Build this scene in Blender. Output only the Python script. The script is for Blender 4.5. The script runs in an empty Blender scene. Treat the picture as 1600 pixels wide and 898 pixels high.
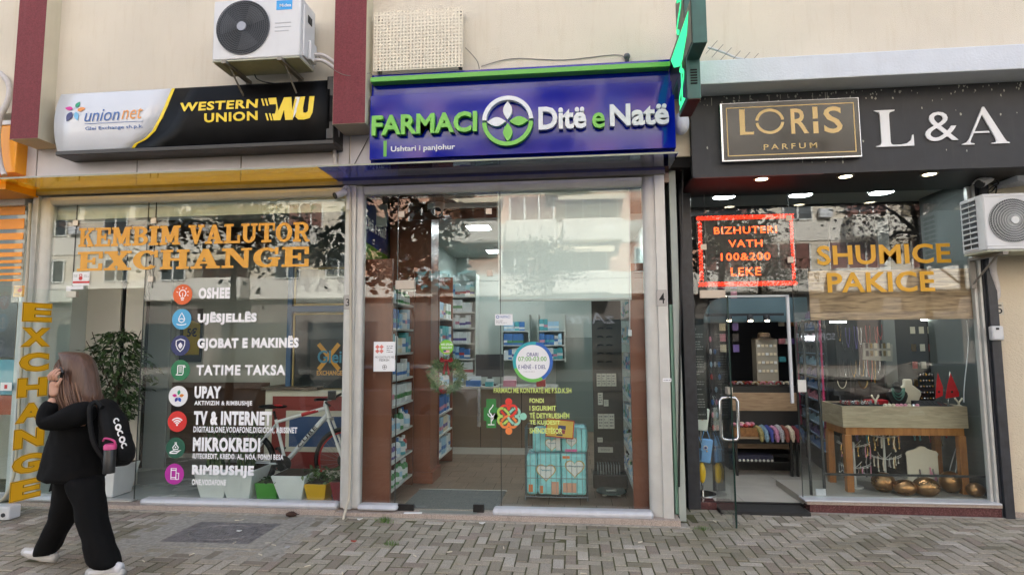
import bpy, bmesh, math, random
from mathutils import Vector, Matrix, noise
random.seed(7)
SC = bpy.context.scene
COL = SC.collection
PI = math.pi
R = math.radians

# ------------------------------------------------------------------ camera
F_PX, PITCH, YAW, ROLL = 921.437, .0911191, -.1029698, -.00632898
CAM = Vector((0, -5.4, 1.65))
_cp, _sp, _c, _s = math.cos(PITCH), math.sin(PITCH), math.cos(YAW), math.sin(YAW)
C_F = Vector((_s * _cp, _c * _cp, _sp))
_rt = Vector((_c, -_s, 0)); _up = _rt.cross(C_F)
C_R = math.cos(ROLL) * _rt + math.sin(ROLL) * _up
C_U = -math.sin(ROLL) * _rt + math.cos(ROLL) * _up
cam_d = bpy.data.cameras.new('street_camera')
cam_d.sensor_fit = 'HORIZONTAL'; cam_d.sensor_width = 36; cam_d.lens = F_PX / 1600 * 36
cam_d.clip_start = .05; cam_d.clip_end = 2000
cam = bpy.data.objects.new('street_camera', cam_d); COL.objects.link(cam)
cam.matrix_world = Matrix(((C_R.x, C_U.x, -C_F.x, CAM.x), (C_R.y, C_U.y, -C_F.y, CAM.y), (C_R.z, C_U.z, -C_F.z, CAM.z), (0, 0, 0, 1)))
SC.camera = cam

# ------------------------------------------------------------------ sky, sun, exposure
SUN_EL, SUN_AZ = 35, 12          # the sun stands behind the shops; their front and the pavement lie in open shade
EXPOSURE = 2.22
w = bpy.data.worlds.new('World'); SC.world = w; w.use_nodes = True
nt = w.node_tree; nt.nodes.clear()
sky = nt.nodes.new('ShaderNodeTexSky'); sky.sky_type = 'NISHITA'; sky.sun_disc = False
sky.sun_elevation = R(SUN_EL); sky.sun_rotation = R(SUN_AZ); sky.air_density = 1.0; sky.dust_density = 3.0; sky.ozone_density = .6
hsv = nt.nodes.new('ShaderNodeHueSaturation'); hsv.inputs['Saturation'].default_value = .55
bg = nt.nodes.new('ShaderNodeBackground'); bg.inputs[1].default_value = .13
out = nt.nodes.new('ShaderNodeOutputWorld')
nt.links.new(sky.outputs[0], hsv.inputs['Color']); nt.links.new(hsv.outputs[0], bg.inputs[0]); nt.links.new(bg.outputs[0], out.inputs[0])
sun_d = bpy.data.lights.new('sun', 'SUN'); sun_d.energy = 4.8; sun_d.angle = R(1.0); sun_d.color = (1, .97, .93)
sun = bpy.data.objects.new('sun', sun_d); COL.objects.link(sun)
_to = Vector((math.sin(R(SUN_AZ)) * math.cos(R(SUN_EL)), math.cos(R(SUN_AZ)) * math.cos(R(SUN_EL)), math.sin(R(SUN_EL))))
sun.rotation_euler = (-_to).to_track_quat('-Z', 'Y').to_euler(); sun.location = (0, 20, 40)
SC.view_settings.view_transform = 'Standard'; SC.view_settings.look = 'None'
SC.view_settings.exposure = EXPOSURE; SC.view_settings.gamma = 1; SC.view_settings.use_curve_mapping = False
SC.cycles.use_denoising = True
SC.cycles.max_bounces = 8; SC.cycles.diffuse_bounces = 4; SC.cycles.glossy_bounces = 4
SC.cycles.transmission_bounces = 4; SC.cycles.transparent_max_bounces = 20
SC.cycles.sample_clamp_indirect = 6
SC.cycles.caustics_reflective = False; SC.cycles.caustics_refractive = False

# ------------------------------------------------------------------ measuring helpers
def ray(u, v): return C_F + (u - 800) / F_PX * C_R - (v - 449) / F_PX * C_U
def P(u, v, Y=0.):                       # the point of the upright plane y = Y that the photo shows at (u, v)
    d = ray(u, v); t = (Y - CAM.y) / d.y; return CAM + t * d
def G(u, v, Z=.085):                     # the same for a level plane z = Z
    d = ray(u, v); t = (Z - CAM.z) / d.z; return CAM + t * d
def gz(x): return .083 - .006 * x        # the pavement rises slightly to the left

# ------------------------------------------------------------------ materials
def lin(c):
    c = c / 255; return c / 12.92 if c <= .04045 else ((c + .055) / 1.055) ** 2.4
def rgb(r, g, b): return (lin(r), lin(g), lin(b), 1)
MATS = {}
def pm(name, col, rough=.5, metal=0, nscale=0, namt=0, bump=0, bscale=200, emit=0, spec=.5, coat=0, stretch=None, dirt=0, dcol=(60, 52, 44), sss=0, alpha=1):
    if name in MATS: return MATS[name]
    m = bpy.data.materials.new(name); m.use_nodes = True
    t = m.node_tree; b = t.nodes['Principled BSDF']; L = t.links.new
    c = rgb(*col); b.inputs['Base Color'].default_value = c
    b.inputs['Roughness'].default_value = rough; b.inputs['Metallic'].default_value = metal
    b.inputs['Specular IOR Level'].default_value = spec
    if coat: b.inputs['Coat Weight'].default_value = coat; b.inputs['Coat Roughness'].default_value = .05
    if alpha < 1: b.inputs['Alpha'].default_value = alpha
    if sss: b.inputs['Subsurface Weight'].default_value = sss; b.inputs['Subsurface Radius'].default_value = (.01, .004, .002)
    tc = t.nodes.new('ShaderNodeTexCoord'); src = tc.outputs['Object']
    if stretch:
        mp = t.nodes.new('ShaderNodeMapping'); mp.inputs['Scale'].default_value = stretch; L(src, mp.inputs[0]); src2 = mp.outputs[0]
    else: src2 = src
    last = None
    if nscale:
        n = t.nodes.new('ShaderNodeTexNoise'); n.inputs['Scale'].default_value = nscale; n.inputs['Detail'].default_value = 6; L(src2, n.inputs['Vector'])
        mr = t.nodes.new('ShaderNodeMapRange'); mr.inputs[1].default_value = .3; mr.inputs[2].default_value = .7
        L(n.outputs['Fac'], mr.inputs[0])
        mx = t.nodes.new('ShaderNodeMix'); mx.data_type = 'RGBA'
        mx.inputs[6].default_value = tuple(x * (1 - namt) for x in c[:3]) + (1,); mx.inputs[7].default_value = tuple(min(1, x * (1 + namt)) for x in c[:3]) + (1,)
        L(mr.outputs[0], mx.inputs[0]); last = mx.outputs[2]
        mr2 = t.nodes.new('ShaderNodeMapRange'); mr2.inputs[3].default_value = max(0, rough - .12); mr2.inputs[4].default_value = min(1, rough + .12)
        L(n.outputs['Fac'], mr2.inputs[0]); L(mr2.outputs[0], b.inputs['Roughness'])
    if dirt:
        n = t.nodes.new('ShaderNodeTexNoise'); n.inputs['Scale'].default_value = 5; n.inputs['Detail'].default_value = 10; n.inputs['Roughness'].default_value = .7
        mp = t.nodes.new('ShaderNodeMapping'); mp.inputs['Scale'].default_value = (4, 4, .42); L(src, mp.inputs[0]); L(mp.outputs[0], n.inputs['Vector'])
        mr = t.nodes.new('ShaderNodeMapRange'); mr.inputs[1].default_value = .52; mr.inputs[2].default_value = .85; mr.inputs[4].default_value = dirt
        L(n.outputs['Fac'], mr.inputs[0])
        mx = t.nodes.new('ShaderNodeMix'); mx.data_type = 'RGBA'; mx.inputs[7].default_value = rgb(*dcol); mx.inputs[6].default_value = c
        if last: L(last, mx.inputs[6])
        L(mr.outputs[0], mx.inputs[0]); last = mx.outputs[2]
    if last: L(last, b.inputs['Base Color'])
    if bump:
        n = t.nodes.new('ShaderNodeTexNoise'); n.inputs['Scale'].default_value = bscale; n.inputs['Detail'].default_value = 4; L(src2, n.inputs['Vector'])
        bp = t.nodes.new('ShaderNodeBump'); bp.inputs['Strength'].default_value = bump; bp.inputs['Distance'].default_value = .01
        L(n.outputs['Fac'], bp.inputs['Height']); L(bp.outputs[0], b.inputs['Normal'])
    if emit: b.inputs['Emission Color'].default_value = c; b.inputs['Emission Strength'].default_value = emit
    MATS[name] = m; return m
def glass(name, tint=(.93, .97, .95), base=.05, rough=0.0, gtint=(1, 1, 1)):
    m = bpy.data.materials.new(name); m.use_nodes = True; t = m.node_tree; t.nodes.clear(); L = t.links.new
    tr = t.nodes.new('ShaderNodeBsdfTransparent'); tr.inputs[0].default_value = (*tint, 1)
    gl = t.nodes.new('ShaderNodeBsdfGlossy'); gl.inputs['Roughness'].default_value = rough; gl.inputs['Color'].default_value = (*gtint, 1)
    lw = t.nodes.new('ShaderNodeLayerWeight'); lw.inputs[0].default_value = .5
    pw = t.nodes.new('ShaderNodeMath'); pw.operation = 'POWER'; pw.inputs[1].default_value = 5; L(lw.outputs['Facing'], pw.inputs[0])
    ma = t.nodes.new('ShaderNodeMath'); ma.operation = 'MULTIPLY_ADD'; ma.inputs[1].default_value = 1 - base; ma.inputs[2].default_value = base; L(pw.outputs[0], ma.inputs[0])
    mx = t.nodes.new('ShaderNodeMixShader'); L(ma.outputs[0], mx.inputs[0]); L(tr.outputs[0], mx.inputs[1]); L(gl.outputs[0], mx.inputs[2])
    o = t.nodes.new('ShaderNodeOutputMaterial'); L(mx.outputs[0], o.inputs[0]); MATS[name] = m; return m
def woodm(name, c1, c2, rough=.4, scale=(1, 1, 12), axis='X', bump=.05, coat=0):
    if name in MATS: return MATS[name]
    m = bpy.data.materials.new(name); m.use_nodes = True; t = m.node_tree; b = t.nodes['Principled BSDF']; L = t.links.new
    tc = t.nodes.new('ShaderNodeTexCoord'); mp = t.nodes.new('ShaderNodeMapping'); mp.inputs['Scale'].default_value = scale
    L(tc.outputs['Object'], mp.inputs[0])
    n = t.nodes.new('ShaderNodeTexNoise'); n.inputs['Scale'].default_value = 3; n.inputs['Detail'].default_value = 8; n.inputs['Distortion'].default_value = .6; L(mp.outputs[0], n.inputs['Vector'])
    cr = t.nodes.new('ShaderNodeValToRGB'); cr.color_ramp.elements[0].color = rgb(*c1); cr.color_ramp.elements[1].color = rgb(*c2)
    cr.color_ramp.elements[0].position = .3; cr.color_ramp.elements[1].position = .7
    L(n.outputs['Fac'], cr.inputs[0]); L(cr.outputs[0], b.inputs['Base Color']); b.inputs['Roughness'].default_value = rough
    bp = t.nodes.new('ShaderNodeBump'); bp.inputs['Strength'].default_value = bump; bp.inputs['Distance'].default_value = .01; L(n.outputs['Fac'], bp.inputs['Height']); L(bp.outputs[0], b.inputs['Normal'])
    if coat: b.inputs['Coat Weight'].default_value = coat
    MATS[name] = m; return m
def islandm(name, cols, rough=.5, nscale=30, namt=.2, bump=.2, bscale=150, dirt=None):
    """one material whose colour varies from loose piece to loose piece of the mesh (paving blocks, leaves)"""
    if name in MATS: return MATS[name]
    m = bpy.data.materials.new(name); m.use_nodes = True; t = m.node_tree; b = t.nodes['Principled BSDF']; L = t.links.new
    g = t.nodes.new('ShaderNodeNewGeometry'); cr = t.nodes.new('ShaderNodeValToRGB'); el = cr.color_ramp.elements
    while len(el) < len(cols): el.new(.5)
    for i, c in enumerate(cols): el[i].position = i / max(1, len(cols) - 1); el[i].color = rgb(*c)
    L(g.outputs['Random Per Island'], cr.inputs[0])
    tc = t.nodes.new('ShaderNodeTexCoord'); n = t.nodes.new('ShaderNodeTexNoise'); n.inputs['Scale'].default_value = nscale; n.inputs['Detail'].default_value = 8; L(tc.outputs['Object'], n.inputs['Vector'])
    mr = t.nodes.new('ShaderNodeMapRange'); mr.inputs[1].default_value = .3; mr.inputs[2].default_value = .7; mr.inputs[3].default_value = 1 - namt; mr.inputs[4].default_value = 1 + namt; L(n.outputs['Fac'], mr.inputs[0])
    vm = t.nodes.new('ShaderNodeVectorMath'); vm.operation = 'SCALE'; L(cr.outputs[0], vm.inputs[0]); L(mr.outputs[0], vm.inputs['Scale']); last = vm.outputs[0]
    if dirt:
        n2 = t.nodes.new('ShaderNodeTexNoise'); n2.inputs['Scale'].default_value = dirt[0]; n2.inputs['Detail'].default_value = 9; n2.inputs['Roughness'].default_value = .65; L(tc.outputs['Object'], n2.inputs['Vector'])
        m2 = t.nodes.new('ShaderNodeMapRange'); m2.inputs[1].default_value = .48; m2.inputs[2].default_value = .72; m2.inputs[4].default_value = dirt[1]; L(n2.outputs['Fac'], m2.inputs[0])
        mx = t.nodes.new('ShaderNodeMix'); mx.data_type = 'RGBA'; mx.inputs[7].default_value = rgb(*dirt[2]); L(last, mx.inputs[6]); L(m2.outputs[0], mx.inputs[0]); last = mx.outputs[2]
    L(last, b.inputs['Base Color']); b.inputs['Roughness'].default_value = rough
    if bump:
        n3 = t.nodes.new('ShaderNodeTexNoise'); n3.inputs['Scale'].default_value = bscale; n3.inputs['Detail'].default_value = 5; L(tc.outputs['Object'], n3.inputs['Vector'])
        bp = t.nodes.new('ShaderNodeBump'); bp.inputs['Strength'].default_value = bump; bp.inputs['Distance'].default_value = .004; L(n3.outputs['Fac'], bp.inputs['Height']); L(bp.outputs[0], b.inputs['Normal'])
    MATS[name] = m; return m
def glow(name, col, strength):
    if name in MATS: return MATS[name]
    m = bpy.data.materials.new(name); m.use_nodes = True; t = m.node_tree; t.nodes.clear()
    e = t.nodes.new('ShaderNodeEmission'); e.inputs[0].default_value = rgb(*col); e.inputs[1].default_value = strength
    o = t.nodes.new('ShaderNodeOutputMaterial'); t.links.new(e.outputs[0], o.inputs[0]); MATS[name] = m; return m

# ------------------------------------------------------------------ objects
def _wm(o):
    m = o.matrix_basis.copy()
    if o.parent: m = _wm(o.parent) @ o.matrix_parent_inverse @ m
    return m
def adopt(o, parent):
    if parent is not None:
        o.parent = parent; o.matrix_parent_inverse = _wm(parent).inverted()
    return o
def tag(o, label=None, cat=None, group=None, kind=None):
    for k, v in (('label', label), ('category', cat), ('group', group), ('kind', kind)):
        if v: o[k] = v
    return o
def thing(name, label, cat, loc=(0, 0, 0), group=None):
    o = bpy.data.objects.new(name, None); COL.objects.link(o); o.location = loc; o.empty_display_size = .1
    return tag(o, label, cat, group)
class MB:
    def __init__(s): s.v = []; s.f = []; s.m = []; s.mi = 0; s.T = None
    def _v(s, p):
        p = Vector(p)
        if s.T: p = s.T @ p
        s.v.append(p); return len(s.v) - 1
    def face(s, ids): s.f.append(tuple(ids)); s.m.append(s.mi)
    def poly(s, pts): s.face([s._v(p) for p in pts]); return s
    def box(s, x0, x1, y0, y1, z0, z1):
        i = [s._v((x, y, z)) for z in (z0, z1) for x, y in ((x0, y0), (x1, y0), (x1, y1), (x0, y1))]
        for q in ((3, 2, 1, 0), (4, 5, 6, 7), (0, 1, 5, 4), (1, 2, 6, 5), (2, 3, 7, 6), (3, 0, 4, 7)): s.face([i[k] for k in q])
        return s
    def obox(s, c, size, rz=0, rx=0, ry=0):
        M = Matrix.Translation(c) @ Matrix.Rotation(rz, 4, 'Z') @ Matrix.Rotation(ry, 4, 'Y') @ Matrix.Rotation(rx, 4, 'X')
        old = s.T; s.T = (old @ M) if old else M
        a, b, d = size; s.box(-a / 2, a / 2, -b / 2, b / 2, -d / 2, d / 2); s.T = old; return s
    def frustum(s, c0, s0, c1, s1):          # four-sided, from rectangle s0 at c0 up to rectangle s1 at c1
        i = []
        for c, q in ((c0, s0), (c1, s1)):
            for a, b in ((-1, -1), (1, -1), (1, 1), (-1, 1)): i.append(s._v((c[0] + a * q[0] / 2, c[1] + b * q[1] / 2, c[2])))
        for q in ((3, 2, 1, 0), (4, 5, 6, 7), (0, 1, 5, 4), (1, 2, 6, 5), (2, 3, 7, 6), (3, 0, 4, 7)): s.face([i[k] for k in q])
        return s
    def tube(s, pts, r, n=8, caps=True):
        pts = [Vector(p) for p in pts]; rs = r if isinstance(r, (list, tuple)) else [r] * len(pts)
        rings = []; prev = None
        for k, p in enumerate(pts):
            t = (pts[min(k + 1, len(pts) - 1)] - pts[max(k - 1, 0)])
            if t.length < 1e-9: t = Vector((0, 0, 1))
            t.normalize()
            a = prev - t * prev.dot(t) if prev else None
            if a is None or a.length < 1e-4: a = t.cross(Vector((0, 0, 1)) if abs(t.z) < .9 else Vector((1, 0, 0)))
            a.normalize(); prev = a; b = t.cross(a)
            rings.append([s._v(p + (a * math.cos(2 * PI * j / n) + b * math.sin(2 * PI * j / n)) * rs[k]) for j in range(n)])
        for q in range(len(rings) - 1):
            for j in range(n): s.face((rings[q][j], rings[q][(j + 1) % n], rings[q + 1][(j + 1) % n], rings[q + 1][j]))
        if caps: s.face(rings[0][::-1]); s.face(rings[-1])
        return s
    def cyl(s, p0, p1, r0, r1=None, n=16): return s.tube([p0, p1], [r0, r0 if r1 is None else r1], n)
    def lathe(s, prof, c, n=20, axis='Z', caps=True):   # prof: (radius, height)
        rings = []
        for r_, h in prof:
            ring = []
            for j in range(n):
                a = 2 * PI * j / n; x, y = r_ * math.cos(a), r_ * math.sin(a)
                q = {'Z': (x, y, h), 'Y': (x, h, y), 'X': (h, x, y)}[axis]
                ring.append(s._v((c[0] + q[0], c[1] + q[1], c[2] + q[2])))
            rings.append(ring)
        for k in range(len(rings) - 1):
            for j in range(n): s.face((rings[k][j], rings[k][(j + 1) % n], rings[k + 1][(j + 1) % n], rings[k + 1][j]))
        if caps: s.face(rings[0][::-1]); s.face(rings[-1])
        return s
    def ball(s, c, r, n=14, m=9, rz=None):
        r = (r, r, r) if not isinstance(r, (tuple, list)) else r
        return s.lathe2(c, r, n, m)
    def lathe2(s, c, r, n, m):
        rings = []
        for k in range(m + 1):
            ph = PI * k / m; ring = []
            if k in (0, m): ring = [s._v((c[0], c[1], c[2] - r[2] * math.cos(ph)))] * n
            else:
                for j in range(n): a = 2 * PI * j / n; ring.append(s._v((c[0] + r[0] * math.sin(ph) * math.cos(a), c[1] + r[1] * math.sin(ph) * math.sin(a), c[2] - r[2] * math.cos(ph))))
            rings.append(ring)
        for k in range(m):
            for j in range(n):
                q = [rings[k][j], rings[k][(j + 1) % n], rings[k + 1][(j + 1) % n], rings[k + 1][j]]
                q2 = [x for i, x in enumerate(q) if x not in q[:i]]
                if len(q2) > 2: s.face(q2)
        return s
    def prism(s, pts, y0, y1, fn=None):      # pts: (x, z) outline, extruded from y0 to y1; fn(x, z, y) -> point
        fn = fn or (lambda x, z, y: (x, y, z)); n = len(pts)
        a = [s._v(fn(x, z, y0)) for x, z in pts]; b = [s._v(fn(x, z, y1)) for x, z in pts]
        s.face(a); s.face(b[::-1])
        for k in range(n): s.face((a[k], b[k], b[(k + 1) % n], a[(k + 1) % n]))
        return s
    def stroke(s, pts, wd, y, fn=None, th=.002, closed=False):     # flat band along (x, z) points
        if closed: pts = list(pts) + [pts[0], pts[1]]
        L_, R_ = [], []
        for k, p in enumerate(pts):
            a = pts[max(0, k - 1)]; b = pts[min(len(pts) - 1, k + 1)]
            if closed and k in (0, len(pts) - 2): a = pts[-3]; b = pts[1]
            if closed and k == len(pts) - 1: break
            dx, dz = b[0] - a[0], b[1] - a[1]; l = math.hypot(dx, dz) or 1
            L_.append((p[0] - dz / l * wd / 2, p[1] + dx / l * wd / 2)); R_.append((p[0] + dz / l * wd / 2, p[1] - dx / l * wd / 2))
        for k in range(len(L_) - 1): s.prism([L_[k], L_[k + 1], R_[k + 1], R_[k]], y - th, y, fn)
        return s
    def build(s, name, mat, parent=None, smooth=False, bevel=0, fix=True, ang=40):
        me = bpy.data.meshes.new(name); me.from_pydata([tuple(p) for p in s.v], [], s.f)
        for m in (mat if isinstance(mat, (list, tuple)) else [mat]): me.materials.append(m)
        me.polygons.foreach_set('material_index', s.m)
        if fix:
            b = bmesh.new(); b.from_mesh(me); bmesh.ops.recalc_face_normals(b, faces=b.faces); b.to_mesh(me); b.free()
        if smooth:
            me.polygons.foreach_set('use_smooth', [True] * len(me.polygons))
            if ang < 180: me.set_sharp_from_angle(angle=R(ang))
        me.update(); o = bpy.data.objects.new(name, me); COL.objects.link(o); adopt(o, parent)
        if bevel:
            md = o.modifiers.new('bevel', 'BEVEL'); md.width = bevel; md.segments = 2; md.limit_method = 'ANGLE'; md.angle_limit = R(50); md.use_clamp_overlap = True
        return o
def box(name, mat, parent, x0, x1, y0, y1, z0, z1, bevel=0): return MB().box(min(x0, x1), max(x0, x1), min(y0, y1), max(y0, y1), min(z0, z1), max(z0, z1)).build(name, mat, parent, bevel=bevel)
def dup(root, d, label=None, rz=None, group=None):
    r = root.copy(); COL.objects.link(r); r.location = root.location + Vector(d)
    if rz is not None: r.rotation_euler = (0, 0, rz)
    if label: r['label'] = label
    if group: r['group'] = group
    for ch in list(root.children):
        c = ch.copy(); COL.objects.link(c); c.parent = r; c.matrix_parent_inverse = ch.matrix_parent_inverse.copy()
        for g in list(ch.children):
            e = g.copy(); COL.objects.link(e); e.parent = c; e.matrix_parent_inverse = g.matrix_parent_inverse.copy()
    return r
def text(s, name, mat, parent, bl, tr, fn=None, ext=.002, off=0., sp=1., shear=0, slant=0, label=None, res=3):
    """lettering whose ink exactly fills the box bl..tr of a plane; fn(a, b, d) maps it to the world (d grows out of the plane)"""
    cu = bpy.data.curves.new(name, 'FONT'); cu.body = s; cu.size = 1; cu.offset = off; cu.space_character = sp; cu.shear = shear
    cu.extrude = .01; cu.resolution_u = res; cu.fill_mode = 'BOTH'; cu.space_line = 1.0
    o = bpy.data.objects.new(name, cu); COL.objects.link(o)
    dg = bpy.context.evaluated_depsgraph_get(); dg.update()
    me = bpy.data.meshes.new_from_object(o.evaluated_get(dg)); bpy.data.objects.remove(o); bpy.data.curves.remove(cu)
    xs = [v.co.x for v in me.vertices]; ys = [v.co.y for v in me.vertices]
    x0, x1, y0, y1 = min(xs), max(xs), min(ys), max(ys); W, H = tr[0] - bl[0], tr[1] - bl[1]
    for v in me.vertices:
        a = (v.co.x - x0) / (x1 - x0); b = (v.co.y - y0) / (y1 - y0)
        q = fn(bl[0] + a * W, bl[1] + b * H + slant * a, ext if v.co.z > 0 else 0.)
        v.co = q
    me.materials.clear(); me.materials.append(mat)
    b = bmesh.new(); b.from_mesh(me); bmesh.ops.remove_doubles(b, verts=b.verts, dist=1e-6); bmesh.ops.recalc_face_normals(b, faces=b.faces); b.to_mesh(me); b.free()
    o = bpy.data.objects.new(name, me); COL.objects.link(o); adopt(o, parent)
    if label: o['label'] = label
    return o
def wall_fn(Y): return lambda a, b, d: (a, Y - d, b)
def ptext(s, name, mat, parent, bl, tr, Y, **k):
    """the same on an upright plane y = Y, its box read off the photo: bottom left and top right of the ink"""
    a = P(*bl, Y); b = P(*tr, Y); return text(s, name, mat, parent, (a.x, a.z), (b.x, b.z), wall_fn(Y), **k)
def disc(cx, cz, r, n=32, a0=0, a1=2 * PI): return [(cx + r * math.cos(a0 + (a1 - a0) * k / n), cz + r * math.sin(a0 + (a1 - a0) * k / n)) for k in range(n + (0 if abs(a1 - a0 - 2 * PI) < 1e-6 else 1))]
def arc(cx, cz, r, d0, d1, n=16, rz=None): return [(cx + r * math.cos(R(d0 + (d1 - d0) * k / n)), cz + (rz or r) * math.sin(R(d0 + (d1 - d0) * k / n))) for k in range(n + 1)]
def petal(cx, cz, ln, wd, ang, r0=0., n=10, tail=1.):
    """a leaf shape starting r0 from (cx, cz) and pointing to ang degrees"""
    o = []
    for k in range(n + 1): t = k / n; o.append((r0 + ln * t, wd / 2 * math.sin(PI * t ** tail)))
    for k in range(n - 1, 0, -1): t = k / n; o.append((r0 + ln * t, -wd / 2 * math.sin(PI * t ** tail)))
    c, s = math.cos(R(ang)), math.sin(R(ang)); return [(cx + x * c - y * s, cz + x * s + y * c) for x, y in o]
WHITE = pm('white_vinyl', (228, 229, 232), .5)
# ================================================================== GROUND AND STREET
M_block = islandm('paving_concrete', [(140, 131, 115), (164, 155, 142), (120, 113, 100), (176, 168, 158), (150, 142, 127), (158, 150, 137), (124, 116, 103), (146, 132, 122)], .88, 190, .42, .6, 160, dirt=(1.3, .65, (108, 106, 78)))
M_joint = pm('mossy_sand', (78, 76, 50), .95, nscale=14, namt=.5, bump=.5, bscale=120)
M_conc = pm('rough_concrete', (156, 151, 142), .9, nscale=30, namt=.25, bump=.6, bscale=140, dirt=.5, dcol=(80, 80, 64))
M_step = pm('pink_terrazzo', (166, 152, 142), .7, nscale=130, namt=.45, bump=.2, dirt=.5)
M_asph = pm('asphalt', (62, 62, 63), .9, nscale=60, namt=.3, bump=.5)
def sheet(name, mat, x0, x1, y0, y1, z, slope=True):
    f = (lambda x: gz(x) + z) if slope else (lambda x: z)
    return tag(MB().poly([(x0, y0, f(x0)), (x1, y0, f(x1)), (x1, y1, f(x1)), (x0, y1, f(x0))]).build(name, mat, fix=False), kind='structure')
sheet('ground', M_asph, -400, 400, -400, 60, -.40, False)
sheet('pavement_bed', M_joint, -16, 14, -7, 7.0, -.0045)
MH = (-3.42, -2.36, -1.02, -.30)     # concrete collar of the manhole
_a = [G(330, 870), G(522, 870), G(540, 812), G(395, 806)]
b = MB(); S = .0875; cnt = 0; rnd = random.Random(3)
for i in range(-86, 82):
    for j in range(-48, 10):
        k = (i - j) % 4
        if k == 0: x0, y0, sx, sy = i, j, 2, 1
        elif k == 3: x0, y0, sx, sy = i, j, 1, 2
        else: continue
        x0 *= S; y0 = y0 * S - .0; x1 = x0 + sx * S; y1 = y0 + sy * S
        if y0 > (.7 if x0 > .9 else -.16) or x1 < -7.5 or x0 > 7: continue
        if x0 < MH[1] and x1 > MH[0] and y0 < MH[3] and y1 > MH[2]: continue
        g = .004 + rnd.random() * .002; h = rnd.gauss(0, .0016); tx, ty = rnd.gauss(0, .008), rnd.gauss(0, .008)
        cx, cy = (x0 + x1) / 2, (y0 + y1) / 2
        def q(x, y, z): return (x, y, gz(x) + z + h + tx * (x - cx) + ty * (y - cy))
        be = .005
        ids = [b._v(q(x, y, -.02)) for x, y in ((x0 + g, y0 + g), (x1 - g, y0 + g), (x1 - g, y1 - g), (x0 + g, y1 - g))]
        i2 = [b._v(q(x, y, -.004)) for x, y in ((x0 + g, y0 + g), (x1 - g, y0 + g), (x1 - g, y1 - g), (x0 + g, y1 - g))]
        i3 = [b._v(q(x, y, 0)) for x, y in ((x0 + g + be, y0 + g + be), (x1 - g - be, y0 + g + be), (x1 - g - be, y1 - g - be), (x0 + g + be, y1 - g - be))]
        for n in range(4):
            m = (n + 1) % 4; b.face((ids[n], ids[m], i2[m], i2[n])); b.face((i2[n], i2[m], i3[m], i3[n]))
        b.face(i3)
tag(b.build('pavement', M_block, fix=False), kind='structure')
# concrete strip along the shop steps, kerb, road, far pavement
def slab(name, mat, x0, x1, y0, y1, z0, z1, bevel=.004):
    b = MB().box(x0, x1, y0, y1, z0, z1); b.v = [Vector((p.x, p.y, p.z + gz(p.x))) for p in b.v]; return tag(b.build(name, mat, bevel=bevel), kind='structure')
slab('concrete_strip', M_conc, -8, .95, -.16, -.02, -.05, .006)
slab('concrete_strip', M_conc, 2.1, 4.6, .40, .62, -.05, .004)
slab('kerb', M_conc, -30, 30, -7.15, -7.0, -.45, .0)
sheet('far_pavement', M_conc, -40, 40, -29, -19, .02, False)
slab('kerb', M_conc, -40, 40, -19, -18.85, -.45, -.08)
# manhole
mh = thing('manhole_cover', 'square cast iron manhole cover set in a concrete collar in the paving', 'manhole cover', (-2.9, -.65, .1))
x0, x1, y0, y1 = MH; ix0, ix1, iy0, iy1 = x0 + .16, x1 - .16, y0 + .1, y1 - .1
b = MB()
for q in ((x0, x1, y0, iy0), (x0, x1, iy1, y1), (x0, ix0, iy0, iy1), (ix1, x1, iy0, iy1)): b.box(q[0], q[1], q[2], q[3], .03, gz(-2.9) + .006)
b.build('collar', M_conc, mh); bb = MB().box(x0 - .21, x1 + .21, y0 - .21, y1 + .21, .0, gz(-2.9) - .001); bb.v = [Vector((p.x, p.y, p.z + (gz(p.x) - gz(-2.9) if p.z > .02 else 0))) for p in bb.v]; bb.build('mortar_bed', M_conc, mh)
M_iron = pm('cast_iron', (124, 121, 122), .6, .1, nscale=25, namt=.35, bump=.3, dirt=.5, dcol=(110, 104, 90))
b = MB(); zt = gz(-2.9) + .004; b.box(ix0 + .004, ix1 - .004, iy0 + .004, iy1 - .004, .03, zt - .005)
n = 26
for i in range(n):
    for j in range(n):
        cx = ix0 + (i + .5) / n * (ix1 - ix0); cy = iy0 + (j + .5) / n * (iy1 - iy0); w2, h2 = (ix1 - ix0) / n * .36, (iy1 - iy0) / n * .36
        r = math.hypot((cx - (ix0 + ix1) / 2) / .30, (cy - (iy0 + iy1) / 2) / .20)
        if not (.88 < r < 1.0): b.box(cx - w2, cx + w2, cy - h2, cy + h2, zt - .005, zt + .001 if r > 1 else zt)
b.build('cover_plate', M_iron, mh)
b = MB(); c = ((ix0 + ix1) / 2, (iy0 + iy1) / 2)
for rr in (.9, .97):
    b.tube([(c[0] + .30 * rr * math.cos(a * PI / 24), c[1] + .20 * rr * math.sin(a * PI / 24), zt) for a in range(49)], .004, 6, False)
b.build('lid_rim', M_iron, mh)

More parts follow.
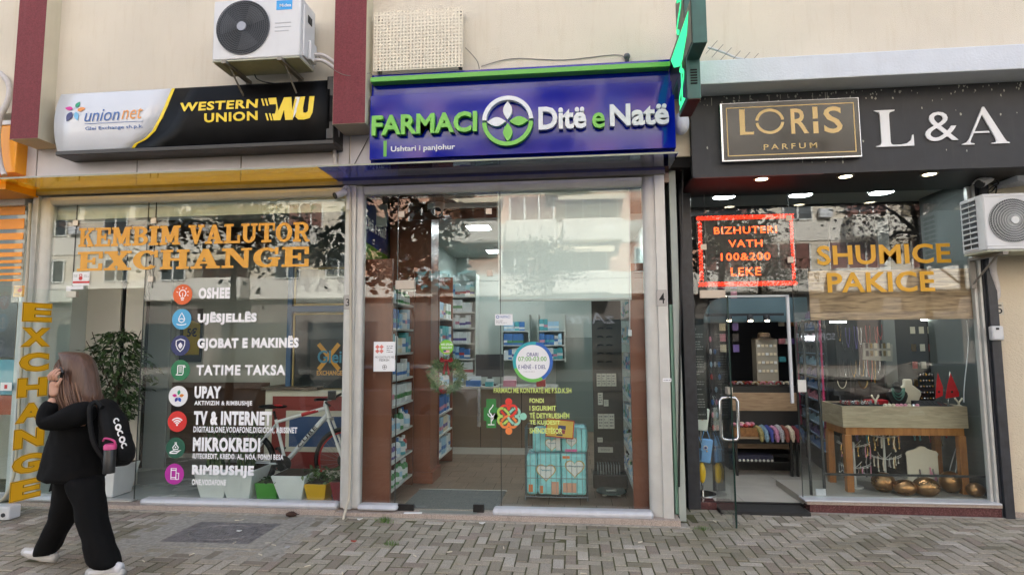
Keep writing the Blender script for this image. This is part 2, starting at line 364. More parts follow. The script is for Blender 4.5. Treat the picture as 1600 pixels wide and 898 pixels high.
# ================================================================== THE APARTMENT BUILDING
M_cream = pm('cream_render', (214, 206, 191), .9, nscale=1.2, namt=.06, bump=.6, bscale=150, dirt=.38, dcol=(186, 170, 142))
M_cream2 = pm('yellowed_render', (210, 201, 178), .9, nscale=2, namt=.06, bump=.5, bscale=170, dirt=.25, dcol=(160, 146, 104))
M_red = pm('brick_red_render', (126, 62, 68), .9, nscale=90, namt=.25, bump=.8, bscale=220, dirt=.3, dcol=(150, 96, 96))
M_ledge = pm('white_render', (206, 212, 222), .8, nscale=6, namt=.04, bump=.3, bscale=60, dirt=.15, dcol=(160, 160, 155))
M_clad = pm('white_cladding', (190, 190, 196), .45, nscale=3, namt=.05, dirt=.12, dcol=(150, 130, 116))
M_black = pm('black_paint', (44, 45, 49), .6, nscale=6, namt=.25, bump=.15, dirt=.15, dcol=(92, 92, 92))
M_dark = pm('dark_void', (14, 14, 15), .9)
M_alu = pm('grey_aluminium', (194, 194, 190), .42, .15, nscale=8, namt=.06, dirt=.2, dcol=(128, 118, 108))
M_alud = pm('shaded_aluminium', (126, 121, 114), .5, .2, nscale=10, namt=.1, dirt=.3)  # darker aluminium for beams, brackets and wires
M_sill = pm('white_aluminium', (192, 194, 200), .35, .1, nscale=10, namt=.06, dirt=.35, dcol=(140, 132, 120))
M_glass = glass('shop_glass', (.96, .99, .98), .036)
M_gedge = pm('glass_edge', (30, 52, 46), .2)
M_seam = pm('silicone_seam', (52, 56, 54), .5)
M_chrome = pm('chrome', (200, 202, 205), .12, 1)
M_plate = pm('brushed_plate', (190, 180, 168), .35, .3)
bd = thing('apartment_building', 'cream rendered apartment block above the three shops with dark red pilasters and a white ledge', 'building', (0, 3, 0))
YW, YP, YL = -.24, -.40, -.08
b = MB(); b.box(-16, 16, YW, 10, 3.95, 22)
b.build('upper_wall', M_cream, bd)  # unseen height shaped so the block's shadow covers the far pavement
b = MB(); b.box(-16, 16, YL, 10, 3.3, 3.95); b.box(-16, -7.2, YL, 10, -.1, 3.3); b.box(5.6, 16, .45, 10, -.1, 3.3); b.box(-7.2, 5.6, 7.2, 10, -.1, 3.3)
b.build('ground_floor_wall', M_cream2, bd)
zp = P(36, 216.5, YP).z
for uu, vb, nm in (((31, 74.25), 216.5, 'left'), ((523.75, 573.75), None, 'right')):
    xa, xb = P(uu[0], 0, YP).x, P(uu[1], 0, YP).x
    zb = P(40, 217, YP).z if vb else P(545, 193.5, YP).z
    pl = MB().box(xa, xb, YP, YL - .002, zb, 21.9).build('pilaster', M_cream2, bd)
    MB().box(xa + .003, xb - .003, YP - .004, YP + .002, zb + .003, 21.8).build('red_face', M_red, pl)
xa = P(1103, 120, -.42).x; zt_, zb_ = P(1350, 81.6, -.42).z, P(1350, 119.6, -.42).z
b = MB(); b.box(xa - .25, 7, -.42, YW + .01, zb_, zt_); b.build('ledge', M_ledge, bd, bevel=.008)
b = MB(); b.box(xa - .25, 7, YW - .0, -.02, zb_ + .004, zt_ - .01); b.build('ledge_soffit', M_ledge, bd)
# upper windows of this block stand above the frame
# cladding panels between canopy and signs
xs = [P(u, v, YL - .02).x for u, v in ((30, 250), (57.5, 255), (214.5, 250), (377, 245))] + [-2.215, P(546.5, 230, YL - .02).x, -1.62]
for i in range(len(xs) - 1):
    box('cladding_panel', M_clad, bd, xs[i] + .006, xs[i + 1] - .006, YL - .02, YL, 3.205, 3.9, .003)

# ================================================================== SHARED SHOPFRONT PIECES
Z_TR = 3.10
def post(parent, x0, x1, y0, z0, z1, rl=0, rr=0, mat=None, name='post'):
    """upright with a flat middle and rounded shoulders"""
    mat = mat or M_alu; b = MB()
    pts = []
    w = x1 - x0
    pr = [(x0, y0 + .11)]
    if rl: pr += [(x0 + rl * (1 - math.cos(R(a))), y0 + .028 + rl * .5 * (1 - math.sin(R(a)))) for a in (0, 22, 45, 68, 90)] + [(x0 + rl + .004, y0 + .028), (x0 + rl + .006, y0)]
    else: pr += [(x0, y0)]
    if rr: pr += [(x1 - rr - .006, y0), (x1 - rr - .004, y0 + .028)] + [(x1 - rr * (1 - math.cos(R(a))), y0 + .028 + rr * .5 * (1 - math.sin(R(a)))) for a in (90, 68, 45, 22, 0)]
    else: pr += [(x1, y0)]
    pr += [(x1, y0 + .11)]
    b.prism(pr, z0, z1, fn=lambda x, y, z: (x, y, z))
    return b.build(name, mat, parent, smooth=True, ang=35)
def sill(parent, x0, x1, z0, z1, y0=-.10, y1=.03, mat=None):
    return MB().box(x0, x1, y0, y1, z0, z1).build('sill', mat or M_sill, parent, bevel=.028, smooth=True)
def pane(parent, x0, x1, z0, z1, y=0., name='pane', mat=None):
    return box(name, mat or M_glass, parent, x0, x1, y, y + .010, z0, z1)
def seam(parent, x, z0, z1, y=-.001, w=.006): return box('seam', M_seam, parent, x - w / 2, x + w / 2, y, y + .012, z0, z1)
def clamp(parent, u, v, y=0.): p = P(u, v, y); return box('clamp', M_plate, parent, p.x - .028, p.x + .028, y - .012, y - .001, p.z - .028, p.z + .028, .002)

# ------------------------------------------------------------------ pharmacy front
XA, XB = P(563.5, 300, -.03).x, P(1006, 300, -.03).x        # glazed opening
pf = thing('pharmacy_shopfront', 'aluminium framed glass shopfront of the pharmacy between house numbers 3 and 4', 'shopfront', (-.6, 0, .1))
xp0, xp1 = P(536.9, 310, -.07).x, P(563.75, 301, -.07).x
post(pf, xp0, xp1 + .02, -.07, gz(-2) + .05, 3.14, .05, .06)
xq0, xq1, xq2 = P(1004, 300, -.07).x, P(1021.2, 277, -.07).x, P(1037.5, 275, -.07).x
post(pf, xq0, xq2, -.07, gz(.8) + .03, 3.14, xq1 - xq0, 0)
for x0_, x1_, par in ((xp1 + .022, xq0 - .002, pf),):
    MB().prism([(-.07 + .03, Z_TR - .03), (-.07 + .045, Z_TR - .045), (.04, Z_TR - .045), (.04, Z_TR + .03), (-.055, Z_TR + .03), (-.055, Z_TR)], x0_, x1_, fn=lambda y, z, x: (x, y, z)).build('transom', M_alu, par)
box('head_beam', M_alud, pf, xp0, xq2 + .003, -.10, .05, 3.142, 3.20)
MB().box(xp0, .88, -.13, .06, -.02, .045).build('step', M_step, pf, bevel=.004).location.z = gz(-.6)
xd0, xd1 = P(620, 500, 0).x, P(782, 500, 0).x; zs = .125
sill(pf, xp1 + .02, P(619, 795, -.1).x, gz(-1.9) + .045, .19); sill(pf, P(769, 800, -.1).x, xq0 + .02, gz(0) + .03, .185)
zd = P(640, 441, 0).z
PF_L = pane(pf, xp1 + .0, xd0 - .004, .16, zd, name='pane'); PF_R = pane(pf, xd1 + .004, xq0 + .03, .16, zd + .004)
pane(pf, xp1, xd0 - .004, zd + .004, Z_TR); pane(pf, xd0 + .004, xd1 - .004, zd + .004, Z_TR); PF_RT = pane(pf, xd1 + .004, xq0 + .03, zd + .008, Z_TR)
seam(pf, xd0, .16, Z_TR); seam(pf, xd1, .16, Z_TR)
clamp(pf, 627.5, 335); clamp(pf, 764, 330.5); clamp(pf, 765.5, 427)
PD = MB().box(xd0 + .006, xd1 - .006, 0, .011, .135, zd - .004).build('door', M_glass, pf)
a, c_ = P(618, 452, -.012), P(648, 437.5, -.012); MB().box(a.x, c_.x, -.02, -.001, a.z, c_.z).box(a.x + .02, c_.x, .012, .025, a.z - .02, c_.z).build('patch_fitting', M_plate, PD, bevel=.002)
M_hinge = pm('black_hinge', (32, 31, 31), .5, .4, nscale=40, namt=.4)
for u0, u1 in ((621, 646), (739, 756)):
    a, c_ = P(u0, 801, -.03), P(u1, 788, -.03); MB().box(a.x, c_.x, -.03, -.001, a.z, c_.z).build('floor_hinge', M_hinge, PD, bevel=.003)
p0, p1 = P(748.5, 666, -.06), P(748.5, 606, -.06)
b = MB(); b.tube([p0, p1], .016, 14)
for p in (p0, p1): b.tube([(p.x, -.06, p.z + (.05 if p is p0 else -.05)), (p.x, .0, p.z + (.05 if p is p0 else -.05))], .009, 8)
b.build('handle', M_chrome, PD, smooth=True)
a, c_ = P(655, 799, -.05), P(745, 791, -.05)
box('threshold', pm('wet_glass_sill', (120, 124, 118), .3), pf, a.x, c_.x, -.09, .0, gz(-1) + .045, .125)
b = MB(); a = P(630, 802, -.13); b.obox((a.x + .08, -.10, .135), (.16, .03, .006), .1); b.build('broken_trim', WHITE, pf)
# ------------------------------------------------------------------ exchange front
ef = thing('exchange_shopfront', 'aluminium framed glass front of the currency exchange covered in white and gold window lettering', 'shopfront', (-3.8, 0, .1))
xe0, xe1 = P(52.5, 306, -.07).x, P(76, 306, -.07).x
post(ef, xe0, xe1, -.07, gz(-5.4), 3.14, 0, .10)
xe2 = xp0 - .002
MB().prism([(-.04, Z_TR - .03), (-.025, Z_TR - .045), (.04, Z_TR - .045), (.04, Z_TR + .03), (-.055, Z_TR + .03), (-.055, Z_TR)], xe1, xe2, fn=lambda y, z, x: (x, y, z)).build('transom', M_alu, ef)
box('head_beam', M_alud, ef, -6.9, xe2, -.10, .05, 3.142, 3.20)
MB().box(xe0, xe2, -.13, .06, -.02, .04).build('step', M_step, ef, bevel=.004).location.z = gz(-4)
xh, xw = P(113, 455, 0).x, P(218, 600, 0).x; zd2 = P(120, 452, 0).z
sill(ef, xe1 - .01, xh + .02, gz(-5.2) + .035, .205); EF_S = sill(ef, P(216, 790, -.1).x, xe2, gz(-3) + .035, .20)
pane(ef, xe1 - .02, xh - .003, .17, zd2); pane(ef, xe1 - .02, xh - .003, zd2 + .004, Z_TR); pane(ef, xh + .003, xw - .003, zd2 + .004, Z_TR)
EF_W = pane(ef, xw + .003, xe2 + .02, .17, Z_TR, name='display_window')
for u in (120, 243.5): x = P(u, 330, 0).x; seam(ef, x, zd2, Z_TR, w=.005)
seam(ef, xw, .17, Z_TR, w=.004); clamp(ef, 119, 348.5); clamp(ef, 241, 345); clamp(ef, 236, 436)
p = P(128, 772, .25)
box('threshold', pm('pale_tile', (176, 176, 172), .35, nscale=4, namt=.06), ef, xh, xw, -.03, .04, gz(-4.5) + .042, .165)
# door, swung out over the pavement
HX, HY = xh, 0.
DV = Vector((-.155, -.988, 0)).normalized(); DN = Vector((DV.y, -DV.x, 0))   # DN points into the view
if DN.x < 0: DN = -DN
DW = .86
def ddoor(a, bz, d): q = Vector((HX, HY, 0)) + DV * (DW - a) + DN * d; return (q.x, q.y, bz)   # a runs from the free edge to the hinge
b = MB(); b.prism([(0, .135), (DW, .135), (DW, zd2 - .02), (0, zd2 - .02)], 0, .011, fn=lambda x, z, y: ddoor(x, z, y - .0055)); ED = b.build('door', M_glass, ef)
a, c_ = P(104, 460, -.01), P(131, 446.5, -.01)
b = MB(); b.box(a.x, c_.x, -.018, -.001, c_.z - .035, c_.z); b.box(a.x, a.x + .05, -.018, -.001, a.z - .03, c_.z - .036); b.build('patch_fitting', WHITE, ED)
MB().obox((xh + .02, -.02, zd2 - .05), (.12, .03, .06), -.1).build('hinge', M_plate, ED)
b = MB(); ha = .09
for s in (-1, 1):
    pts = [ddoor(ha, .98 + .17 * math.sin(0), 0)]
    pts = [ddoor(ha, .84, .006 * s)] + [ddoor(ha, .84 + .0 + .02 * k, s * (.006 + .055 * math.sin(PI / 2 * k / 3))) for k in (1, 2, 3)]
    pts += [ddoor(ha, 1.14 - .02 * (3 - k), s * (.006 + .055 * math.sin(PI / 2 * (3 - k + 0) / 3))) for k in (0, 1, 2)] + [ddoor(ha, 1.14, .006 * s)]
    b.tube(pts, .013, 12)
b.build('handle', M_chrome, ED, smooth=True)
for z in (.15, 2.12): MB().prism([(0, z - .02), (.05, z - .02), (.05, z + .03), (0, z + .03)], 0, .02, fn=lambda x, zz, y: ddoor(x, zz, y - .01)).build('corner_clip', M_plate, ED)
# ------------------------------------------------------------------ jewellery front
Y2 = .5
jf = thing('jewellery_shopfront', 'black framed glass front of the jewellery and perfume shop with its glass door standing open', 'shopfront', (2.4, .5, .1))
xj0, xj1 = P(1070, 600, .42).x, P(1089, 600, .42).x; xj2, xj3 = P(1517.5, 300, .42).x - .005, P(1541.5, 300, .42).x + .01
M_bpost = pm('black_post_paint', (44, 46, 52), .45, nscale=14, namt=.3, dirt=.18, dcol=(120, 120, 118))
b = MB(); b.box(xj0, xj1, .42, .54, gz(1), 3.2); b.build('post', M_bpost, jf, bevel=.004)
b = MB(); b.box(xj2 + .07, xj3, .40, .54, gz(3.8), 3.2); b.box(xj2 + .055, xj2 + .068, .43, .54, gz(3.8), 3.2); b.build('post', M_bpost, jf, bevel=.003)
b = MB(); b.box(xj2 + .03, xj2 + .052, .44, .52, .17, 3.08); b.box(xj2, xj2 + .026, .47, .52, .17, 3.08); b.build('inner_frame', M_alu, jf, bevel=.004)
box('transom', pm('dark_bronze', (64, 58, 54), .45, .3, nscale=8, namt=.2), jf, xj1, xj2 + .05, .44, .54, 3.085, 3.13, .004); box('upper_transom', M_bpost, jf, xj1, xj2 + .07, .46, .56, 3.132, 3.2)
xo0, xo1 = P(1106, 470, Y2).x, P(1251, 700, Y2).x
M_rg = pm('red_granite', (92, 58, 58), .25, nscale=150, namt=.6, spec=.6, dirt=.15, dcol=(150, 130, 125))
box('step', M_rg, jf, xo1 + .03, xj2 + .06, .43, .62, gz(3) - .01, .142, .003); box('step_trim', M_step, jf, xo1 + .0, xj2 + .06, .415, .63, .145, .172, .005)
box('sill', M_sill, jf, xo1 - .02, xj2 + .05, .40, .56, .174, .19, .005)
box('step', M_rg, jf, xj1, xo0, .44, .60, gz(1) - .01, .14, .003)
for q in ((xj1, xo0 - .003, .17, 3.085), (xo1 + .003, xj2 + .03, .19, 3.085)): pane(jf, q[0], q[1], q[2], q[3], Y2, name='display_window')
zo = P(1180, 460, Y2).z; JT = pane(jf, xo0 + .003, xo1 - .003, zo, 3.085, Y2, name='fanlight')
seam(jf, xo1, .19, 3.08, Y2 - .001, .004); seam(jf, xo0, zo, 3.08, Y2 - .001, .004)
box('threshold_mat', pm('black_rubber', (34, 34, 35), .7, nscale=60, namt=.3, bump=.3), jf, xo0, xo1 - .01, .30, .62, gz(2) + .002, gz(2) + .03)
box('door_trim', pm('white_strip', (196, 200, 206), .4), jf, xo1 - .055, xo1 - .03, Y2 + .02, Y2 + .05, P(1243, 630, Y2).z, zo - .01)
box('door_trim', pm('white_strip', (0, 0, 0)), jf, xo0 + .02, xo1 - .03, Y2 + .02, Y2 + .05, zo - .022, zo - .004)
JX = xo0 + .01
JD = MB().box(JX - .006, JX + .006, -.19, .485, .10, zo - .06).build('door', M_glass, jf)
box('door_edge', M_gedge, JD, JX - .0065, JX + .0065, -.196, -.1905, .10, zo - .06)
b = MB(); hy = -.10
for s in (-1, 1):
    b.tube([(JX + s * .006, hy, .80), (JX + s * .055, hy, .805), (JX + s * .072, hy, .83), (JX + s * .072, hy, 1.13), (JX + s * .055, hy, 1.155), (JX + s * .006, hy, 1.16)], .014, 12)
b.build('handle', M_chrome, JD, smooth=True)
b = MB(); b.box(JX - .02, JX + .02, -.17, -.07, 1.19, 1.25); b.build('lock', M_plate, JD, bevel=.003)
b = MB(); b.box(JX - .014, JX - .007, -.19, -.13, .10, .20); b.box(JX + .007, JX + .014, -.19, -.13, .10, .20); b.build('floor_clip', M_chrome, JD)
a, c_ = P(1093, 466, Y2), P(1131, 453, Y2); box('patch_fitting', M_plate, JD, a.x, c_.x + .01, Y2 - .018, Y2 - .002, a.z, c_.z, .002)
box('door_label', pm('card_white', (205, 205, 200), .6), jf, P(1247, 612, Y2).x, P(1260, 612, Y2).x, Y2 - .004, Y2 - .001, P(1247, 612, Y2).z, P(1247, 593, Y2).z)
clamp(jf, 1232, 341, Y2); clamp(jf, 1099, 386, Y2); clamp(jf, 1235, 406, Y2)
# fascia box over the jewellery shop
YF = -.16
xf0 = P(1081, 230, YF).x; zf0 = P(1082.5, 277.75, YF).z
fa = thing('shop_fascia', 'black fascia board with three large white serif characters over the jewellery shop', 'fascia', (3, YF, zf0))
box('board', M_black, fa, xf0, 6.2, YF, YL - .003, zf0, zb_ + .0)
box('soffit', pm('black_soffit', (20, 20, 22), .5), fa, xf0, 6.2, YF + .012, .60, zf0 + .006, zf0 + .03)
box('red_edge', pm('dark_red_edge', (84, 22, 26), .5), fa, xf0 + .02, xf0 + 1.1, YF + .002, YF + .011, zf0 - .006, zf0 - .0005)
b = MB(); rnd = random.Random(5)
for k in range(150):   # flaked paint and white drips under the ledge
    x = xf0 + rnd.random() * 3.6; z = zb_ - .01 - abs(rnd.gauss(0, .05)); s = rnd.uniform(.003, .009)
    if rnd.random() < .25: z = rnd.uniform(zf0 + .02, zb_)
    pts = [(x + s * rnd.uniform(.5, 1.2) * math.cos(a), z + s * rnd.uniform(.6, 2.2) * math.sin(a)) for a in (0, 1.2, 2.3, 3.4, 4.6, 5.5)]
    b.prism(pts, YF - .001, YF)
for k in range(9):
    x = xf0 + rnd.random() * 1.2; L_ = rnd.uniform(.03, .1); b.prism([(x, zb_ - .015), (x + .006, zb_ - .015), (x + .004, zb_ - L_), (x + .001, zb_ - L_)], YF - .001, YF)
b.build('paint_flakes', pm('flaked_white', (170, 170, 160), .8), fa)['kind'] = 'stuff'
def letterL(b, x0, x1, z0, z1, y0, y1):
    f = lambda a, c: (x0 + a * (x1 - x0), z0 + c * (z1 - z0))
    pts = [(0, 0), (1, 0), (1, .30), (.975, .30), (.93, .16), (.82, .075), (.66, .045), (.46, .045), (.40, .07), (.385, .13), (.385, .87), (.41, .94), (.54, .975), (.54, 1), (0, 1), (0, .975), (.12, .94), (.145, .87), (.145, .12), (.12, .055), (0, .025)]
    b.prism([f(*p) for p in pts], y0, y1)
def letterA(b, x0, x1, z0, z1, y0, y1):
    f = lambda a, c: (x0 + a * (x1 - x0), z0 + c * (z1 - z0))
    for k, pts in enumerate((
        [(0, 0), (.26, 0), (.26, .022), (.19, .04), (.175, .08), (.20, .15), (.465, .80), (.50, .91), (.50, 1), (.485, 1), (.16, .16), (.10, .06), (0, .022)],
        [(.52, 1), (.50, 1), (.50, .91), (.465, .80), (.715, .14), (.725, .07), (.70, .035), (.62, .022), (.62, 0), (1, 0), (1, .022), (.94, .05), (.90, .12)],
        [(.262, .30), (.60, .30), (.58, .345), (.28, .345)])):
        b.prism([f(*p) for p in pts], y0 - .0003 * k, y1)
b = MB(); a, c_ = P(1369.5, 230, YF - .012), P(1424.5, 170.5, YF - .012); letterL(b, a.x, c_.x, a.z, c_.z, YF - .014, YF - .001); b.build('letter', WHITE, fa)
b = MB(); a, c_ = P(1503.5, 226.5, YF - .012), P(1573, 165.5, YF - .012); letterA(b, a.x, c_.x, a.z, c_.z, YF - .014, YF - .001); b.build('letter', WHITE, fa)
ptext('&', 'letter', WHITE, fa, (1445.5, 222), (1493, 174.5), YF - .001, ext=.013, off=-.005)
# ================================================================== SIGNS ON THE FACADE
def addtext(b, s, bl, tr, fn, ext=.002, off=0., shear=0, sp=1., d0=0.):
    """append lettering to a mesh builder"""
    cu = bpy.data.curves.new('t', 'FONT'); cu.body = s; cu.size = 1; cu.offset = off; cu.extrude = .01; cu.resolution_u = 3; cu.shear = shear; cu.space_character = sp
    o = bpy.data.objects.new('t', cu); COL.objects.link(o); dg = bpy.context.evaluated_depsgraph_get(); dg.update()
    me = bpy.data.meshes.new_from_object(o.evaluated_get(dg)); bpy.data.objects.remove(o); bpy.data.curves.remove(cu)
    xs = [v.co.x for v in me.vertices]; ys = [v.co.y for v in me.vertices]; x0, x1, y0, y1 = min(xs), max(xs), min(ys), max(ys)
    base = len(b.v)
    for v in me.vertices: b._v(fn(bl[0] + (v.co.x - x0) / (x1 - x0) * (tr[0] - bl[0]), bl[1] + (v.co.y - y0) / (y1 - y0) * (tr[1] - bl[1]), d0 + (ext if v.co.z > 0 else 0)))
    for p in me.polygons: b.face([base + i for i in p.vertices])
    bpy.data.meshes.remove(me)
def rect(x0, y0, x1, y1): return [(x0, y0), (x1, y0), (x1, y1), (x0, y1)]
def ring(cx, cy, rx, ry, ix, iy, a0, a1, n=14):
    return [(cx + rx * math.cos(R(a0 + (a1 - a0) * k / n)), cy + ry * math.sin(R(a0 + (a1 - a0) * k / n))) for k in range(n + 1)] + [(cx + ix * math.cos(R(a1 - (a1 - a0) * k / n)), cy + iy * math.sin(R(a1 - (a1 - a0) * k / n))) for k in range(n + 1)]
T_ = .13
def SL(*xs): return [rect(a, 0, b_, T_) for a, b_ in xs]
def ST(*xs): return [rect(a, 1 - T_, b_, 1) for a, b_ in xs]
SLAB = {
 'I': [rect(.2, 0, .8, 1)] + SL((0, 1)) + ST((0, 1)),
 'E': [rect(.12, 0, .40, 1)] + SL((0, 1)) + ST((0, 1)) + [rect(.3, .43, .7, .57), rect(.84, .62, 1, 1), rect(.84, 0, 1, .38), rect(.60, .32, .72, .68)],
 'K': [rect(.1, 0, .36, 1)] + SL((0, .48), (.56, 1)) + ST((0, .48), (.56, .98)) + [[(.34, .34), (.34, .5), (.68, .9), (.88, .9)], [(.42, .56), (.60, .66), (.96, .08), (.66, .08)]],
 'M': [rect(.09, 0, .27, 1), rect(.72, 0, .91, 1)] + SL((0, .36), (.62, 1)) + ST((0, .3), (.7, 1)) + [[(.09, 1), (.34, 1), (.56, .30), (.44, .06)], [(.91, 1), (.66, 1), (.44, .30), (.56, .06)]],
 'B': [rect(.12, 0, .4, 1)] + [rect(0, 0, .5, T_), rect(0, 1 - T_, .48, 1), rect(.3, .45, .5, .57), ring(.48, .745, .46, .255, .2, .125, -90, 90), ring(.50, .285, .5, .285, .22, .155, -90, 90)],
 'V': [[(.06, 1), (.38, 1), (.60, .28), (.54, 0), (.42, 0)], [(.92, 1), (.72, 1), (.48, .2), (.48, 0), (.58, 0)]] + ST((0, .48), (.6, 1)),
 'A': [[(.08, 0), (.26, 0), (.52, .8), (.52, 1), (.40, 1)], [(.94, 0), (.62, 0), (.40, .78), (.44, 1), (.60, 1)], rect(.28, .24, .66, .36)] + SL((0, .40), (.52, 1)),
 'L': [rect(.14, 0, .42, 1)] + SL((0, 1)) + ST((0, .58)) + [rect(.84, 0, 1, .42)],
 'U': [rect(.11, .3, .37, 1), rect(.70, .3, .88, 1), ring(.495, .33, .385, .33, .125, .2, 180, 360)] + ST((0, .5), (.58, 1)),
 'T': [rect(.36, 0, .64, 1)] + ST((0, 1)) + SL((.2, .8)) + [rect(0, .60, .13, 1), rect(.87, .60, 1, 1)],
 'O': [ring(.5, .5, .5, .5, .22, .37, 0, 180), ring(.5, .5, .5, .5, .22, .37, 180, 360)],
 'R': [rect(.1, 0, .37, 1), rect(0, 1 - T_, .5, 1), rect(.3, .42, .5, .55), ring(.5, .71, .42, .29, .16, .16, -90, 90), [(.42, .5), (.66, .5), (.90, .1), (1, .1), (1, 0), (.74, 0)]] + SL((0, .48)),
 'X': [[(.08, .95), (.42, .95), (.92, .05), (.58, .05)], [(.68, .95), (.90, .95), (.32, .05), (.10, .05)]] + SL((0, .44), (.5, 1)) + ST((0, .5), (.58, 1)),
 'C': [ring(.52, .5, .52, .5, .22, .36, 42, 318, 24), rect(.82, .62, .96, 1), ],
 'H': [rect(.09, 0, .35, 1), rect(.65, 0, .91, 1), rect(.3, .43, .7, .57)] + SL((0, .44), (.56, 1)) + ST((0, .44), (.56, 1)),
 'N': [rect(.12, 0, .28, 1), rect(.74, 0, .90, 1), [(.06, 1), (.36, 1), (.90, .14), (.90, 0), (.74, 0)]] + SL((0, .4)) + ST((0, .2), (.64, 1)),
 'G': [ring(.50, .5, .5, .5, .22, .36, 42, 330, 24), rect(.80, .64, .93, 1), rect(.56, .38, 1, .50), rect(.70, .04, .93, .44)],
}
SW = {'I': .62, 'M': 1.3, 'O': 1.0, 'A': 1.12, 'H': 1.12, 'N': 1.12, 'X': 1.08}
def slab_text(b, s, bl, tr, fn, ext=.0015, gap=.06):
    ws = [.38 if c == ' ' else SW.get(c, 1.) for c in s]; tot = sum(ws) + gap * (len(s) - 1); x = 0
    for c, wd in zip(s, ws):
        if c != ' ':
            for k, pts in enumerate(SLAB[c]):
                q = [(bl[0] + (x + a * wd) / tot * (tr[0] - bl[0]), bl[1] + h * (tr[1] - bl[1])) for a, h in pts]
                b.prism(q, 0, ext + .00012 * k, fn=lambda a, z, d: fn(a, z, d))
        x += wd + gap
# ------------------------------------------------------------------ money transfer sign
SX0, SX1 = P(84.5, 190, -.36).x, P(519.5, 170, -.36).x; SZ0, SZ1 = P(300, 226.5, -.34).z, P(300, 134.5, -.33).z
es = thing('exchange_sign', 'long curved lightbox sign half white half black with yellow lettering over the exchange office', 'shop sign', ((SX0 + SX1) / 2, -.3, SZ0 - .06))
def cy(z): t = (z - SZ0) / (SZ1 - SZ0); return -.30 - .06 * (1 - (2 * t - 1) ** 2)
M_sw = pm('sign_white', (206, 210, 218), .18, nscale=3, namt=.03, spec=.6); M_sb = pm('sign_black', (9, 9, 11), .38, spec=.12, nscale=8, namt=.4); M_sy = pm('sign_yellow', (236, 205, 30), .3)
NR = 14; zr = [SZ0 + (SZ1 - SZ0) * k / NR for k in range(NR + 1)]
prof = [(-.10, SZ0), (-.10, SZ1)] + [(cy(z) + .014, z) for z in reversed(zr)]
MB().prism(prof, SX0 + .002, SX1, fn=lambda y, z, x: (x, y, z)).build('casing', M_sb, es)
box('bottom_tray', pm('sign_tray', (30, 29, 30), .4), es, SX0 + .01, SX1 + .004, -.335, -.10, SZ0 - .045, SZ0 - .003, .006)
box('end_frame', pm('sign_tray', (0, 0, 0)), es, SX1 - .07, SX1 + .002, -.335, -.10, SZ0, SZ1 + .02, .01)
pa = [(775, 407), (771, 440), (760, 490), (738, 545), (700, 605), (655, 640), (605, 660)]
pa = [P(u / 2.963, v / 2.963, -.36) for u, v in pa]
def arcx(z):
    q = sorted((p.z, p.x) for p in pa)
    if z <= q[0][0]: return q[0][1] - .05 * min(1, (q[0][0] - z) / .05)
    for (z0, x0), (z1, x1) in zip(q, q[1:]):
        if z0 <= z <= z1: return x0 + (x1 - x0) * (z - z0) / (z1 - z0)
    return q[-1][1]
def strip(name, mat, fa, fb, d):
    b = MB(); nx = 6; nz = 40; idx = []
    for k in range(nz + 1):
        z = SZ0 + (SZ1 - SZ0) * k / nz; x0, x1 = fa(z), fb(z); idx.append([b._v((x0 + (x1 - x0) * i / nx, cy(z) - d, z)) for i in range(nx + 1)])
    for k in range(nz):
        for i in range(nx): b.face((idx[k][i], idx[k][i + 1], idx[k + 1][i + 1], idx[k + 1][i]))
    o = b.build(name, mat, es, smooth=True, fix=False); md = o.modifiers.new('s', 'SOLIDIFY'); md.thickness = .003; md.offset = -1; return o
strip('white_face', M_sw, lambda z: SX0, arcx, 0); strip('yellow_arc', M_sy, arcx, lambda z: arcx(z) + .034, .0008); strip('black_face', M_sb, lambda z: arcx(z) + .034, lambda z: SX1 - .04, 0)
sfn = lambda a, z, d: (a, cy(z) - .006 - d, z)
def zx(u, v, Y=-.37): p = P(u / 2.963, v / 2.963, Y); return (p.x, p.z)
M_ub = pm('print_blue', (62, 104, 170), .4); M_uo = pm('print_orange', (232, 160, 84), .4)
text('union', 'lettering', M_ub, es, zx(388, 564), zx(553, 500), sfn, shear=.22, ext=.001); text('net', 'lettering', M_uo, es, zx(560, 553), zx(659, 497), sfn, shear=.22, ext=.001)
text('Glei Exchange sh.p.k.', 'lettering', M_ub, es, zx(390, 607), zx(659, 574), sfn, ext=.001, off=.004)
b = MB(); p, q = zx(390, 574), zx(659, 563); b.prism([p, (q[0], p[1] + .0), (q[0], p[1] + .004), (p[0], p[1] + .004)], 0, .001, fn=sfn); b.build('underline', M_ub, es)
k_ = (zx(400, 500)[0] - zx(300, 500)[0]) / 100
for (cx, cz, ln, wd, an, nm, c) in ((352, 480, 30, 20, 62, 'green', (30, 150, 110)), (372, 504, 38, 20, 12, 'orange', (224, 140, 60)), (352, 538, 42, 21, -72, 'sky', (110, 180, 220)), (318, 540, 46, 28, -118, 'navy', (38, 46, 106)), (313, 500, 38, 18, 172, 'magenta', (206, 40, 140))):
    c0 = zx(cx, cz); b = MB(); pts = petal(0, 0, ln * k_, wd * k_, an, -ln * k_ / 2, 10, .8); b.prism([(c0[0] + a, c0[1] + z) for a, z in pts], 0, .001, fn=sfn); b.build('petal', pm('petal_' + nm, c, .35), es)
text('WESTERN', 'lettering', M_sy, es, zx(828, 517), zx(1192, 456), sfn, off=.035, ext=.001, sp=1.12); text('UNION', 'lettering', M_sy, es, zx(943, 567), zx(1192, 513), sfn, off=.035, ext=.001, sp=1.12)
b = MB()
for o in (0, 17): a0 = [zx(1205 + o, 455), zx(1213 + o, 455), zx(1242 + o, 556), zx(1234 + o, 556)]; b.prism(a0, 0, .001, fn=sfn)
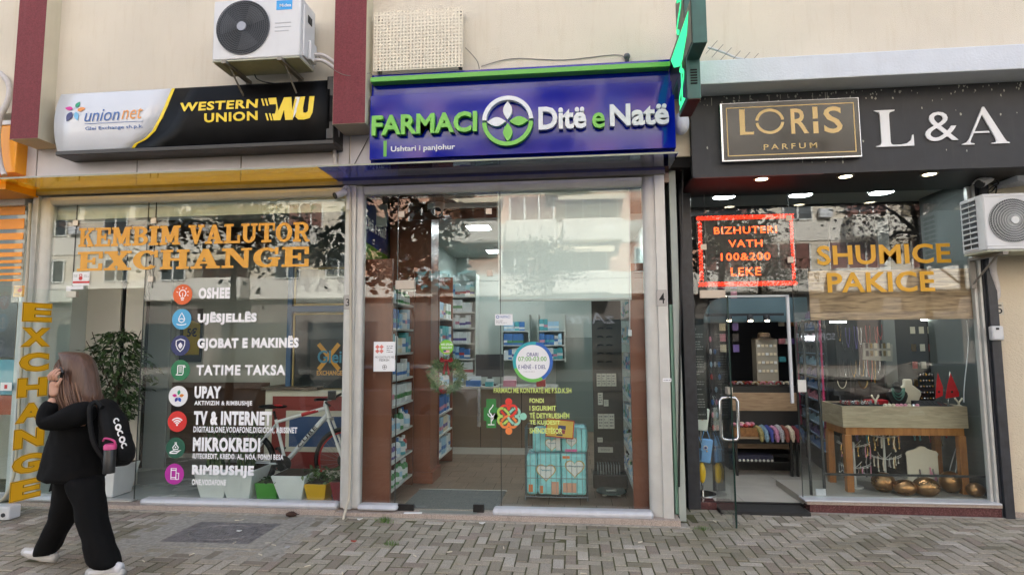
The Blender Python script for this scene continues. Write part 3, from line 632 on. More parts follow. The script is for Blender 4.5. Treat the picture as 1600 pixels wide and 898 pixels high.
wu = [(1238, 452), (1275, 450), (1288, 512), (1312, 449), (1346, 447), (1352, 512), (1364, 447), (1376, 446), (1352, 553), (1318, 554), (1314, 508), (1296, 555), (1264, 556)]
b.prism([zx(*p) for p in wu], 0, .001, fn=sfn)
uu = [(1388, 446), (1410, 445), (1402, 500), (1403, 520), (1415, 522), (1424, 515), (1430, 444), (1453, 443), (1446, 520), (1432, 545), (1405, 552), (1378, 552), (1366, 540), (1372, 505)]
b.prism([zx(*p) for p in uu], 0, .0013, fn=sfn); b.build('monogram', M_sy, es)
b = MB(); b.prism([zx(*p) for p in ((1366, 448), (1386, 447), (1370, 520), (1356, 545))], 0, .0016, fn=sfn); b.build('monogram_accent', WHITE, es)
es['label'] = 'long curved sign, white half with coloured petals, black half with yellow letters'
# ------------------------------------------------------------------ pharmacy sign
M_pur = pm('gloss_blue', (6, 28, 144), .05, spec=.38, nscale=2.2, namt=.02, bump=.010, bscale=2.5); M_lg = pm('leaf_green', (112, 190, 72), .35, nscale=20, namt=.06); M_lg2 = pm('trim_green', (96, 176, 66), .35); M_lw = pm('letter_white', (214, 220, 226), .3, nscale=20, namt=.04)
fs = thing('pharmacy_sign', 'glossy blue pharmacy sign with raised green and white FARMACI lettering and four leaf emblem', 'shop sign', (-.5, -.3, 3.3))
a, c_ = P(579, 256, -.29), P(1050, 95, -.29)
box('back_panel', M_pur, fs, a.x, c_.x, -.29, YW, P(1046, 237, -.29).z, P(800, 106, -.29).z, .004)
a, c_ = P(577, 251, -.345), P(1053, 126, -.345); b_l = P(577, 251, -.345).z
box('front_panel', M_pur, fs, a.x, c_.x, -.345, -.291, P(800, 241, -.345).z, P(800, 139, -.345).z, .003)
a, c_ = P(579, 129, -.37), P(1047, 98, -.37); box('green_trim', M_lg2, fs, a.x, c_.x, -.38, -.2905, P(800, 117.5, -.37).z, P(800, 110, -.37).z, .004)
def z2(u, v, Y=-.40): p = P(500 + u / 2.7586, v / 2.7586, Y); return (p.x, p.z)
ffn = lambda a, z, d: (a, -.347 - d, z)
text('FARMACI', 'lettering', M_lg, fs, z2(222, 586), z2(676, 478), ffn, ext=.055, off=.028, sp=1.0)
text('Ditë', 'lettering', M_lw, fs, z2(942, 560), z2(1147, 452), ffn, ext=.05, off=.03); text('e', 'lettering', M_lg, fs, z2(1174, 552), z2(1227, 483), ffn, ext=.05, off=.014); text('Natë', 'lettering', M_lw, fs, z2(1251, 545), z2(1503, 438), ffn, ext=.05, off=.03)
text('Ushtari i panjohur', 'lettering', M_lw, fs, z2(305, 661, -.35), z2(582, 620, -.35), ffn, ext=.003, off=.02)
a, c_ = z2(273, 675, -.35), z2(287, 607, -.35); box('green_tick', M_lg2, fs, a[0], c_[0], -.349, -.3455, a[1], c_[1])
c0 = z2(808, 520); ro = abs(z2(918, 520)[0] - z2(698, 520)[0]) / 2; ri = ro * .84
for a0, a1, m in ((3, 177, M_lw), (183, 357, M_lg)): MB().prism(ring(c0[0], c0[1], ro, ro, ri, ri, a0, a1, 40), -.40, -.346).build('ring', m, fs)
for an, m in ((90, M_lw), (180, M_lw), (0, M_lg), (270, M_lg)): MB().prism(petal(c0[0], c0[1], ro * .74, ro * .36, an, ro * .07, 14), -.385, -.346).build('leaf', m, fs)
# ------------------------------------------------------------------ perfume sign
ls = thing('perfume_sign', 'square black mirror sign in a steel frame with gold lettering and a thin gold border', 'shop sign', (2, -.2, 3.2))
YL2 = YF - .055
def z3(u, v, Y=YL2): p = P(1040 + u / 2.857, v / 2.857, Y); return (p.x, p.z)
a, c_ = z3(246, 720), z3(872, 438); a2 = z3(258, 724)
M_mir = pm('black_mirror', (26, 24, 23), .16, spec=.45, nscale=5, namt=.4); M_gold = pm('sign_gold', (214, 182, 122), .45)
sx0, sx1, sz0, sz1 = z3(247, 600)[0], z3(872, 600)[0], z3(560, 712)[1], z3(560, 448)[1]
box('frame', pm('steel_frame', (176, 178, 184), .2, .9), ls, sx0, sx1, YL2, YF - .001, sz0, sz1, .003); box('face', M_mir, ls, sx0 + .018, sx1 - .008, YL2 - .003, YL2 - .0005, sz0 + .014, sz1 - .006)
lfn = lambda a, z, d: (a, YL2 - .0035 - d, z)
b = MB(); gx0, gx1, gz0, gz1 = sx0 + .05, sx1 - .045, sz0 + .045, sz1 - .045; t = .008
for q in ((gx0, gx1, gz0, gz0 + t), (gx0, gx1, gz1 - t, gz1), (gx0, gx0 + t, gz0 + t, gz1 - t), (gx1 - t, gx1, gz0 + t, gz1 - t)): b.box(q[0], q[1], YL2 - .0045, YL2 - .0033, q[2], q[3])
b.build('gold_border', M_gold, ls)
kx = (z3(432, 540)[0] - z3(332, 540)[0]) / 100
b = MB(); L0 = z3(332, 604); L1 = z3(389, 488); wd = 24 * kx
b.prism([L0, (L1[0], L0[1]), (L1[0], L0[1] + 13 * kx), (L0[0] + wd, L0[1] + 13 * kx), (L0[0] + wd, L1[1]), (L0[0], L1[1])], 0, .002, fn=lfn)
o0 = z3(464, 543); ro = 64 * kx; ri = 51 * kx; rz = 60 * kx
b.prism(ring(o0[0], o0[1], ro, rz, ri, rz * .78, 6, 174, 30), 0, .002, fn=lfn); b.prism(ring(o0[0], o0[1], ro, rz, ri, rz * .78, 186, 354, 30), 0, .002, fn=lfn)
i0, i1 = z3(660, 597), z3(676, 478); zc = (i0[1] + i1[1]) / 2
b.prism(rect(i0[0], i0[1], i1[0], zc - 7 * kx), 0, .002, fn=lfn); b.prism(rect(i0[0], zc + 7 * kx, i1[0], i1[1]), 0, .002, fn=lfn)
addtext(b, 'R', z3(561, 599), z3(634, 484), lfn, off=.012); addtext(b, 'S', z3(708, 597), z3(784, 475), lfn, off=.012)
b.build('lettering', M_gold, ls)
text('PARFUM', 'lettering', M_gold, ls, z3(438, 670), z3(674, 637), lfn, ext=.002, sp=1.5, off=.006)
# ------------------------------------------------------------------ pharmacy cross standing out from the wall
cs = thing('pharmacy_cross', 'green illuminated LED pharmacy cross standing out sideways from the facade', 'pharmacy cross', (.94, -.7, 3.45))
CX0, CX1 = .885, .985; zA = P(1112, 68, -1.22).z; zB = P(1102, 153.5, -.98).z; wA = .36
cy0, cy1, cy2, cy3 = -1.24, -.985, -.62, -.24; zC = zA + wA; zD = zC + (zA - zB)
out_ = [(cy1, zB), (cy2, zB), (cy2, zA), (cy3, zA), (cy3, zC), (cy2, zC), (cy2, zD), (cy1, zD), (cy1, zC), (cy0, zC), (cy0, zA), (cy1, zA)]
M_teal = pm('weathered_teal', (58, 98, 92), .55, nscale=6, namt=.2, dirt=.3, dcol=(40, 60, 58))
xfn = lambda y, z, x: (x, y, z)
MB().prism(out_, CX0, CX1, fn=xfn).build('casing', M_teal, cs, bevel=.004)
def inset(d): return [(cy1 + d, zB + d), (cy2 - d, zB + d), (cy2 - d, zA + d), (cy3 - d, zA + d), (cy3 - d, zC - d), (cy2 - d, zC - d), (cy2 - d, zD - d), (cy1 + d, zD - d), (cy1 + d, zC - d), (cy0 + d, zC - d), (cy0 + d, zA + d), (cy1 + d, zA + d)]
M_scr = pm('led_screen', (24, 30, 27), .35); M_led = glow('led_green', (70, 250, 160), .34)
for x0, x1, s in ((CX0 - .004, CX0 - .0005, -1), (CX1 + .0005, CX1 + .004, 1)):
    scr = MB().prism(inset(.022), x0, x1, fn=xfn).build('screen', M_scr, cs)
    ccy = (cy1 + cy2) / 2; lx = x0 - .0025 if s < 0 else x1 + .0025
    b = MB(); pf_ = lambda y, z, d: (lx + s * -.002 * d, y, z)
    bw = []   # bowl of the chalice, its stem and foot, and the winding snake
    b.prism([(cy0 + .10, zA + .30), (cy2 + .26, zA + .30), (cy2 + .12, zA + .17), (ccy + .05, zA + .06), (ccy - .05, zA + .06), (cy1 - .08, zA + .17)], 0, 1, fn=pf_)
    sn = [(ccy + .11 * math.sin(k * .55 + .4) * (1 - k / 60), zB + .05 + k * .024) for k in range(13)]
    b.stroke(sn, .035, .0, fn=lambda y, z, d: (lx + (.0015 if s > 0 else -.0015), y, z) if d < 0 else (lx, y, z), th=.002)
    b.prism([(ccy - .02, zB + .05), (ccy + .02, zB + .05), (ccy + .02, zA + .05), (ccy - .02, zA + .05)], 0, 1, fn=pf_)
    b.prism([(ccy - .12, zB + .028), (ccy + .12, zB + .028), (ccy + .04, zB + .07), (ccy - .04, zB + .07)], 0, 1, fn=pf_)
    sn = [(ccy + .02 + .10 * math.sin(k * .7), zA + .33 + k * .03) for k in range(11)]
    b.stroke(sn, .04, 0, fn=lambda y, z, d: (lx + (.0015 if s > 0 else -.0015), y, z) if d < 0 else (lx, y, z), th=.002)
    b.build('led_pattern', M_led, scr)
b = MB()
for k in range(6): z = P(1093, 131, cy1).z + k * .021; b.box(CX0 + .025, CX1 - .025, cy1 - .006, cy1 - .0005, z, z + .009)
b.build('vent', M_dark, cs)
box('bottom_cap', pm('cap_dark_red', (72, 26, 30), .4), cs, CX0 + .004, CX1 - .004, cy1 + .004, cy2 - .004, zB - .004, zB - .0005)
box('bracket', M_alud, cs, CX0 + .03, CX0 + .07, cy3, -.08, zA + .1, zA + .2)
# ------------------------------------------------------------------ tinted glass canopy
gold_g = glass('gold_glass', (1.0, .76, .16), .05, gtint=(1, 1, 1)); navy_g = glass('navy_glass', (.13, .17, .52), .055)
def canopy(name, label, mat, x0, x1):
    t_ = thing(name, label, 'canopy', ((x0 + x1) / 2, -.3, 3.17))
    b = MB().box(x0, x1, -.57, -.002, 3.176, 3.186).build('glass_plate', mat, t_)
    box('edge_strip', pm('canopy_edge', (146, 150, 138), .3), t_, x0, x1, -.574, -.5705, 3.174, 3.188)
    n = max(2, int((x1 - x0) / 1.1)); bb = MB()
    for k in range(n): x = x0 + (k + .5) / n * (x1 - x0); bb.box(x - .02, x + .02, -.10, -.004, 3.188, 3.196)
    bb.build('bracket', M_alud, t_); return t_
xm = P(495, 262, -.57).x
canopy('glass_canopy', 'gold tinted glass canopy ledge above the exchange window', gold_g, -6.8, xm - .004); canopy('glass_canopy', 'navy tinted glass canopy ledge under the blue pharmacy sign', navy_g, xm + .004, P(1060, 242.5, -.57).x)
# ================================================================== MACHINES, CAMERAS AND CABLES ON THE WALL
M_acw = pm('ac_white', (206, 208, 212), .35, nscale=3, namt=.03, dirt=.12, dcol=(150, 146, 136)); M_acd = pm('ac_dark', (40, 43, 48), .6); M_acg = pm('ac_pan', (166, 168, 150), .6, nscale=10, namt=.1, dirt=.3)
M_wire = pm('grille_wire', (84, 88, 95), .4, .2); M_wirew = pm('grille_wire_pale', (196, 198, 198), .4)
def ac_unit(label, x0, x1, yf, yb, z0, z1, fc, fr, wire, side, hubc):
    t = thing('air_conditioner', label, 'air conditioner', ((x0 + x1) / 2, (yf + yb) / 2, z0))
    b = MB(); b.box(x0, x1, yf, yb, z0, z1); cas = b.build('casing', M_acw, t, bevel=.012, smooth=True)
    box('base_pan', M_acg, t, x0 + .004, x1 - .004, yf + .004, yb - .004, z0 - .016, z0 - .001, .003)
    cx, cz = fc
    MB().prism(disc(cx, cz, fr, 48), yf - .004, yf - .001).build('fan_recess', M_acd, t)
    b = MB()
    for k in range(3):
        a = k * 2 * PI / 3 + .4
        pts = [(cx + fr * .16 * math.cos(a), cz + fr * .16 * math.sin(a))] + [(cx + fr * .86 * math.cos(a + o), cz + fr * .86 * math.sin(a + o)) for o in (-.1, .25, .6, .9)] + [(cx + fr * .2 * math.cos(a + .9), cz + fr * .2 * math.sin(a + .9))]
        b.prism(pts, yf - .006 - .0005 * k, yf - .0045)
    b.build('fan', pm('fan_blade', (66, 70, 76), .45), t)
    b = MB()
    for k in range(1, 12 if wire is M_wire else 9):
        r = fr * (.16 + .84 * k / (11 if wire is M_wire else 8)); b.tube([(cx + r * math.cos(2 * PI * j / 40), yf - .012 - .010 * (1 - (r / fr) ** 2), cz + r * math.sin(2 * PI * j / 40)) for j in range(41)], .0022 if k < 11 else .004, 5, False)
    nr = 60 if wire is M_wire else 72
    for j in range(nr):
        a = 2 * PI * j / nr; tw = .9
        b.tube([(cx + fr * q * math.cos(a + tw * (1 - q)), yf - .012 - .012 * (1 - q * q), cz + fr * q * math.sin(a + tw * (1 - q))) for q in (.18, .4, .6, .8, 1.0)], .0013, 4, False)
    g = b.build('fan_grille', wire, t)
    MB().lathe([(fr * .17, -.014), (fr * .17, .0), (fr * .12, .012)], (cx, yf - .020, cz), 24, 'Y').build('hub_cap', pm('hub_' + str(hubc[0]), hubc, .4), t, smooth=True)
    b = MB()
    for x in (x0 + .13, x1 - .17):
        b.box(x - .02, x + .02, yf - .03, YW if side > 0 else .45, z0 - .045, z0 - .017); b.box(x - .02, x + .02, (YW if side > 0 else .45) - .03, (YW if side > 0 else .45) - .002, z0 - .30, z0 - .046)
    b2 = b; 
    for x in (x0 + .13, x1 - .17):
        b = MB(); yw = YW if side > 0 else .45
        b.box(x - .02, x + .02, yf - .03, yw, z0 - .045, z0 - .017); b.box(x - .02, x + .02, yw - .03, yw - .002, z0 - .30, z0 - .0455); b.tube([(x, yf + .06, z0 - .03), (x, yw - .02, z0 - .26)], .009, 6)
        b.build('bracket', M_alud, t)
    return t
p0, p1 = P(331, 92, -.64), P(468, 88, -.64); z0 = P(400, 91, -.64).z; fc = P(380.3, 43.9, -.64)
AC1 = ac_unit('white air conditioner with a fine dark grille mounted on the wall over the exchange sign', p0.x, p1.x, -.64, -.34, z0, z0 + .555, (fc.x, fc.z), .247, M_wire, 1, (150, 155, 168))
ptext('Midea', 'badge_lettering', WHITE, MB().box(P(432, 15, -.64).x, P(456.5, 15, -.64).x, -.643, -.6405, P(445, 15.5, -.64).z, P(445, 1, -.64).z).build('badge', pm('badge_blue', (38, 152, 222), .35), AC1), (437, 11.5), (455, 5.5), -.6435, ext=.0008, off=.01)
x1 = p1.x
b = MB()
for k in range(3): z = P(440, 36 + k * 6.3, -.64).z; b.box(P(430, 30, -.64).x, P(455, 30, -.64).x - .02 * (k == 2), -.643, -.6405, z - .003, z + .003)
b.build('groove', pm('ac_groove', (170, 174, 184), .4), AC1)
b = MB(); b.box(x1 - .002, x1 + .02, -.60, -.40, z0 + .02, z0 + .5); b.build('side_cover', M_acw, AC1, bevel=.01)
b = MB(); b.box(x1 + .0205, x1 + .05, -.53, -.40, z0 + .02, z0 + .20); b.build('valve_cover', M_acw, AC1, bevel=.012)
b = MB(); b.box(x1 + .0205, x1 + .024, -.54, -.46, z0 + .36, z0 + .43); b.build('hand_grip', M_acd, AC1)
p0 = P(1538, 345, .02); z0 = P(1560, 390, .02).z; z1 = P(1560, 302, .02).z; fc = P(1582, 344.5, .02)
AC2 = ac_unit('large white air conditioner with pale ringed grille beside the jewellery shop', p0.x, p0.x + .84, .02, .33, z0, z1, (fc.x, fc.z), abs(P(1619.5, 344, .02).x - fc.x), M_wirew, -1, (206, 208, 208))
b = MB(); x0 = p0.x; n = 9; h = (z1 - z0 - .06) / n
for k in range(n):
    for y0, y1 in ((.115, .20), (.215, .30)): b.box(x0 - .004, x0 - .0005, y0, y1, z0 + .03 + k * h + .008, z0 + .03 + (k + 1) * h - .008)
b.build('side_slot', M_acd, AC2)
b = MB(); 
for k in range(n + 1): z = z0 + .03 + k * h; b.box(x0 - .012, x0 - .004, .11, .305, z - .006, z + .006)
b.build('side_grille', M_acw, AC2)
fp = fc; fr = abs(P(1619.5, 344, .02).x - fc.x)
def outline_frame(cx, cz, h, yy):
    b = MB(); q = [(cx - h, cz - h), (cx + h, cz - h), (cx + h, cz + h), (cx - h, cz + h)]
    for a_, c_ in zip(q, q[1:] + q[:1]): b.tube([(a_[0], yy, a_[1]), (c_[0], yy, c_[1])], .004, 6)
    return b
outline_frame(fc.x, fc.z, fr + .025, .019).build('grille_frame', M_acw, AC2)
# hoses and pipes
M_hose = pm('white_insulation', (196, 192, 192), .6, nscale=40, namt=.08, bump=.4, bscale=60); M_cable = pm('black_cable', (24, 24, 25), .6)
def hose(name, label, pts, r, mat=M_hose, group=None, cat='pipe', n=10):
    return tag(MB().tube(pts, r, n).build(name, mat, None, smooth=True), label, cat, group)
def curve(pts, n=6):
    """smooth run through points"""
    pts = [Vector(p) for p in pts]; o = []
    for i in range(len(pts) - 1):
        a, b_, c_, d = pts[max(0, i - 1)], pts[i], pts[i + 1], pts[min(len(pts) - 1, i + 2)]
        for k in range(n):
            t = k / n; o.append(.5 * ((2 * b_) + (c_ - a) * t + (2 * a - 5 * b_ + 4 * c_ - d) * t * t + (3 * b_ - a - 3 * c_ + d) * t ** 3))
    return o + [pts[-1]]
for dz in (0, -.055):
    q = P(490, 86, -.45); hose('ac_pipe', 'white insulated pipe curving from the upper air conditioner to the red pilaster' if dz == 0 else 'lower white insulated pipe under the first at the upper air conditioner', curve([(x1 + .03, -.45, q.z + dz), (q.x + .09, -.44, q.z + dz - .005), (q.x + .19, -.36, q.z + dz - .07), (q.x + .235, -.27, q.z + dz - .16)]), .016)
hose('drain_hose', 'thin grey wire hanging from the upper air conditioner valve', curve([(x1 + .03, -.5, P(470, 30, -.5).z), tuple(P(482, 62, -.45)), tuple(P(505, 96, -.4)), tuple(P(540, 118, -.408)), tuple(P(580, 114, -.36))]), .003, M_alud, cat='cable')
hose('ac_pipe', 'fat white insulated pipe dropping from the right air conditioner beside house number 5', curve([tuple(P(1553, 396, .36)), tuple(P(1551, 420, .40)), tuple(P(1556, 445, .42)), tuple(P(1557, 462, .43)), tuple(P(1551, 468, .43))]), .03)
hose('drain_pipe', 'white taped pipe hanging beside the exchange sign below the red pilaster', curve([tuple(P(529, 200, -.22)), tuple(P(527, 215, -.2)), tuple(P(523.5, 232, -.16)), tuple(P(523, 245, -.13)), tuple(P(525, 258, -.12))]), .018)
hose('corrugated_hose', 'white corrugated hose on the wall at the far left beside the orange sign', curve([tuple(P(0, 114, -.3)), tuple(P(12, 128, -.3)), tuple(P(15, 146, -.3)), tuple(P(9, 166, -.3)), tuple(P(0, 184, -.3)), tuple(P(-4, 215, -.3)), tuple(P(0, 255, -.3)), tuple(P(7, 274, -.3))]), .026)
hose('conduit', 'long beige flexible conduit running down the left aluminium post', curve([tuple(P(47, 318, -.10)), tuple(P(43, 420, -.10)), tuple(P(34, 560, -.10)), tuple(P(27, 690, -.10)), tuple(P(22, 740, -.12)), tuple(P(8, 775, -.18)), tuple(P(-12, 790, -.22))]), .014, pm('beige_conduit', (186, 178, 162), .6), cat='conduit')
hose('downpipe_cable', 'pale cable clipped down the post by house number 3 to the paving', curve([tuple(P(547, 300, -.082)), tuple(P(548, 520, -.082)), tuple(P(547, 700, -.082)), tuple(P(546, 770, -.085)), tuple(P(541, 792, -.14)), tuple(P(536, 812, -.20))]), .012, pm('beige_conduit', (0, 0, 0)), cat='cable')
box_ = MB().box(P(541, 300, -.1).x, P(546, 300, -.1).x, -.098, -.0735, P(543, 328, -.1).z, P(543, 292, -.1).z).build('conduit_cover', M_alu, None, bevel=.002); tag(box_, 'short grey conduit cover on the post under the small white camera', 'conduit')
for k, (pts, r) in enumerate((([(1050, 256), (1062, 262), (1071, 258), (1073, 245), (1070, 235)], .005), ([(1046, 268), (1054, 262), (1064, 266), (1072, 264)], .004), ([(1072, 230), (1076, 238), (1078, 228), (1079, 246)], .004), ([(1070, 224), (1068, 250), (1066, 300), (1064, 420), (1062, 600), (1061, 760)], .009))):
    hose('loose_cable', ['dark cable loop hanging in the gap under the cross sign', 'brown cable crossing the dark gap left of the jewellery fascia', 'short twisted grey cable beside the black fascia edge', 'straight cable running down the dark gap between the two shops'][k], curve([tuple(P(u, v, .05)) for u, v in pts]), r, M_cable if k != 1 else M_alud, cat='cable')
hose('loose_cable', 'thin dark wire slanting across the white cladding by the blue sign', [tuple(P(576, 215, -.11)), tuple(P(552, 260, -.11))], .003, M_cable, cat='cable')
hose('loose_cable', 'black cable bundle dangling behind the white camera over the right air conditioner', curve([tuple(P(1553, 268, .3)), tuple(P(1556, 280, .3)), tuple(P(1560, 287, .3)), tuple(P(1550, 292, .3)), tuple(P(1543, 300, .3)), tuple(P(1550, 299, .3)), tuple(P(1557, 291, .3)), tuple(P(1556, 302, .3))]), .006, M_cable, cat='cable')
hose('loose_cable', 'thin wire drooping from the perforated plate to the blue sign', curve([tuple(P(727, 75, -.3)), tuple(P(738, 86, -.3)), tuple(P(746, 97, -.3)), tuple(P(749, 108, -.3))]), .004, M_alud, cat='cable')
hose('loose_cable', 'short black cable curling under the upper air conditioner', curve([tuple(P(398, 117, -.45)), tuple(P(402, 124, -.4)), tuple(P(416, 129, -.33)), tuple(P(440, 131, -.27)), tuple(P(470, 128, -.25))]), .005, M_cable, cat='cable')
hose('loose_cable', 'thin black cable sagging along the cream wall above the blue sign', curve([tuple(P(752, 104, -.26)), tuple(P(800, 92, -.25)), tuple(P(880, 94, -.25)), tuple(P(960, 86, -.25)), tuple(P(978, 92, -.27))]), .0035, M_alud, cat='cable')
# gap between the pharmacy and the jewellery shop
gp = thing('gap_wall', 'dark recessed slot with leaning green glass strips between pharmacy and jewellery shop', 'wall gap', (.95, .3, .1))
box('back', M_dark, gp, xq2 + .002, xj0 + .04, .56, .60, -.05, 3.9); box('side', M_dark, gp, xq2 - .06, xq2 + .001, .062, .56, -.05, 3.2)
a_, c_ = P(1046, 785, .0), P(1052, 480, .0); 
gl_ = thing('glass_strip', 'pale green glass sheet leaning upright in the gap beside the pharmacy post', 'glass sheet', (.93, .1, .1)); 
M_gg = pm('green_glass_sheet', (140, 178, 160), .15); MB().obox((.905, .10, 1.05), (.075, .02, 1.85), .35).build('sheet', M_gg, gl_); MB().obox((.975, .30, 1.5), (.012, .20, 2.7), 0).build('rear_sheet', pm('dark_green_sheet', (42, 56, 48), .2), gl_)
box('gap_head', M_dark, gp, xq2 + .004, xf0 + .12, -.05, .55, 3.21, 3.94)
wb = MB().ball((P(1067, 190, -.3).x, -.22, P(1067, 188, -.3).z), (.07, .09, .10)).build('plaster_lump', M_ledge, None, smooth=True); tag(wb, 'white rounded plaster lump under the pharmacy cross beside the blue sign', 'plaster')
# ------------------------------------------------------------------ cameras
M_camw = pm('camera_white', (200, 202, 206), .4)
def bullet(label, c, dirv, L_, r, mount, hood=True):
    t = thing('security_camera', label, 'camera', mount); d = Vector(dirv).normalized(); c = Vector(c)
    MB().tube([c - d * L_ / 2, c + d * L_ * .42], r, 16).build('body', M_camw, t, smooth=True)
    MB().tube([c + d * L_ * .42, c + d * L_ * .5], [r * .98, r * .94], 16).build('lens_front', M_acd, t, smooth=True)
    if hood:
        b = MB(); s = d.cross(Vector((0, 0, 1))).normalized(); u = s.cross(d); n = 8; pr = []
        for k in range(n + 1): a = PI * (.05 + .9 * k / n); pr.append(s * math.cos(a) * r * 1.15 + u * math.sin(a) * r * 1.15)
        for k in range(n): b.poly([c - d * L_ * .5 + pr[k], c - d * L_ * .5 + pr[k + 1], c + d * L_ * .62 + pr[k + 1], c + d * L_ * .62 + pr[k]])
        o = b.build('hood', M_camw, t, smooth=True); md = o.modifiers.new('s', 'SOLIDIFY'); md.thickness = .004
    MB().tube([Vector(mount), c - d * L_ * .2 + Vector((0, 0, r * .9))], .012, 8).build('arm', M_camw, t); MB().ball(mount, (.03, .03, .022)).build('mount', M_camw, t, smooth=True)
    return t
bullet('small white bullet camera with dark lens on the post by house number 3', P(531, 303, -.16), (-.55, -.62, -.45), .12, .032, tuple(P(541, 293, -.09)), False)
bullet('white hooded camera hanging under the black fascia over the right air conditioner', P(1538, 283, .22), (-.8, -.5, -.42), .19, .04, tuple(P(1546, 266, .25)))
t = thing('dome_camera', 'tiny grey dome camera perched on top of the blue pharmacy sign', 'camera', tuple(P(979, 97, -.27)))
p = P(979.5, 88.5, -.27); MB().ball(p, .03).build('dome', pm('camera_grey', (84, 86, 94), .4), t, smooth=True); MB().cyl((p.x, p.y, p.z - .05), (p.x, p.y, p.z - .02), .018).build('foot', M_acd, t)
# antenna
an = thing('tv_antenna', 'white television antenna with thin crossed rods above the white ledge', 'antenna', tuple(P(1112, 76, -.32)))
pts = curve([tuple(P(1106, 74, -.36)), tuple(P(1130, 82, -.36)), tuple(P(1152, 91, -.36)), tuple(P(1178, 94.5, -.36))]); MB().tube(pts, .010, 8).build('boom', M_camw, an)
for k, (u, v) in enumerate(((1112, 74), (1121, 80), (1134, 85), (1148, 90), (1163, 92), (1176, 94))):
    p = P(u, v, -.375); b = MB(); b.tube([p + Vector((-.05, -.0, -.055)), p + Vector((.05, .0, .055))], .0028, 5); b.build('rod', M_alud, an)
# perforated plate
pp = thing('perforated_plate', 'rusty cream perforated metal plate above the blue pharmacy sign', 'metal plate', tuple(P(650, 110, -.32)))
a_, c_ = P(583, 112.4, -.34), P(723, 11, -.34); zl, zh = P(650, 108.5, -.34).z, P(650, 15.5, -.34).z
nx, nz = 26, 18; b = MB(); W_, H_ = c_.x - a_.x, zh - zl
xs_ = [a_.x]; fx = W_ / nx; fz = H_ / nz
gx = sorted([a_.x, c_.x] + [a_.x + fx * (i + o) for i in range(nx) for o in (.28, .72)]); gzz = sorted([zl, zh] + [zl + fz * (i + o) for i in range(nz) for o in (.28, .72)])
idv = {}
for i, x in enumerate(gx):
    for j, z in enumerate(gzz): idv[i, j] = b._v((x, -.34, z))
for i in range(len(gx) - 1):
    for j in range(len(gzz) - 1):
        if i % 2 == 1 and j % 2 == 1: continue
        b.face((idv[i, j], idv[i + 1, j], idv[i + 1, j + 1], idv[i, j + 1]))
o = b.build('plate', pm('rusty_cream_metal', (220, 212, 194), .6, nscale=8, namt=.06, dirt=.35, dcol=(166, 112, 62)), pp, fix=False); md = o.modifiers.new('s', 'SOLIDIFY'); md.thickness = .003
b = MB(); b.box(a_.x + .02, a_.x + .05, -.338, YW, zl + .02, zl + .05).box(c_.x - .05, c_.x - .02, -.338, YW, zl + .02, zl + .05).box(a_.x + .02, a_.x + .05, -.338, YW, zh - .05, zh - .02).box(c_.x - .05, c_.x - .02, -.338, YW, zh - .05, zh - .02); b.build('stand_off', M_alud, pp)
# soffit lamps
M_lamp = glow('warm_lamp', (255, 240, 205), 5)
for u, v, nm in ((1190, 278.5, 'left'), (1321, 274.5, 'middle'), (1452, 271, 'right')):
    p = G(u, v, zf0 + .006)
    t = thing('recessed_spotlight', 'lit round downlight under the black fascia, ' + {'left': 'nearest the pharmacy', 'middle': 'middle one of three', 'right': 'nearest the white camera'}[nm], 'downlight', tuple(p), 'downlights under the black fascia')
    MB().lathe([(.07, 0), (.07, -.008), (.052, -.010), (.052, 0)], (p.x, p.y, zf0 + .005), 28).build('ring', pm('spot_ring', (150, 140, 116), .3, .6), t, smooth=True); MB().cyl((p.x, p.y, zf0 - .004), (p.x, p.y, zf0 - .001), .05, n=28).build('lens', M_lamp, t)
# meter box, number plates
mb = thing('meter_box', 'small white plastic box screwed to the black post by house number 5', 'box', tuple(P(1557, 531, .38)))
a_, c_ = P(1549.5, 531.5, .36), P(1566, 509, .36); MB().box(a_.x, c_.x, .34, .40, a_.z, c_.z).build('case', M_camw, mb, bevel=.014, smooth=True); MB().box(a_.x + .03, a_.x + .055, .336, .3395, c_.z - .035, c_.z - .015).build('slot', M_acd, mb)
M_np = pm('number_plate', (172, 168, 164), .5); M_ink = pm('black_ink', (22, 22, 24), .6)
for s, q0, q1, t0, t1, Y, wh in (('3', (537.5, 483), (548.5, 461), (540, 478), (546.5, 466.5), -.072, 'on the post between exchange and pharmacy'), ('4', (1026.5, 478), (1041, 453), (1030, 474), (1038.5, 457.5), -.072, 'on the right pharmacy post'), ('5', (1556, 492), (1567, 472), (1557.5, 490), (1565.5, 476), .446, 'on the cream wall at the right')):
    a_, c_ = P(*q0, Y), P(*q1, Y); o = thing('house_number', 'house number %s plate %s' % (s, wh), 'house number', (a_.x, Y, a_.z))
    box('plate', M_np if s != '5' else pm('number_plate_pale', (192, 186, 172), .6), o, a_.x, c_.x, Y - .003, Y - .0005, a_.z, c_.z); ptext(s, 'digit', M_ink, o, t0, t1, Y - .003, ext=.001, off=.004)
    if s != '5':
        b = outline_frame((a_.x + c_.x) / 2, 0, 0, 0); b = MB(); t_ = .0015
        for x_a, x_b, z_a, z_b in ((a_.x, c_.x, a_.z, a_.z + t_), (a_.x, c_.x, c_.z - t_, c_.z), (a_.x, a_.x + t_, a_.z + t_, c_.z - t_), (c_.x - t_, c_.x, a_.z + t_, c_.z - t_)): b.box(x_a, x_b, Y - .0036, Y - .0031, z_a, z_b)
        b.build('border', M_ink, o)
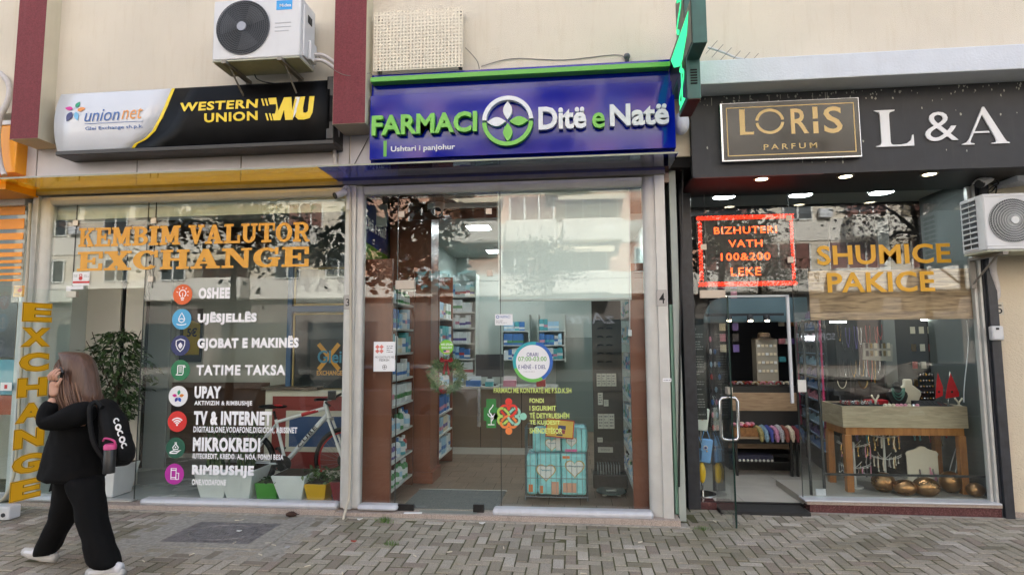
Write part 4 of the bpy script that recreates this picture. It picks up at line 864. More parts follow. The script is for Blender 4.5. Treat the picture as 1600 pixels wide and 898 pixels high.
# cream side wall right of the jewellery shop
rw = thing('side_wall', 'cream rendered wall at the right edge under the large air conditioner', 'wall', (4.6, .6, 0))
box('render', pm('cream_render_rough', (206, 194, 172), .9, nscale=2, namt=.05, bump=.9, bscale=90, dirt=.15, dcol=(170, 150, 120)), rw, xj3 + .003, 5.6, .45, .7, -.05, 2.98); box('beam', M_cream2, rw, xj3 + .003, 5.6, .46, .7, 2.982, 3.5)
box('plinth', M_step, rw, xj3 + .004, 5.6, .436, .449, -.05, gz(4) + .05)
MB().obox((P(1590, 282, .3).x + .1, .30, P(1590, 280, .3).z), (.42, .3, .07), .0, .0, -.1).build('concrete_stub', M_ledge, rw, bevel=.01)
# ================================================================== THE OTHER SIDE OF THE STREET (seen mirrored in the glass)
YO = -29.
def Mi(u, v, D=29., pl=0.): p = P(u, v, D); return Vector((p.x, 2 * pl - D, p.z))
M_ob = pm('pale_band_render', (214, 209, 200), .9, nscale=1, namt=.08, dirt=.3, dcol=(150, 140, 124)); M_os = pm('salmon_render', (200, 158, 136), .9, nscale=1.5, namt=.08); M_oc = pm('sand_render', (208, 198, 182), .9, nscale=1.5, namt=.08, dirt=.2)
M_ow = pm('dark_window_glass', (50, 58, 62), .1, spec=.8); M_of = pm('white_window_frame', (220, 220, 216), .5); M_od = pm('deep_balcony_shade', (120, 84, 76), .9)
ob = thing('opposite_block', 'cream and salmon apartment block with balconies across the street', 'building', (0, YO - 5, 0))
b = MB(); b.box(-36, -13, YO - 10, YO, 4.3, 19).box(8, 36, YO - 10, YO, 4.3, 19); b.build('wall', M_oc, ob)
b = MB(); b.box(-12.99, 7.99, YO - 10, YO, 4.3, 19); b.build('salmon_wall', M_os, ob)
box('ground_floor', pm('grey_shop_wall', (112, 104, 98), .8, nscale=1, namt=.2), ob, -36, 36, YO - 10, YO - .4, -.4, 4.29)
rnd = random.Random(11); z = 4.35; lev = 0
while z < 17:
    b = MB(); b.box(-36, 36, YO + .01, YO + .06, z, z + 1.28); b.build('band', M_ob, ob)
    x = -34.5
    while x < 34:
        wd = rnd.choice((3.0, 3.4, 2.6)); kind = rnd.random()
        if kind < .45:
            bl_ = MB().box(x, x + wd, YO + .062, YO + 1.2, z - .05, z + 1.25).build('balcony', M_ob, ob, bevel=.12)
            wn = box('window', M_od, ob, x + .2, x + wd - .2, YO - .3, YO + .02, z + 1.3, z + 2.85)  # balcony recess drawn as a flat panel, its shade put into the colour
            b = MB(); 
            for k in range(4): xx = x + .2 + k * (wd - .4) / 3; b.box(xx - .04, xx + .04, YO + .02, YO + .08, z + 1.3, z + 2.85)
            b.build('frame', M_of, wn)
            if rnd.random() < .5: MB().prism([(YO + .1, z + 2.9), (YO + 1.5, z + 2.45), (YO + 1.5, z + 2.25), (YO + .1, z + 2.7)], x - .2, x + wd + .2, fn=lambda y, zz, xx: (xx, y, zz)).build('awning', pm('striped_awning', (226, 214, 190), .8), ob)
        else:
            wn = box('window', M_ow, ob, x + .6, x + .6 + 1.5, YO + .065, YO + .09, z + 1.25 if lev else z + 1.3, z + 2.6)
            b = MB()
            for q in ((x + .52, x + .6, z + 1.2, z + 2.7), (x + 2.1, x + 2.18, z + 1.2, z + 2.7), (x + 1.3, x + 1.4, z + 1.2, z + 2.7), (x + .6, x + 2.1, z + 2.6, z + 2.7), (x + .6, x + 2.1, z + 1.2, z + 1.28)): b.box(q[0], q[1], YO + .062, YO + .14, q[2], q[3])
            b.build('frame', M_of, wn)
            if rnd.random() < .5: MB().box(x + 2.5, x + 3.2, YO + .065, YO + .35, z + 1.3, z + 1.8).build('cooler', M_acw, ob)
        x += wd + rnd.uniform(.3, 1.2)
    z += 3.0; lev += 1
ofn = lambda a, zz, d: (-a, YO + .36 + d, zz)
a_, c_ = Mi(745, 452), Mi(652, 425)
sb = box('sign_board', pm('teal_sign', (58, 140, 150), .4), ob, c_.x, a_.x, YO + .3, YO + .36, a_.z, c_.z)
text('KLINIKE DENTARE', 'lettering', WHITE, sb, (-a_.x + .15, a_.z + .25), (-c_.x - .15, c_.z - .25), ofn, ext=.02, off=.02)
a_, c_ = Mi(1322, 531, 29, .5), Mi(1246, 520, 29, .5); text('SOPHIE CAFFE', 'lettering', glow('lit_letter', (230, 232, 240), .7), ob, (-a_.x, a_.z), (-c_.x, c_.z), lambda a, zz, d: (-a, YO - .39 + d, zz), ext=.03, off=.02)
a_, c_ = Mi(962, 505, 29), Mi(884, 488, 29); text('zArte', 'lettering', glow('lit_letter', (0, 0, 0), 1), ob, (-a_.x, a_.z), (-c_.x, c_.z), lambda a, zz, d: (-a, YO - .39 + d, zz), ext=.03, shear=.2)
for k in range(12): xx = -33 + k * 5.6; box('shop_window', M_ow, ob, xx, xx + 4.4, YO - .395, YO - .36, .2, 2.9)
# trees on the near kerb and across the road
M_bark = pm('bark', (70, 60, 50), .9, nscale=20, namt=.3, bump=.8, bscale=40)
def tree(label, x, y, h, rad, cz, n, leaf, cols, nm, seed, zr=.75, trunk=.11):
    rnd = random.Random(seed); t = thing('street_tree', label, 'tree', (x, y, gz(x) - .02), 'street trees by the kerb')
    b = MB(); top = (x + rnd.uniform(-.2, .2), y + rnd.uniform(-.2, .2), cz - rad * .2)
    b.tube(curve([(x, y, -.05), (x + .05, y - .04, h * .5), top], 5), [trunk * (1 - .05 * k) for k in range(11)], 10)
    tips = []
    for k in range(9):
        a = k * 2.4; e = (x + rad * .75 * math.cos(a) * rnd.uniform(.6, 1), y + rad * .75 * math.sin(a) * rnd.uniform(.6, 1), cz + rad * zr * rnd.uniform(-.35, .8))
        b.tube(curve([top, tuple((Vector(top) + Vector(e)) / 2 + Vector((0, 0, .15))), e], 4), [trunk * .5 * (1 - .09 * q) for q in range(9)], 6); tips.append(e)
    b.build('trunk', M_bark, t, smooth=True)
    b = MB(); cl = tips + [(x + rad * rnd.gauss(0, .45), y + rad * rnd.gauss(0, .45), cz + rad * zr * rnd.gauss(0, .45)) for k in range(16)]
    for k in range(n):
        c = cl[rnd.randrange(len(cl))]; p = Vector((c[0] + rnd.gauss(0, rad * .19), c[1] + rnd.gauss(0, rad * .19), c[2] + rnd.gauss(0, rad * .15)))
        d = Vector((rnd.gauss(0, 1), rnd.gauss(0, 1), rnd.gauss(-.3, .6))).normalized(); s = d.cross(Vector((rnd.gauss(0, 1), rnd.gauss(0, 1), rnd.gauss(0, 1)))).normalized(); l = leaf * rnd.uniform(.7, 1.3); w_ = l * .25
        b.poly([p, p + d * l * .35 + s * w_, p + d * l * .75 + s * w_ * .8, p + d * l, p + d * l * .75 - s * w_ * .8, p + d * l * .35 - s * w_])
    b.build('crown', islandm(nm, cols, .55, 5, .2, 0), t, fix=False); return t
dk = [(34, 48, 26), (44, 62, 32), (26, 38, 22), (58, 76, 40)]
tree('broad leaved dark green street tree on the kerb behind the left shop window view', -3.6, -6.6, 3.2, 1.5, 3.9, 1500, .20, dk, 'dark_leaf', 1)
tree('dark green street tree on the kerb opposite the pharmacy cross', 3.1, -6.9, 3.2, 1.25, 4.0, 1200, .16, dk, 'dark_leaf', 2)
tree('small leaved olive street tree on the kerb opposite the right air conditioner', 8.6, -8.9, 3.6, 1.9, 4.6, 3000, .10, [(70, 66, 40), (92, 84, 52), (54, 58, 34)], 'olive_leaf', 3)
tree('tall dark street tree on the kerb opposite the exchange entrance', -8.8, -9.0, 4, 2.1, 5.0, 2400, .15, dk, 'dark_leaf', 4)
tree('street tree on the far pavement before the dental clinic', -1.2, -19.8, 4, 1.9, 4.6, 2600, .14, dk, 'dark_leaf', 5)
tree('street tree on the far pavement before the cafe', 8.0, -20.2, 4, 2.1, 4.8, 2600, .13, [(70, 66, 40), (92, 84, 52), (54, 58, 34)], 'olive_leaf', 6)
# parked cars
def car(label, x, y, col, nm):
    t = thing('parked_car', label, 'car', (x, y, -.4), 'cars parked along the kerb'); m = pm(nm, col, .2, .3, coat=1); z = -.4
    lo = [(-2.1, .32), (-2.15, .6), (-2.05, .82), (-1.2, .92), (1.35, .98), (2.0, .92), (2.15, .7), (2.1, .32)]
    MB().prism([(x + a, z + h) for a, h in lo], y - .86, y + .86).build('body', m, t, bevel=.05, smooth=True)
    b = MB(); b.frustum((x + .05, y, z + .93), (2.9, 1.6), (x + .1, y, z + 1.42), (1.75, 1.2)); b.build('cabin_glass', M_ow, t, bevel=.03)
    b = MB(); b.frustum((x + .1, y, z + 1.421), (1.78, 1.24), (x + .1, y, z + 1.48), (1.4, 1.0)); b.build('roof', m, t, bevel=.03)
    for a in (-1.3, 1.3):
        for s in (-1, 1):
            wl = MB().lathe([(.31, -.1), (.31, .1)], (x + a, y + s * .78, z + .31), 20, 'Y').build('wheel', M_acd, t); MB().lathe([(.19, -.01), (.17, .01)], (x + a, y + s * .885, z + .31), 16, 'Y').build('rim', M_alu, wl)
    return t
car('silver parked car at the kerb opposite the jewellery window', 4.0, -8.9, (150, 156, 164), 'car_silver'); car('dark red parked car behind the silver one', 9.0, -8.9, (70, 24, 26), 'car_red'); car('white parked car at the kerb opposite the exchange', -4.6, -9.1, (196, 198, 202), 'car_white')
um = thing('cafe_parasol', 'white cafe parasol on the far pavement', 'parasol', (9.2, -21, -.1)); MB().cyl((9.2, -21, -.1), (9.2, -21, 2.7), .03).build('pole', M_alu, um); MB().lathe([(1.9, 2.15), (1.9, 2.25), (.05, 2.8)], (9.2, -21, 0), 8).build('canopy', pm('canvas', (220, 214, 200), .9), um)
# ================================================================== WINDOW LETTERING (stuck to the inside of the panes)
def gfn(Y): return lambda a, z, d: (a, Y - d, z)
M_gv = pm('gold_vinyl', (222, 160, 52), .5); M_gv2 = pm('yellow_vinyl', (232, 172, 8), .5); M_dk = pm('dark_outline', (60, 52, 30), .6)
YV = -.0008
b = MB(); a_, c_ = P(122.5, 386, YV), P(484.5, 346.5, YV); slab_text(b, 'KEMBIM VALUTOR', (a_.x, a_.z), (c_.x, c_.z), gfn(YV), .001); b.build('lettering', M_gv, EF_W)
b = MB(); a_, c_ = P(120, 423.5, YV), P(483, 385, YV); slab_text(b, 'EXCHANGE', (a_.x, a_.z), (c_.x, c_.z), gfn(YV), .001); b.build('lettering', M_gv, EF_W)
M_vw = pm('window_vinyl_white', (246, 246, 250), .5)
rows = [('OSHEE', (310, 467), (359.5, 448.5), .058), ('UJËSJELLËS', (308.5, 507.5), (401.5, 486), .058), ('GJOBAT E MAKINËS', (308, 548), (467, 524), .058), ('TATIME TAKSA', (306.5, 586), (446.5, 569.5), .036), ('UPAY', (303.5, 622), (346, 603), .058), ('AKTIVIZIM & RIMBUSHJE', (303.5, 634.5), (394, 626), .036), ('TV & INTERNET', (302.5, 663.5), (424.5, 642.5), .058), ('DIGITALB,ONE,VODAFONE,DIGICOM, ABISSNET', (302, 676.5), (464.5, 667), .036), ('MIKROKREDI', (301, 704.5), (407, 683.5), .058), ('IUTECREDIT, KREDO. AL, NOA, FONDI BESA', (301, 717.5), (443, 709.5), .036), ('RIMBUSHJE', (299.5, 745), (397, 727), .058), ('ONE,VODAFONE', (299.5, 758.5), (353, 749), .036)]
for s, bl, tr, off in rows: ptext(s, 'lettering', M_vw, EF_W, bl, tr, YV, ext=.001, off=off, sp=1.13)
icons = [((285.5, 460), (222, 96, 36), 'bulb'), ((284, 498.5), (76, 166, 214), 'drop'), ((282, 539.5), (34, 44, 96), 'shield'), ((282, 578), (34, 120, 78), 'scroll'), ((278.5, 618.5), (232, 232, 236), 'petals'), ((277, 658), (216, 46, 44), 'wifi'), ((274.5, 699), (30, 92, 72), 'money'), ((272.5, 740), (184, 44, 160), 'phone')]
for (uv, c, kind) in icons:
    p = P(*uv, YV); r = P(uv[0] + 15, uv[1], YV).x - p.x
    ic = MB().prism(disc(p.x, p.z, r, 36), YV - .001, YV).build('icon', pm('icon_' + kind, c, .45), EF_W)
    b = MB(); Y = YV - .0012
    f = lambda pts: [(p.x + a * r, p.z + z * r) for a, z in pts]; sw = .09 * r
    if kind == 'bulb':
        b.stroke(f(arc(0, .1, .34, -60, 240)), sw, Y); b.prism(f(rect(-.18, -.42, .18, -.30)), Y - .002, Y); b.prism(f(rect(-.13, -.58, .13, -.48)), Y - .002, Y); b.stroke(f([(0, -.25), (0, .15)]), sw * .7, Y - .0001)
        for a in range(-20, 201, 37): b.stroke(f([(.5 * math.cos(R(a)), .1 + .5 * math.sin(R(a))), (.66 * math.cos(R(a)), .1 + .66 * math.sin(R(a)))]), sw * .8, Y)
    elif kind == 'drop':
        b.stroke(f([(0, .62), (.2, .3), (.32, .02), (.26, -.2), (0, -.32), (-.26, -.2), (-.32, .02), (-.2, .3)]), sw, Y, closed=True); b.stroke(f(arc(0, -.42, .5, 190, 350, rz=.14)), sw, Y); b.stroke(f([(-.25, -.02), (0, .06), (.25, -.036)]), sw, Y - .0001)
    elif kind == 'shield':
        b.stroke(f([(0, .62), (.45, .46), (.44, .036), (.28, -.32), (0, -.58), (-.28, -.32), (-.44, .036), (-.45, .46)]), sw, Y, closed=True); b.prism(f(petal(0, .3, .62, .42, -90)), Y - .002, Y)
    elif kind == 'scroll':
        b.stroke(f([(-.28, .45), (.42, .45), (.5, .3), (.32, .3)]), sw, Y); b.stroke(f([(-.28, .45), (-.28, -.32), (-.45, -.45), (.2, -.45), (.3, -.3), (.3, .42)]), sw, Y - .0001)
        for k in range(3): b.stroke(f([(-.14, .25 - k * .2), (.16, .25 - k * .2)]), sw, Y - .0002)
    elif kind == 'wifi':
        for k, q in enumerate((.26, .46, .68)): b.stroke(f(arc(0, -.36, q, 42, 138)), sw * 1.4, Y)
        b.prism(f(disc(0, -.32, .10, 14)), Y - .002, Y)
    elif kind == 'money':
        b.stroke(f([(-.08, .5), (.08, .5), (.04, .34), (.3, .02), (.22, -.14), (-.22, -.14), (-.3, .02), (-.04, .34)]), sw, Y, closed=True); b.prism(f(disc(0, .06, .08, 10)), Y - .002, Y); b.stroke(f([(-.6, -.45), (-.2, -.28), (.1, -.34), (.55, -.2), (.1, -.52), (-.6, -.52)]), sw * 1.3, Y - .0001)
    elif kind == 'phone':
        b.stroke(f([(-.34, .55), (.18, .55), (.18, -.5), (-.34, -.5)]), sw, Y, closed=True); b.stroke(f([(-.34, .38), (.18, .38)]), sw, Y - .0001); b.stroke(f([(-.34, -.34), (.18, -.34)]), sw, Y - .0001); b.stroke(f([(.2, .1), (.46, .1), (.46, -.5), (.2, -.5)]), sw, Y - .0001)
    if kind == 'petals':
        for an, cc, nm in ((80, (30, 150, 110), 'green'), (10, (224, 140, 60), 'orange'), (-62, (40, 90, 190), 'blue'), (-118, (60, 60, 150), 'navy'), (170, (206, 40, 140), 'magenta')): MB().prism(petal(p.x, p.z, r * .5, r * .3, an, r * .12), Y - .002, Y).build('petal', pm('petal_' + nm + '_b', cc, .4), ic)
    else: b.build('symbol', M_vw, ic)
# vertical EXCHANGE on the swung-out door
b1, b2, b3 = MB(), MB(), MB()
for k, ch in enumerate('EXCHANGE'):
    zt = 2.035 - k * .232; a0, a1 = .40 + (.0 if ch != 'I' else .1), .665
    addtext(b1, ch, (a0 - .006, zt - .176), (a1 + .006, zt + .006), lambda a, z, d: ddoor(a, z, .0065 + d), ext=.0008, off=.075)
    addtext(b2, ch, (a0, zt - .17), (a1, zt), lambda a, z, d: ddoor(a, z, .0075 + d), ext=.0006, off=.058)
    addtext(b3, ch, (a0 + .003, zt - .167), (a1 - .003, zt - .003), lambda a, z, d: ddoor(a, z, .0083 + d), ext=.0006, off=.045)
b1.build('lettering_edge', M_gv2, ED); b2.build('lettering_outline', M_dk, ED); b3.build('lettering', M_gv2, ED)
def paper(parent, q0, q1, Y, mat=None, name='notice'):
    a, c = P(*q0, Y), P(*q1, Y); return box(name, mat or WHITE, parent, a.x, c.x, Y - .0008, Y, a.z, c.z)
def lines(parent, q0, q1, Y, n, mat, wd=.35, seed=1, name='printed_lines'):
    """rows of unreadably small print"""
    rnd = random.Random(seed); a, c = P(*q0, Y), P(*q1, Y); b = MB(); h = (c.z - a.z) / n
    for k in range(n):
        x = a.x
        while x < c.x - .004:
            l = rnd.uniform(.006, .03); e = min(c.x, x + l); b.box(x, e, Y - .0006, Y, a.z + k * h + h * .3, a.z + k * h + h * (.3 + wd)); x = e + .005
            if rnd.random() < .08: break
    return b.build(name, mat, parent)
M_gr = pm('print_grey', (120, 120, 124), .6); M_rp = pm('print_red', (196, 40, 44), .5)
pp_ = paper(EF_W, (113, 446), (140.5, 424.5), YV, name='sticker'); b = MB(); p = P(126, 433, YV - .002); b.prism(disc(p.x, p.z - .01, .022, 6), YV - .003, YV - .001); b.stroke([(p.x - .014, p.z + .01), (p.x - .01, p.z + .03), (p.x + .01, p.z + .03), (p.x + .014, p.z + .01)], .007, YV - .0012); q0, q1 = P(114, 442.5, YV), P(140, 439, YV); b.box(q0.x, q1.x, YV - .003, YV - .001, q0.z, q1.z); b.build('padlock_print', M_rp, pp_); lines(pp_, (115, 433), (121, 429), YV - .0012, 2, M_gr); lines(pp_, (131, 433), (139, 429), YV - .0012, 2, M_gr)
# ---- pharmacy panes
n1 = paper(PF_L, (583.5, 580), (617.5, 533.5), YV); p = P(593, 545, YV)
b = MB()
for k in range(4): a = R(45 + 90 * k); b.obox((p.x + .028 * math.cos(a), YV - .0015, p.z + .028 * math.sin(a)), (.03, .001, .03), 0, 0, R(45))
b.build('logo_print', pm('print_salmon', (214, 120, 110), .5), n1); ptext('ME KONTRATE ME', 'print', M_gr, n1, (586, 559.5), (615.5, 556), YV - .001, ext=.0006); ptext('FSDKSH', 'print', M_ink, n1, (593, 564), (608, 560.5), YV - .001, ext=.0006); b = MB(); p = P(601, 573, YV); b.stroke(arc(p.x, p.z, .02, 0, 350, 20), .003, YV - .001, closed=True); b.stroke([(p.x - .014, p.z), (p.x + .014, p.z)], .004, YV - .0012); b.stroke([(p.x, p.z - .014), (p.x, p.z + .014)], .004, YV - .0014); b.build('print', M_ink, n1); lines(n1, (604, 551), (614, 539), YV - .001, 4, M_gr)
n2 = paper(PF_R, (773.5, 508), (801, 490.5), YV); lines(n2, (775, 505), (799, 499.5), YV - .001, 3, M_gr); ptext('FARMACI', 'print', M_ub, n2, (781, 497), (797, 492.5), YV - .001, ext=.0006); b = MB(); p = P(777.5, 495, YV); b.stroke(arc(p.x, p.z, .012, 0, 350, 16), .006, YV - .001, closed=True); b.build('print', M_ub, n2)
M_ly = pm('lime_vinyl', (214, 232, 128), .5)
ptext('FARMACI ME KONTRATË ME F.S.D.K.SH', 'lettering', M_ly, PF_R, (771.5, 613.5), (892.5, 604), YV, ext=.001, off=.012)
for k, (s, x1, vb, vt) in enumerate((('FONDI', 849.5, 629, 622), ('I SIGURIMIT', 869, 641, 633.5), ('TË DETYRUESHËM', 889.5, 653, 643.5), ('TË KUJDESIT', 875, 664.5, 655), ('SHËNDETËSOR', 878.5, 676.5, 667))): ptext(s, 'lettering', M_ly, PF_R, (827.5, vb), (x1, vt), YV, ext=.001, off=.02)
# opening hours disc
p = P(832.5, 565, YV); r = P(864, 565, YV).x - p.x
for a0, a1, c, nm in ((80, 200, (46, 160, 170), 'teal'), (200, 300, (104, 182, 84), 'green'), (300, 440, (40, 96, 176), 'blue')): MB().prism(ring(p.x, p.z, r, r, r * .84, r * .84, a0, a1, 20), YV - .001, YV).build('hours_ring', pm('ring_' + nm, c, .5), PF_R)
hd = MB().prism(disc(p.x, p.z, r * .84, 40), YV - .0012, YV).build('hours_disc', WHITE, PF_R)
M_nb = pm('print_navy', (58, 66, 130), .5)
ptext('ORARI', 'print', M_nb, hd, (823, 556.5), (841, 550.5), YV - .0013, ext=.0006, off=.01); ptext('07:00-03:00', 'print', pm('print_green', (96, 170, 70), .5), hd, (809.5, 564), (854, 556.8), YV - .0013, ext=.0006, off=.012); ptext('E HËNË - E DIEL', 'print', M_nb, hd, (810, 576), (853, 568.5), YV - .0013, ext=.0006, off=.01); lines(hd, (818, 581), (848, 579.5), YV - .0013, 1, M_gr)
# speak english bubble and contract logo
p = P(697.5, 542, YV); bub = MB().prism(disc(p.x, p.z, .067, 30), YV - .001, YV).build('round_sticker', pm('bubble_green', (122, 190, 56), .5), PD); ptext('WE SPEAK', 'print', WHITE, bub, (688.5, 539.5), (708, 536), YV - .0011, ext=.0006, off=.02); ptext('ENGLISH!', 'print', WHITE, bub, (690, 544.5), (706, 541), YV - .0011, ext=.0006, off=.02)
q0, q1 = P(693, 551, YV), P(702.5, 546.5, YV); h = (q1.z - q0.z) / 7; b = MB()
for k in range(7): b.mi = k % 2; b.box(q0.x, q1.x, YV - .002, YV - .001, q0.z + k * h, q0.z + (k + 1) * h - .0002)
b.mi = 2; b.box(q0.x, q0.x + (q1.x - q0.x) * .42, YV - .003, YV - .002, q0.z + 3 * h, q1.z); b.build('flag_print', [M_rp, WHITE, M_nb], bub)
c0 = P(767.5, 645.5, YV); gcr = pm('cross_green', (52, 128, 62), .5); u_ = P(776, 645, YV).x - c0.x
cr = MB().prism([(c0.x + x * u_, c0.z + z * u_ * 2.6) for x, z in ((-.9, -1), (.9, -1), (.9, -.5), (1.4, -.5), (1.4, .42), (.9, .42), (.9, 1), (-.9, 1), (-.9, .42), (-1.4, .42), (-1.4, -.5), (-.9, -.5))], YV - .001, YV).build('green_cross', gcr, PF_R)
b = MB(); b.stroke([(c0.x + .018 * math.sin(k * .8), c0.z - .07 + k * .015) for k in range(11)], .008, YV - .0012); b.stroke([(c0.x, c0.z - .10), (c0.x, c0.z + .0)], .006, YV - .0015); b.stroke(arc(c0.x, c0.z + .0, .03, 180, 360), .007, YV - .0018); b.stroke([(c0.x - .03, c0.z - .10), (c0.x + .03, c0.z - .10)], .007, YV - .0012); b.build('serpent_print', M_vw, cr)
c0 = P(795, 650, YV); s_ = P(805, 650, YV).x - c0.x
for an, c, nm in ((90, (222, 60, 50), 'red'), (0, (146, 206, 186), 'mint'), (270, (232, 130, 66), 'orange'), (180, (170, 204, 96), 'lime')):
    b = MB(); ca, sa = math.cos(R(an - 90)), math.sin(R(an - 90)); g = lambda pts: [(c0.x + (x * ca - z * sa) * s_, c0.z + (x * sa + z * ca) * s_) for x, z in pts]
    b.prism(g(disc(0, 2.25, .55, 18)), YV - .001, YV)
    b.stroke(g(arc(-.62, 1.05, .62, 200, 30, 10) + [(0, .95)]), .36 * s_, YV); b.stroke(g(arc(.62, 1.05, .62, -20, 150, 10) + [(0, .95)]), .36 * s_, YV - .0002); b.stroke(g([(1.15, .75), (.6, .15), (.1, -.1)]), .36 * s_, YV - .0004); b.stroke(g([(-1.15, .75), (-.6, .15)]), .36 * s_, YV - .0003)
    b.build('people_logo', pm('logo_' + nm, c, .5), PF_R)
# ---- post and label stickers
st = paper(pf, (1035.5, 596), (1049, 590.5), -.0715, name='sticker'); lines(st, (1037, 595), (1048, 592), -.0725, 1, M_gr)
b = MB(); p = P(1038, 567, -.072); 
for k in range(5):
    for j in range(5):
        if (k * 7 + j * 3) % 4 in (0, 1) and k not in (1, 3): b.box(p.x - .02 + k * .008, p.x - .013 + k * .008, -.0728, -.0705, p.z - .02 + j * .008, p.z - .013 + j * .008)
# ---- jewellery panes
YJ = Y2 - .001; M_sh = pm('golden_letter', (214, 160, 30), .45)
ptext('SHUMICE', 'lettering', M_sh, jf, (1277.3, 414.5), (1484, 379.5), YJ, ext=.003, off=.022, sp=1.036); ptext('PAKICE', 'lettering', M_sh, jf, (1293.5, 457.5), (1458.8, 423), YJ, ext=.003, off=.022, sp=1.036)
YK = Y2 + .0145
stx = paper(jf, (1080.5, 655), (1100, 507.5), YK, pm('smoky_film', (30, 31, 32), .5), 'film_notice'); lines(stx, (1081.5, 653), (1098, 520), YK - .001, 34, pm('print_pale', (128, 128, 128), .6), .38, 3)
b = MB(); p = P(1084.5, 514, YK); b.stroke(arc(p.x, p.z, .014, 0, 350, 16),   .004, YK - .001, closed=True); b.build('ring_print', pm('print_pale', (0, 0, 0)), stx)
lb = thing('led_sign', 'red glowing LED message board in the jewellery window reading BIZHUTERI', 'LED sign', tuple(P(1165, 453, .53)))
def z8(u, v, Y=.53): p = P(1040 + u / 2.857, 270 + v / 2.857, Y); return (p.x, p.z)
q0, q1 = z8(148, 512), z8(572, 178); box('back_panel', pm('led_back', (34, 26, 26), .3), lb, q0[0], q1[0], .535, .56, q0[1], q1[1])
M_lr = glow('led_red', (255, 52, 30), .7); M_lo = glow('led_orange', (255, 86, 40), .9)
b = MB(); wx = .062; nh, nv = 30, 22
def chev(cx, cz, s, ang):
    ca, sa = math.cos(R(ang)), math.sin(R(ang))
    for q in (((-.5, .5), (0, .5), (.5, 0), (0, 0)), ((-.5, -.5), (0, -.5), (.5, 0), (0, 0))): b.prism([(cx + (x * ca - z * sa) * s, cz + (x * sa + z * ca) * s) for x, z in (q if q[0][1] > 0 else q[::-1])], .531, .534)
for k in range(nh):
    x = q0[0] + (k + .5) / nh * (q1[0] - q0[0]); chev(x, q1[1] - wx / 2, .042, 180); chev(x, q0[1] + wx / 2, .042, 0)
for k in range(2, nv - 2):
    z = q0[1] + (k + .5) / nv * (q1[1] - q0[1]); chev(q0[0] + wx / 2, z, .036, 90); chev(q1[0] - wx / 2, z, .036, -90)
b.build('chevron_border', M_lr, lb)
b = MB()
for d in (.002, wx - .002):
    for x0_, x1_, z0_, z1_ in ((q0[0] + d, q1[0] - d, q0[1] + d, q0[1] + d + .004), (q0[0] + d, q1[0] - d, q1[1] - d - .004, q1[1] - d), (q0[0] + d, q0[0] + d + .004, q0[1] + d + .004, q1[1] - d - .004), (q1[0] - d - .004, q1[0] - d, q0[1] + d + .004, q1[1] - d - .004)): b.box(x0_, x1_, .532, .5345, z0_, z1_)
None
SLAB2 = {}
for s, bl, tr in (('BIZHUTERI', (217, 274), (496, 236)), ('VATH', (282, 332), (432, 297)), ('100&200', (248, 392), (467, 354)), ('LEKE', (293, 459), (425, 421))): text(s, 'led_text', M_lo, lb, z8(*bl), z8(*tr), gfn(.5345), ext=.002, off=.012, sp=1.15)
# ================================================================== NEIGHBOUR ON THE LEFT
nb = thing('orange_shopfront', 'glass front with orange striped film and orange fascia at the far left edge', 'shopfront', (-6.2, 0, .1))
M_or = pm('orange_film', (240, 152, 20), .45)
xr = P(45, 330, .0).x - .02; XL = -6.9
b = MB()
for v0, v1 in ((336, 316), (358, 342), (374.5, 364), (388.7, 380.5), (401, 394), (411, 406), (420, 416), (429.5, 426), (439, 436)): b.box(XL, xr - .02, -.0025, -.0005, P(20, v0, 0).z, P(20, v1, 0).z)
b.build('striped_film', M_or, nb); pane(nb, XL, xr, .16, Z_TR)
box('transom', M_alu, nb, XL, xr + .02, -.05, .03, 3.06, 3.14, .006); sill(nb, XL, xr + .02, .13, .21)
xq = P(21, 600, .0).x; box('frame_post', M_camw, nb, xq - .03, xq + .03, .02, .05, .2, P(20, 452, .02).z, .004)
box('orange_fascia', pm('orange_sign', (238, 158, 24), .35), nb, -7.4, P(29, 230, -.2).x, -.22, -.082, P(10, 271, -.2).z, P(10, 197, -.2).z, .01); box('fascia_cap', WHITE, nb, -7.4, P(29, 230, -.2).x - .02, -.23, -.1, P(10, 197, -.2).z + .002, P(10, 190, -.2).z)
p = P(27, 297, -.30); box('orange_awning', pm('orange_sign', (0, 0, 0)), nb, -7.2, p.x, -.42, -.05, p.z - .02, p.z + .05); box('awning_cap', WHITE, nb, p.x - .02, p.x + .05, -.44, -.36, p.z + .052, p.z + .08)
st = paper(nb, (20.5, 463.5), (41, 446), .0115, pm('amber_sticker', (214, 150, 40), .5), 'sticker'); lines(st, (23, 450), (39, 448), .0105, 1, M_gr); b = MB(); p = P(31, 454, .01); b.prism(petal(p.x - .03, p.z, .06, .04, 10), .0095, .0105); b.build('sticker_print', M_rp, st); lines(st, (23, 462), (39, 458), .0105, 2, M_gr)
box('poster', pm('poster_blue', (92, 158, 180), .5), nb, XL, xq - .06, .05, .055, 1.15, 1.5); box('poster', pm('poster_red', (170, 84, 58), .5), nb, xq - .55, xq - .04, .06, .065, .95, 1.14); box('poster', pm('poster_dark', (52, 54, 62), .5), nb, XL, xq - .08, .06, .065, 1.52, 2.15)
lk = paper(nb, (0, 610), (19, 597), -.012, WHITE, 'sticker'); b = MB(); p = P(9, 603, -.014); b.box(p.x - .015, p.x + .015, -.015, -.013, p.z - .025, p.z + .015); b.build('sticker_print', M_rp, lk)
room_n = thing('neighbour_room', 'pale interior behind the orange striped glass at the far left', 'room', (-6.3, 1, .1)); M_wg = pm('interior_grey_green', (190, 200, 194), .8, nscale=2, namt=.04)
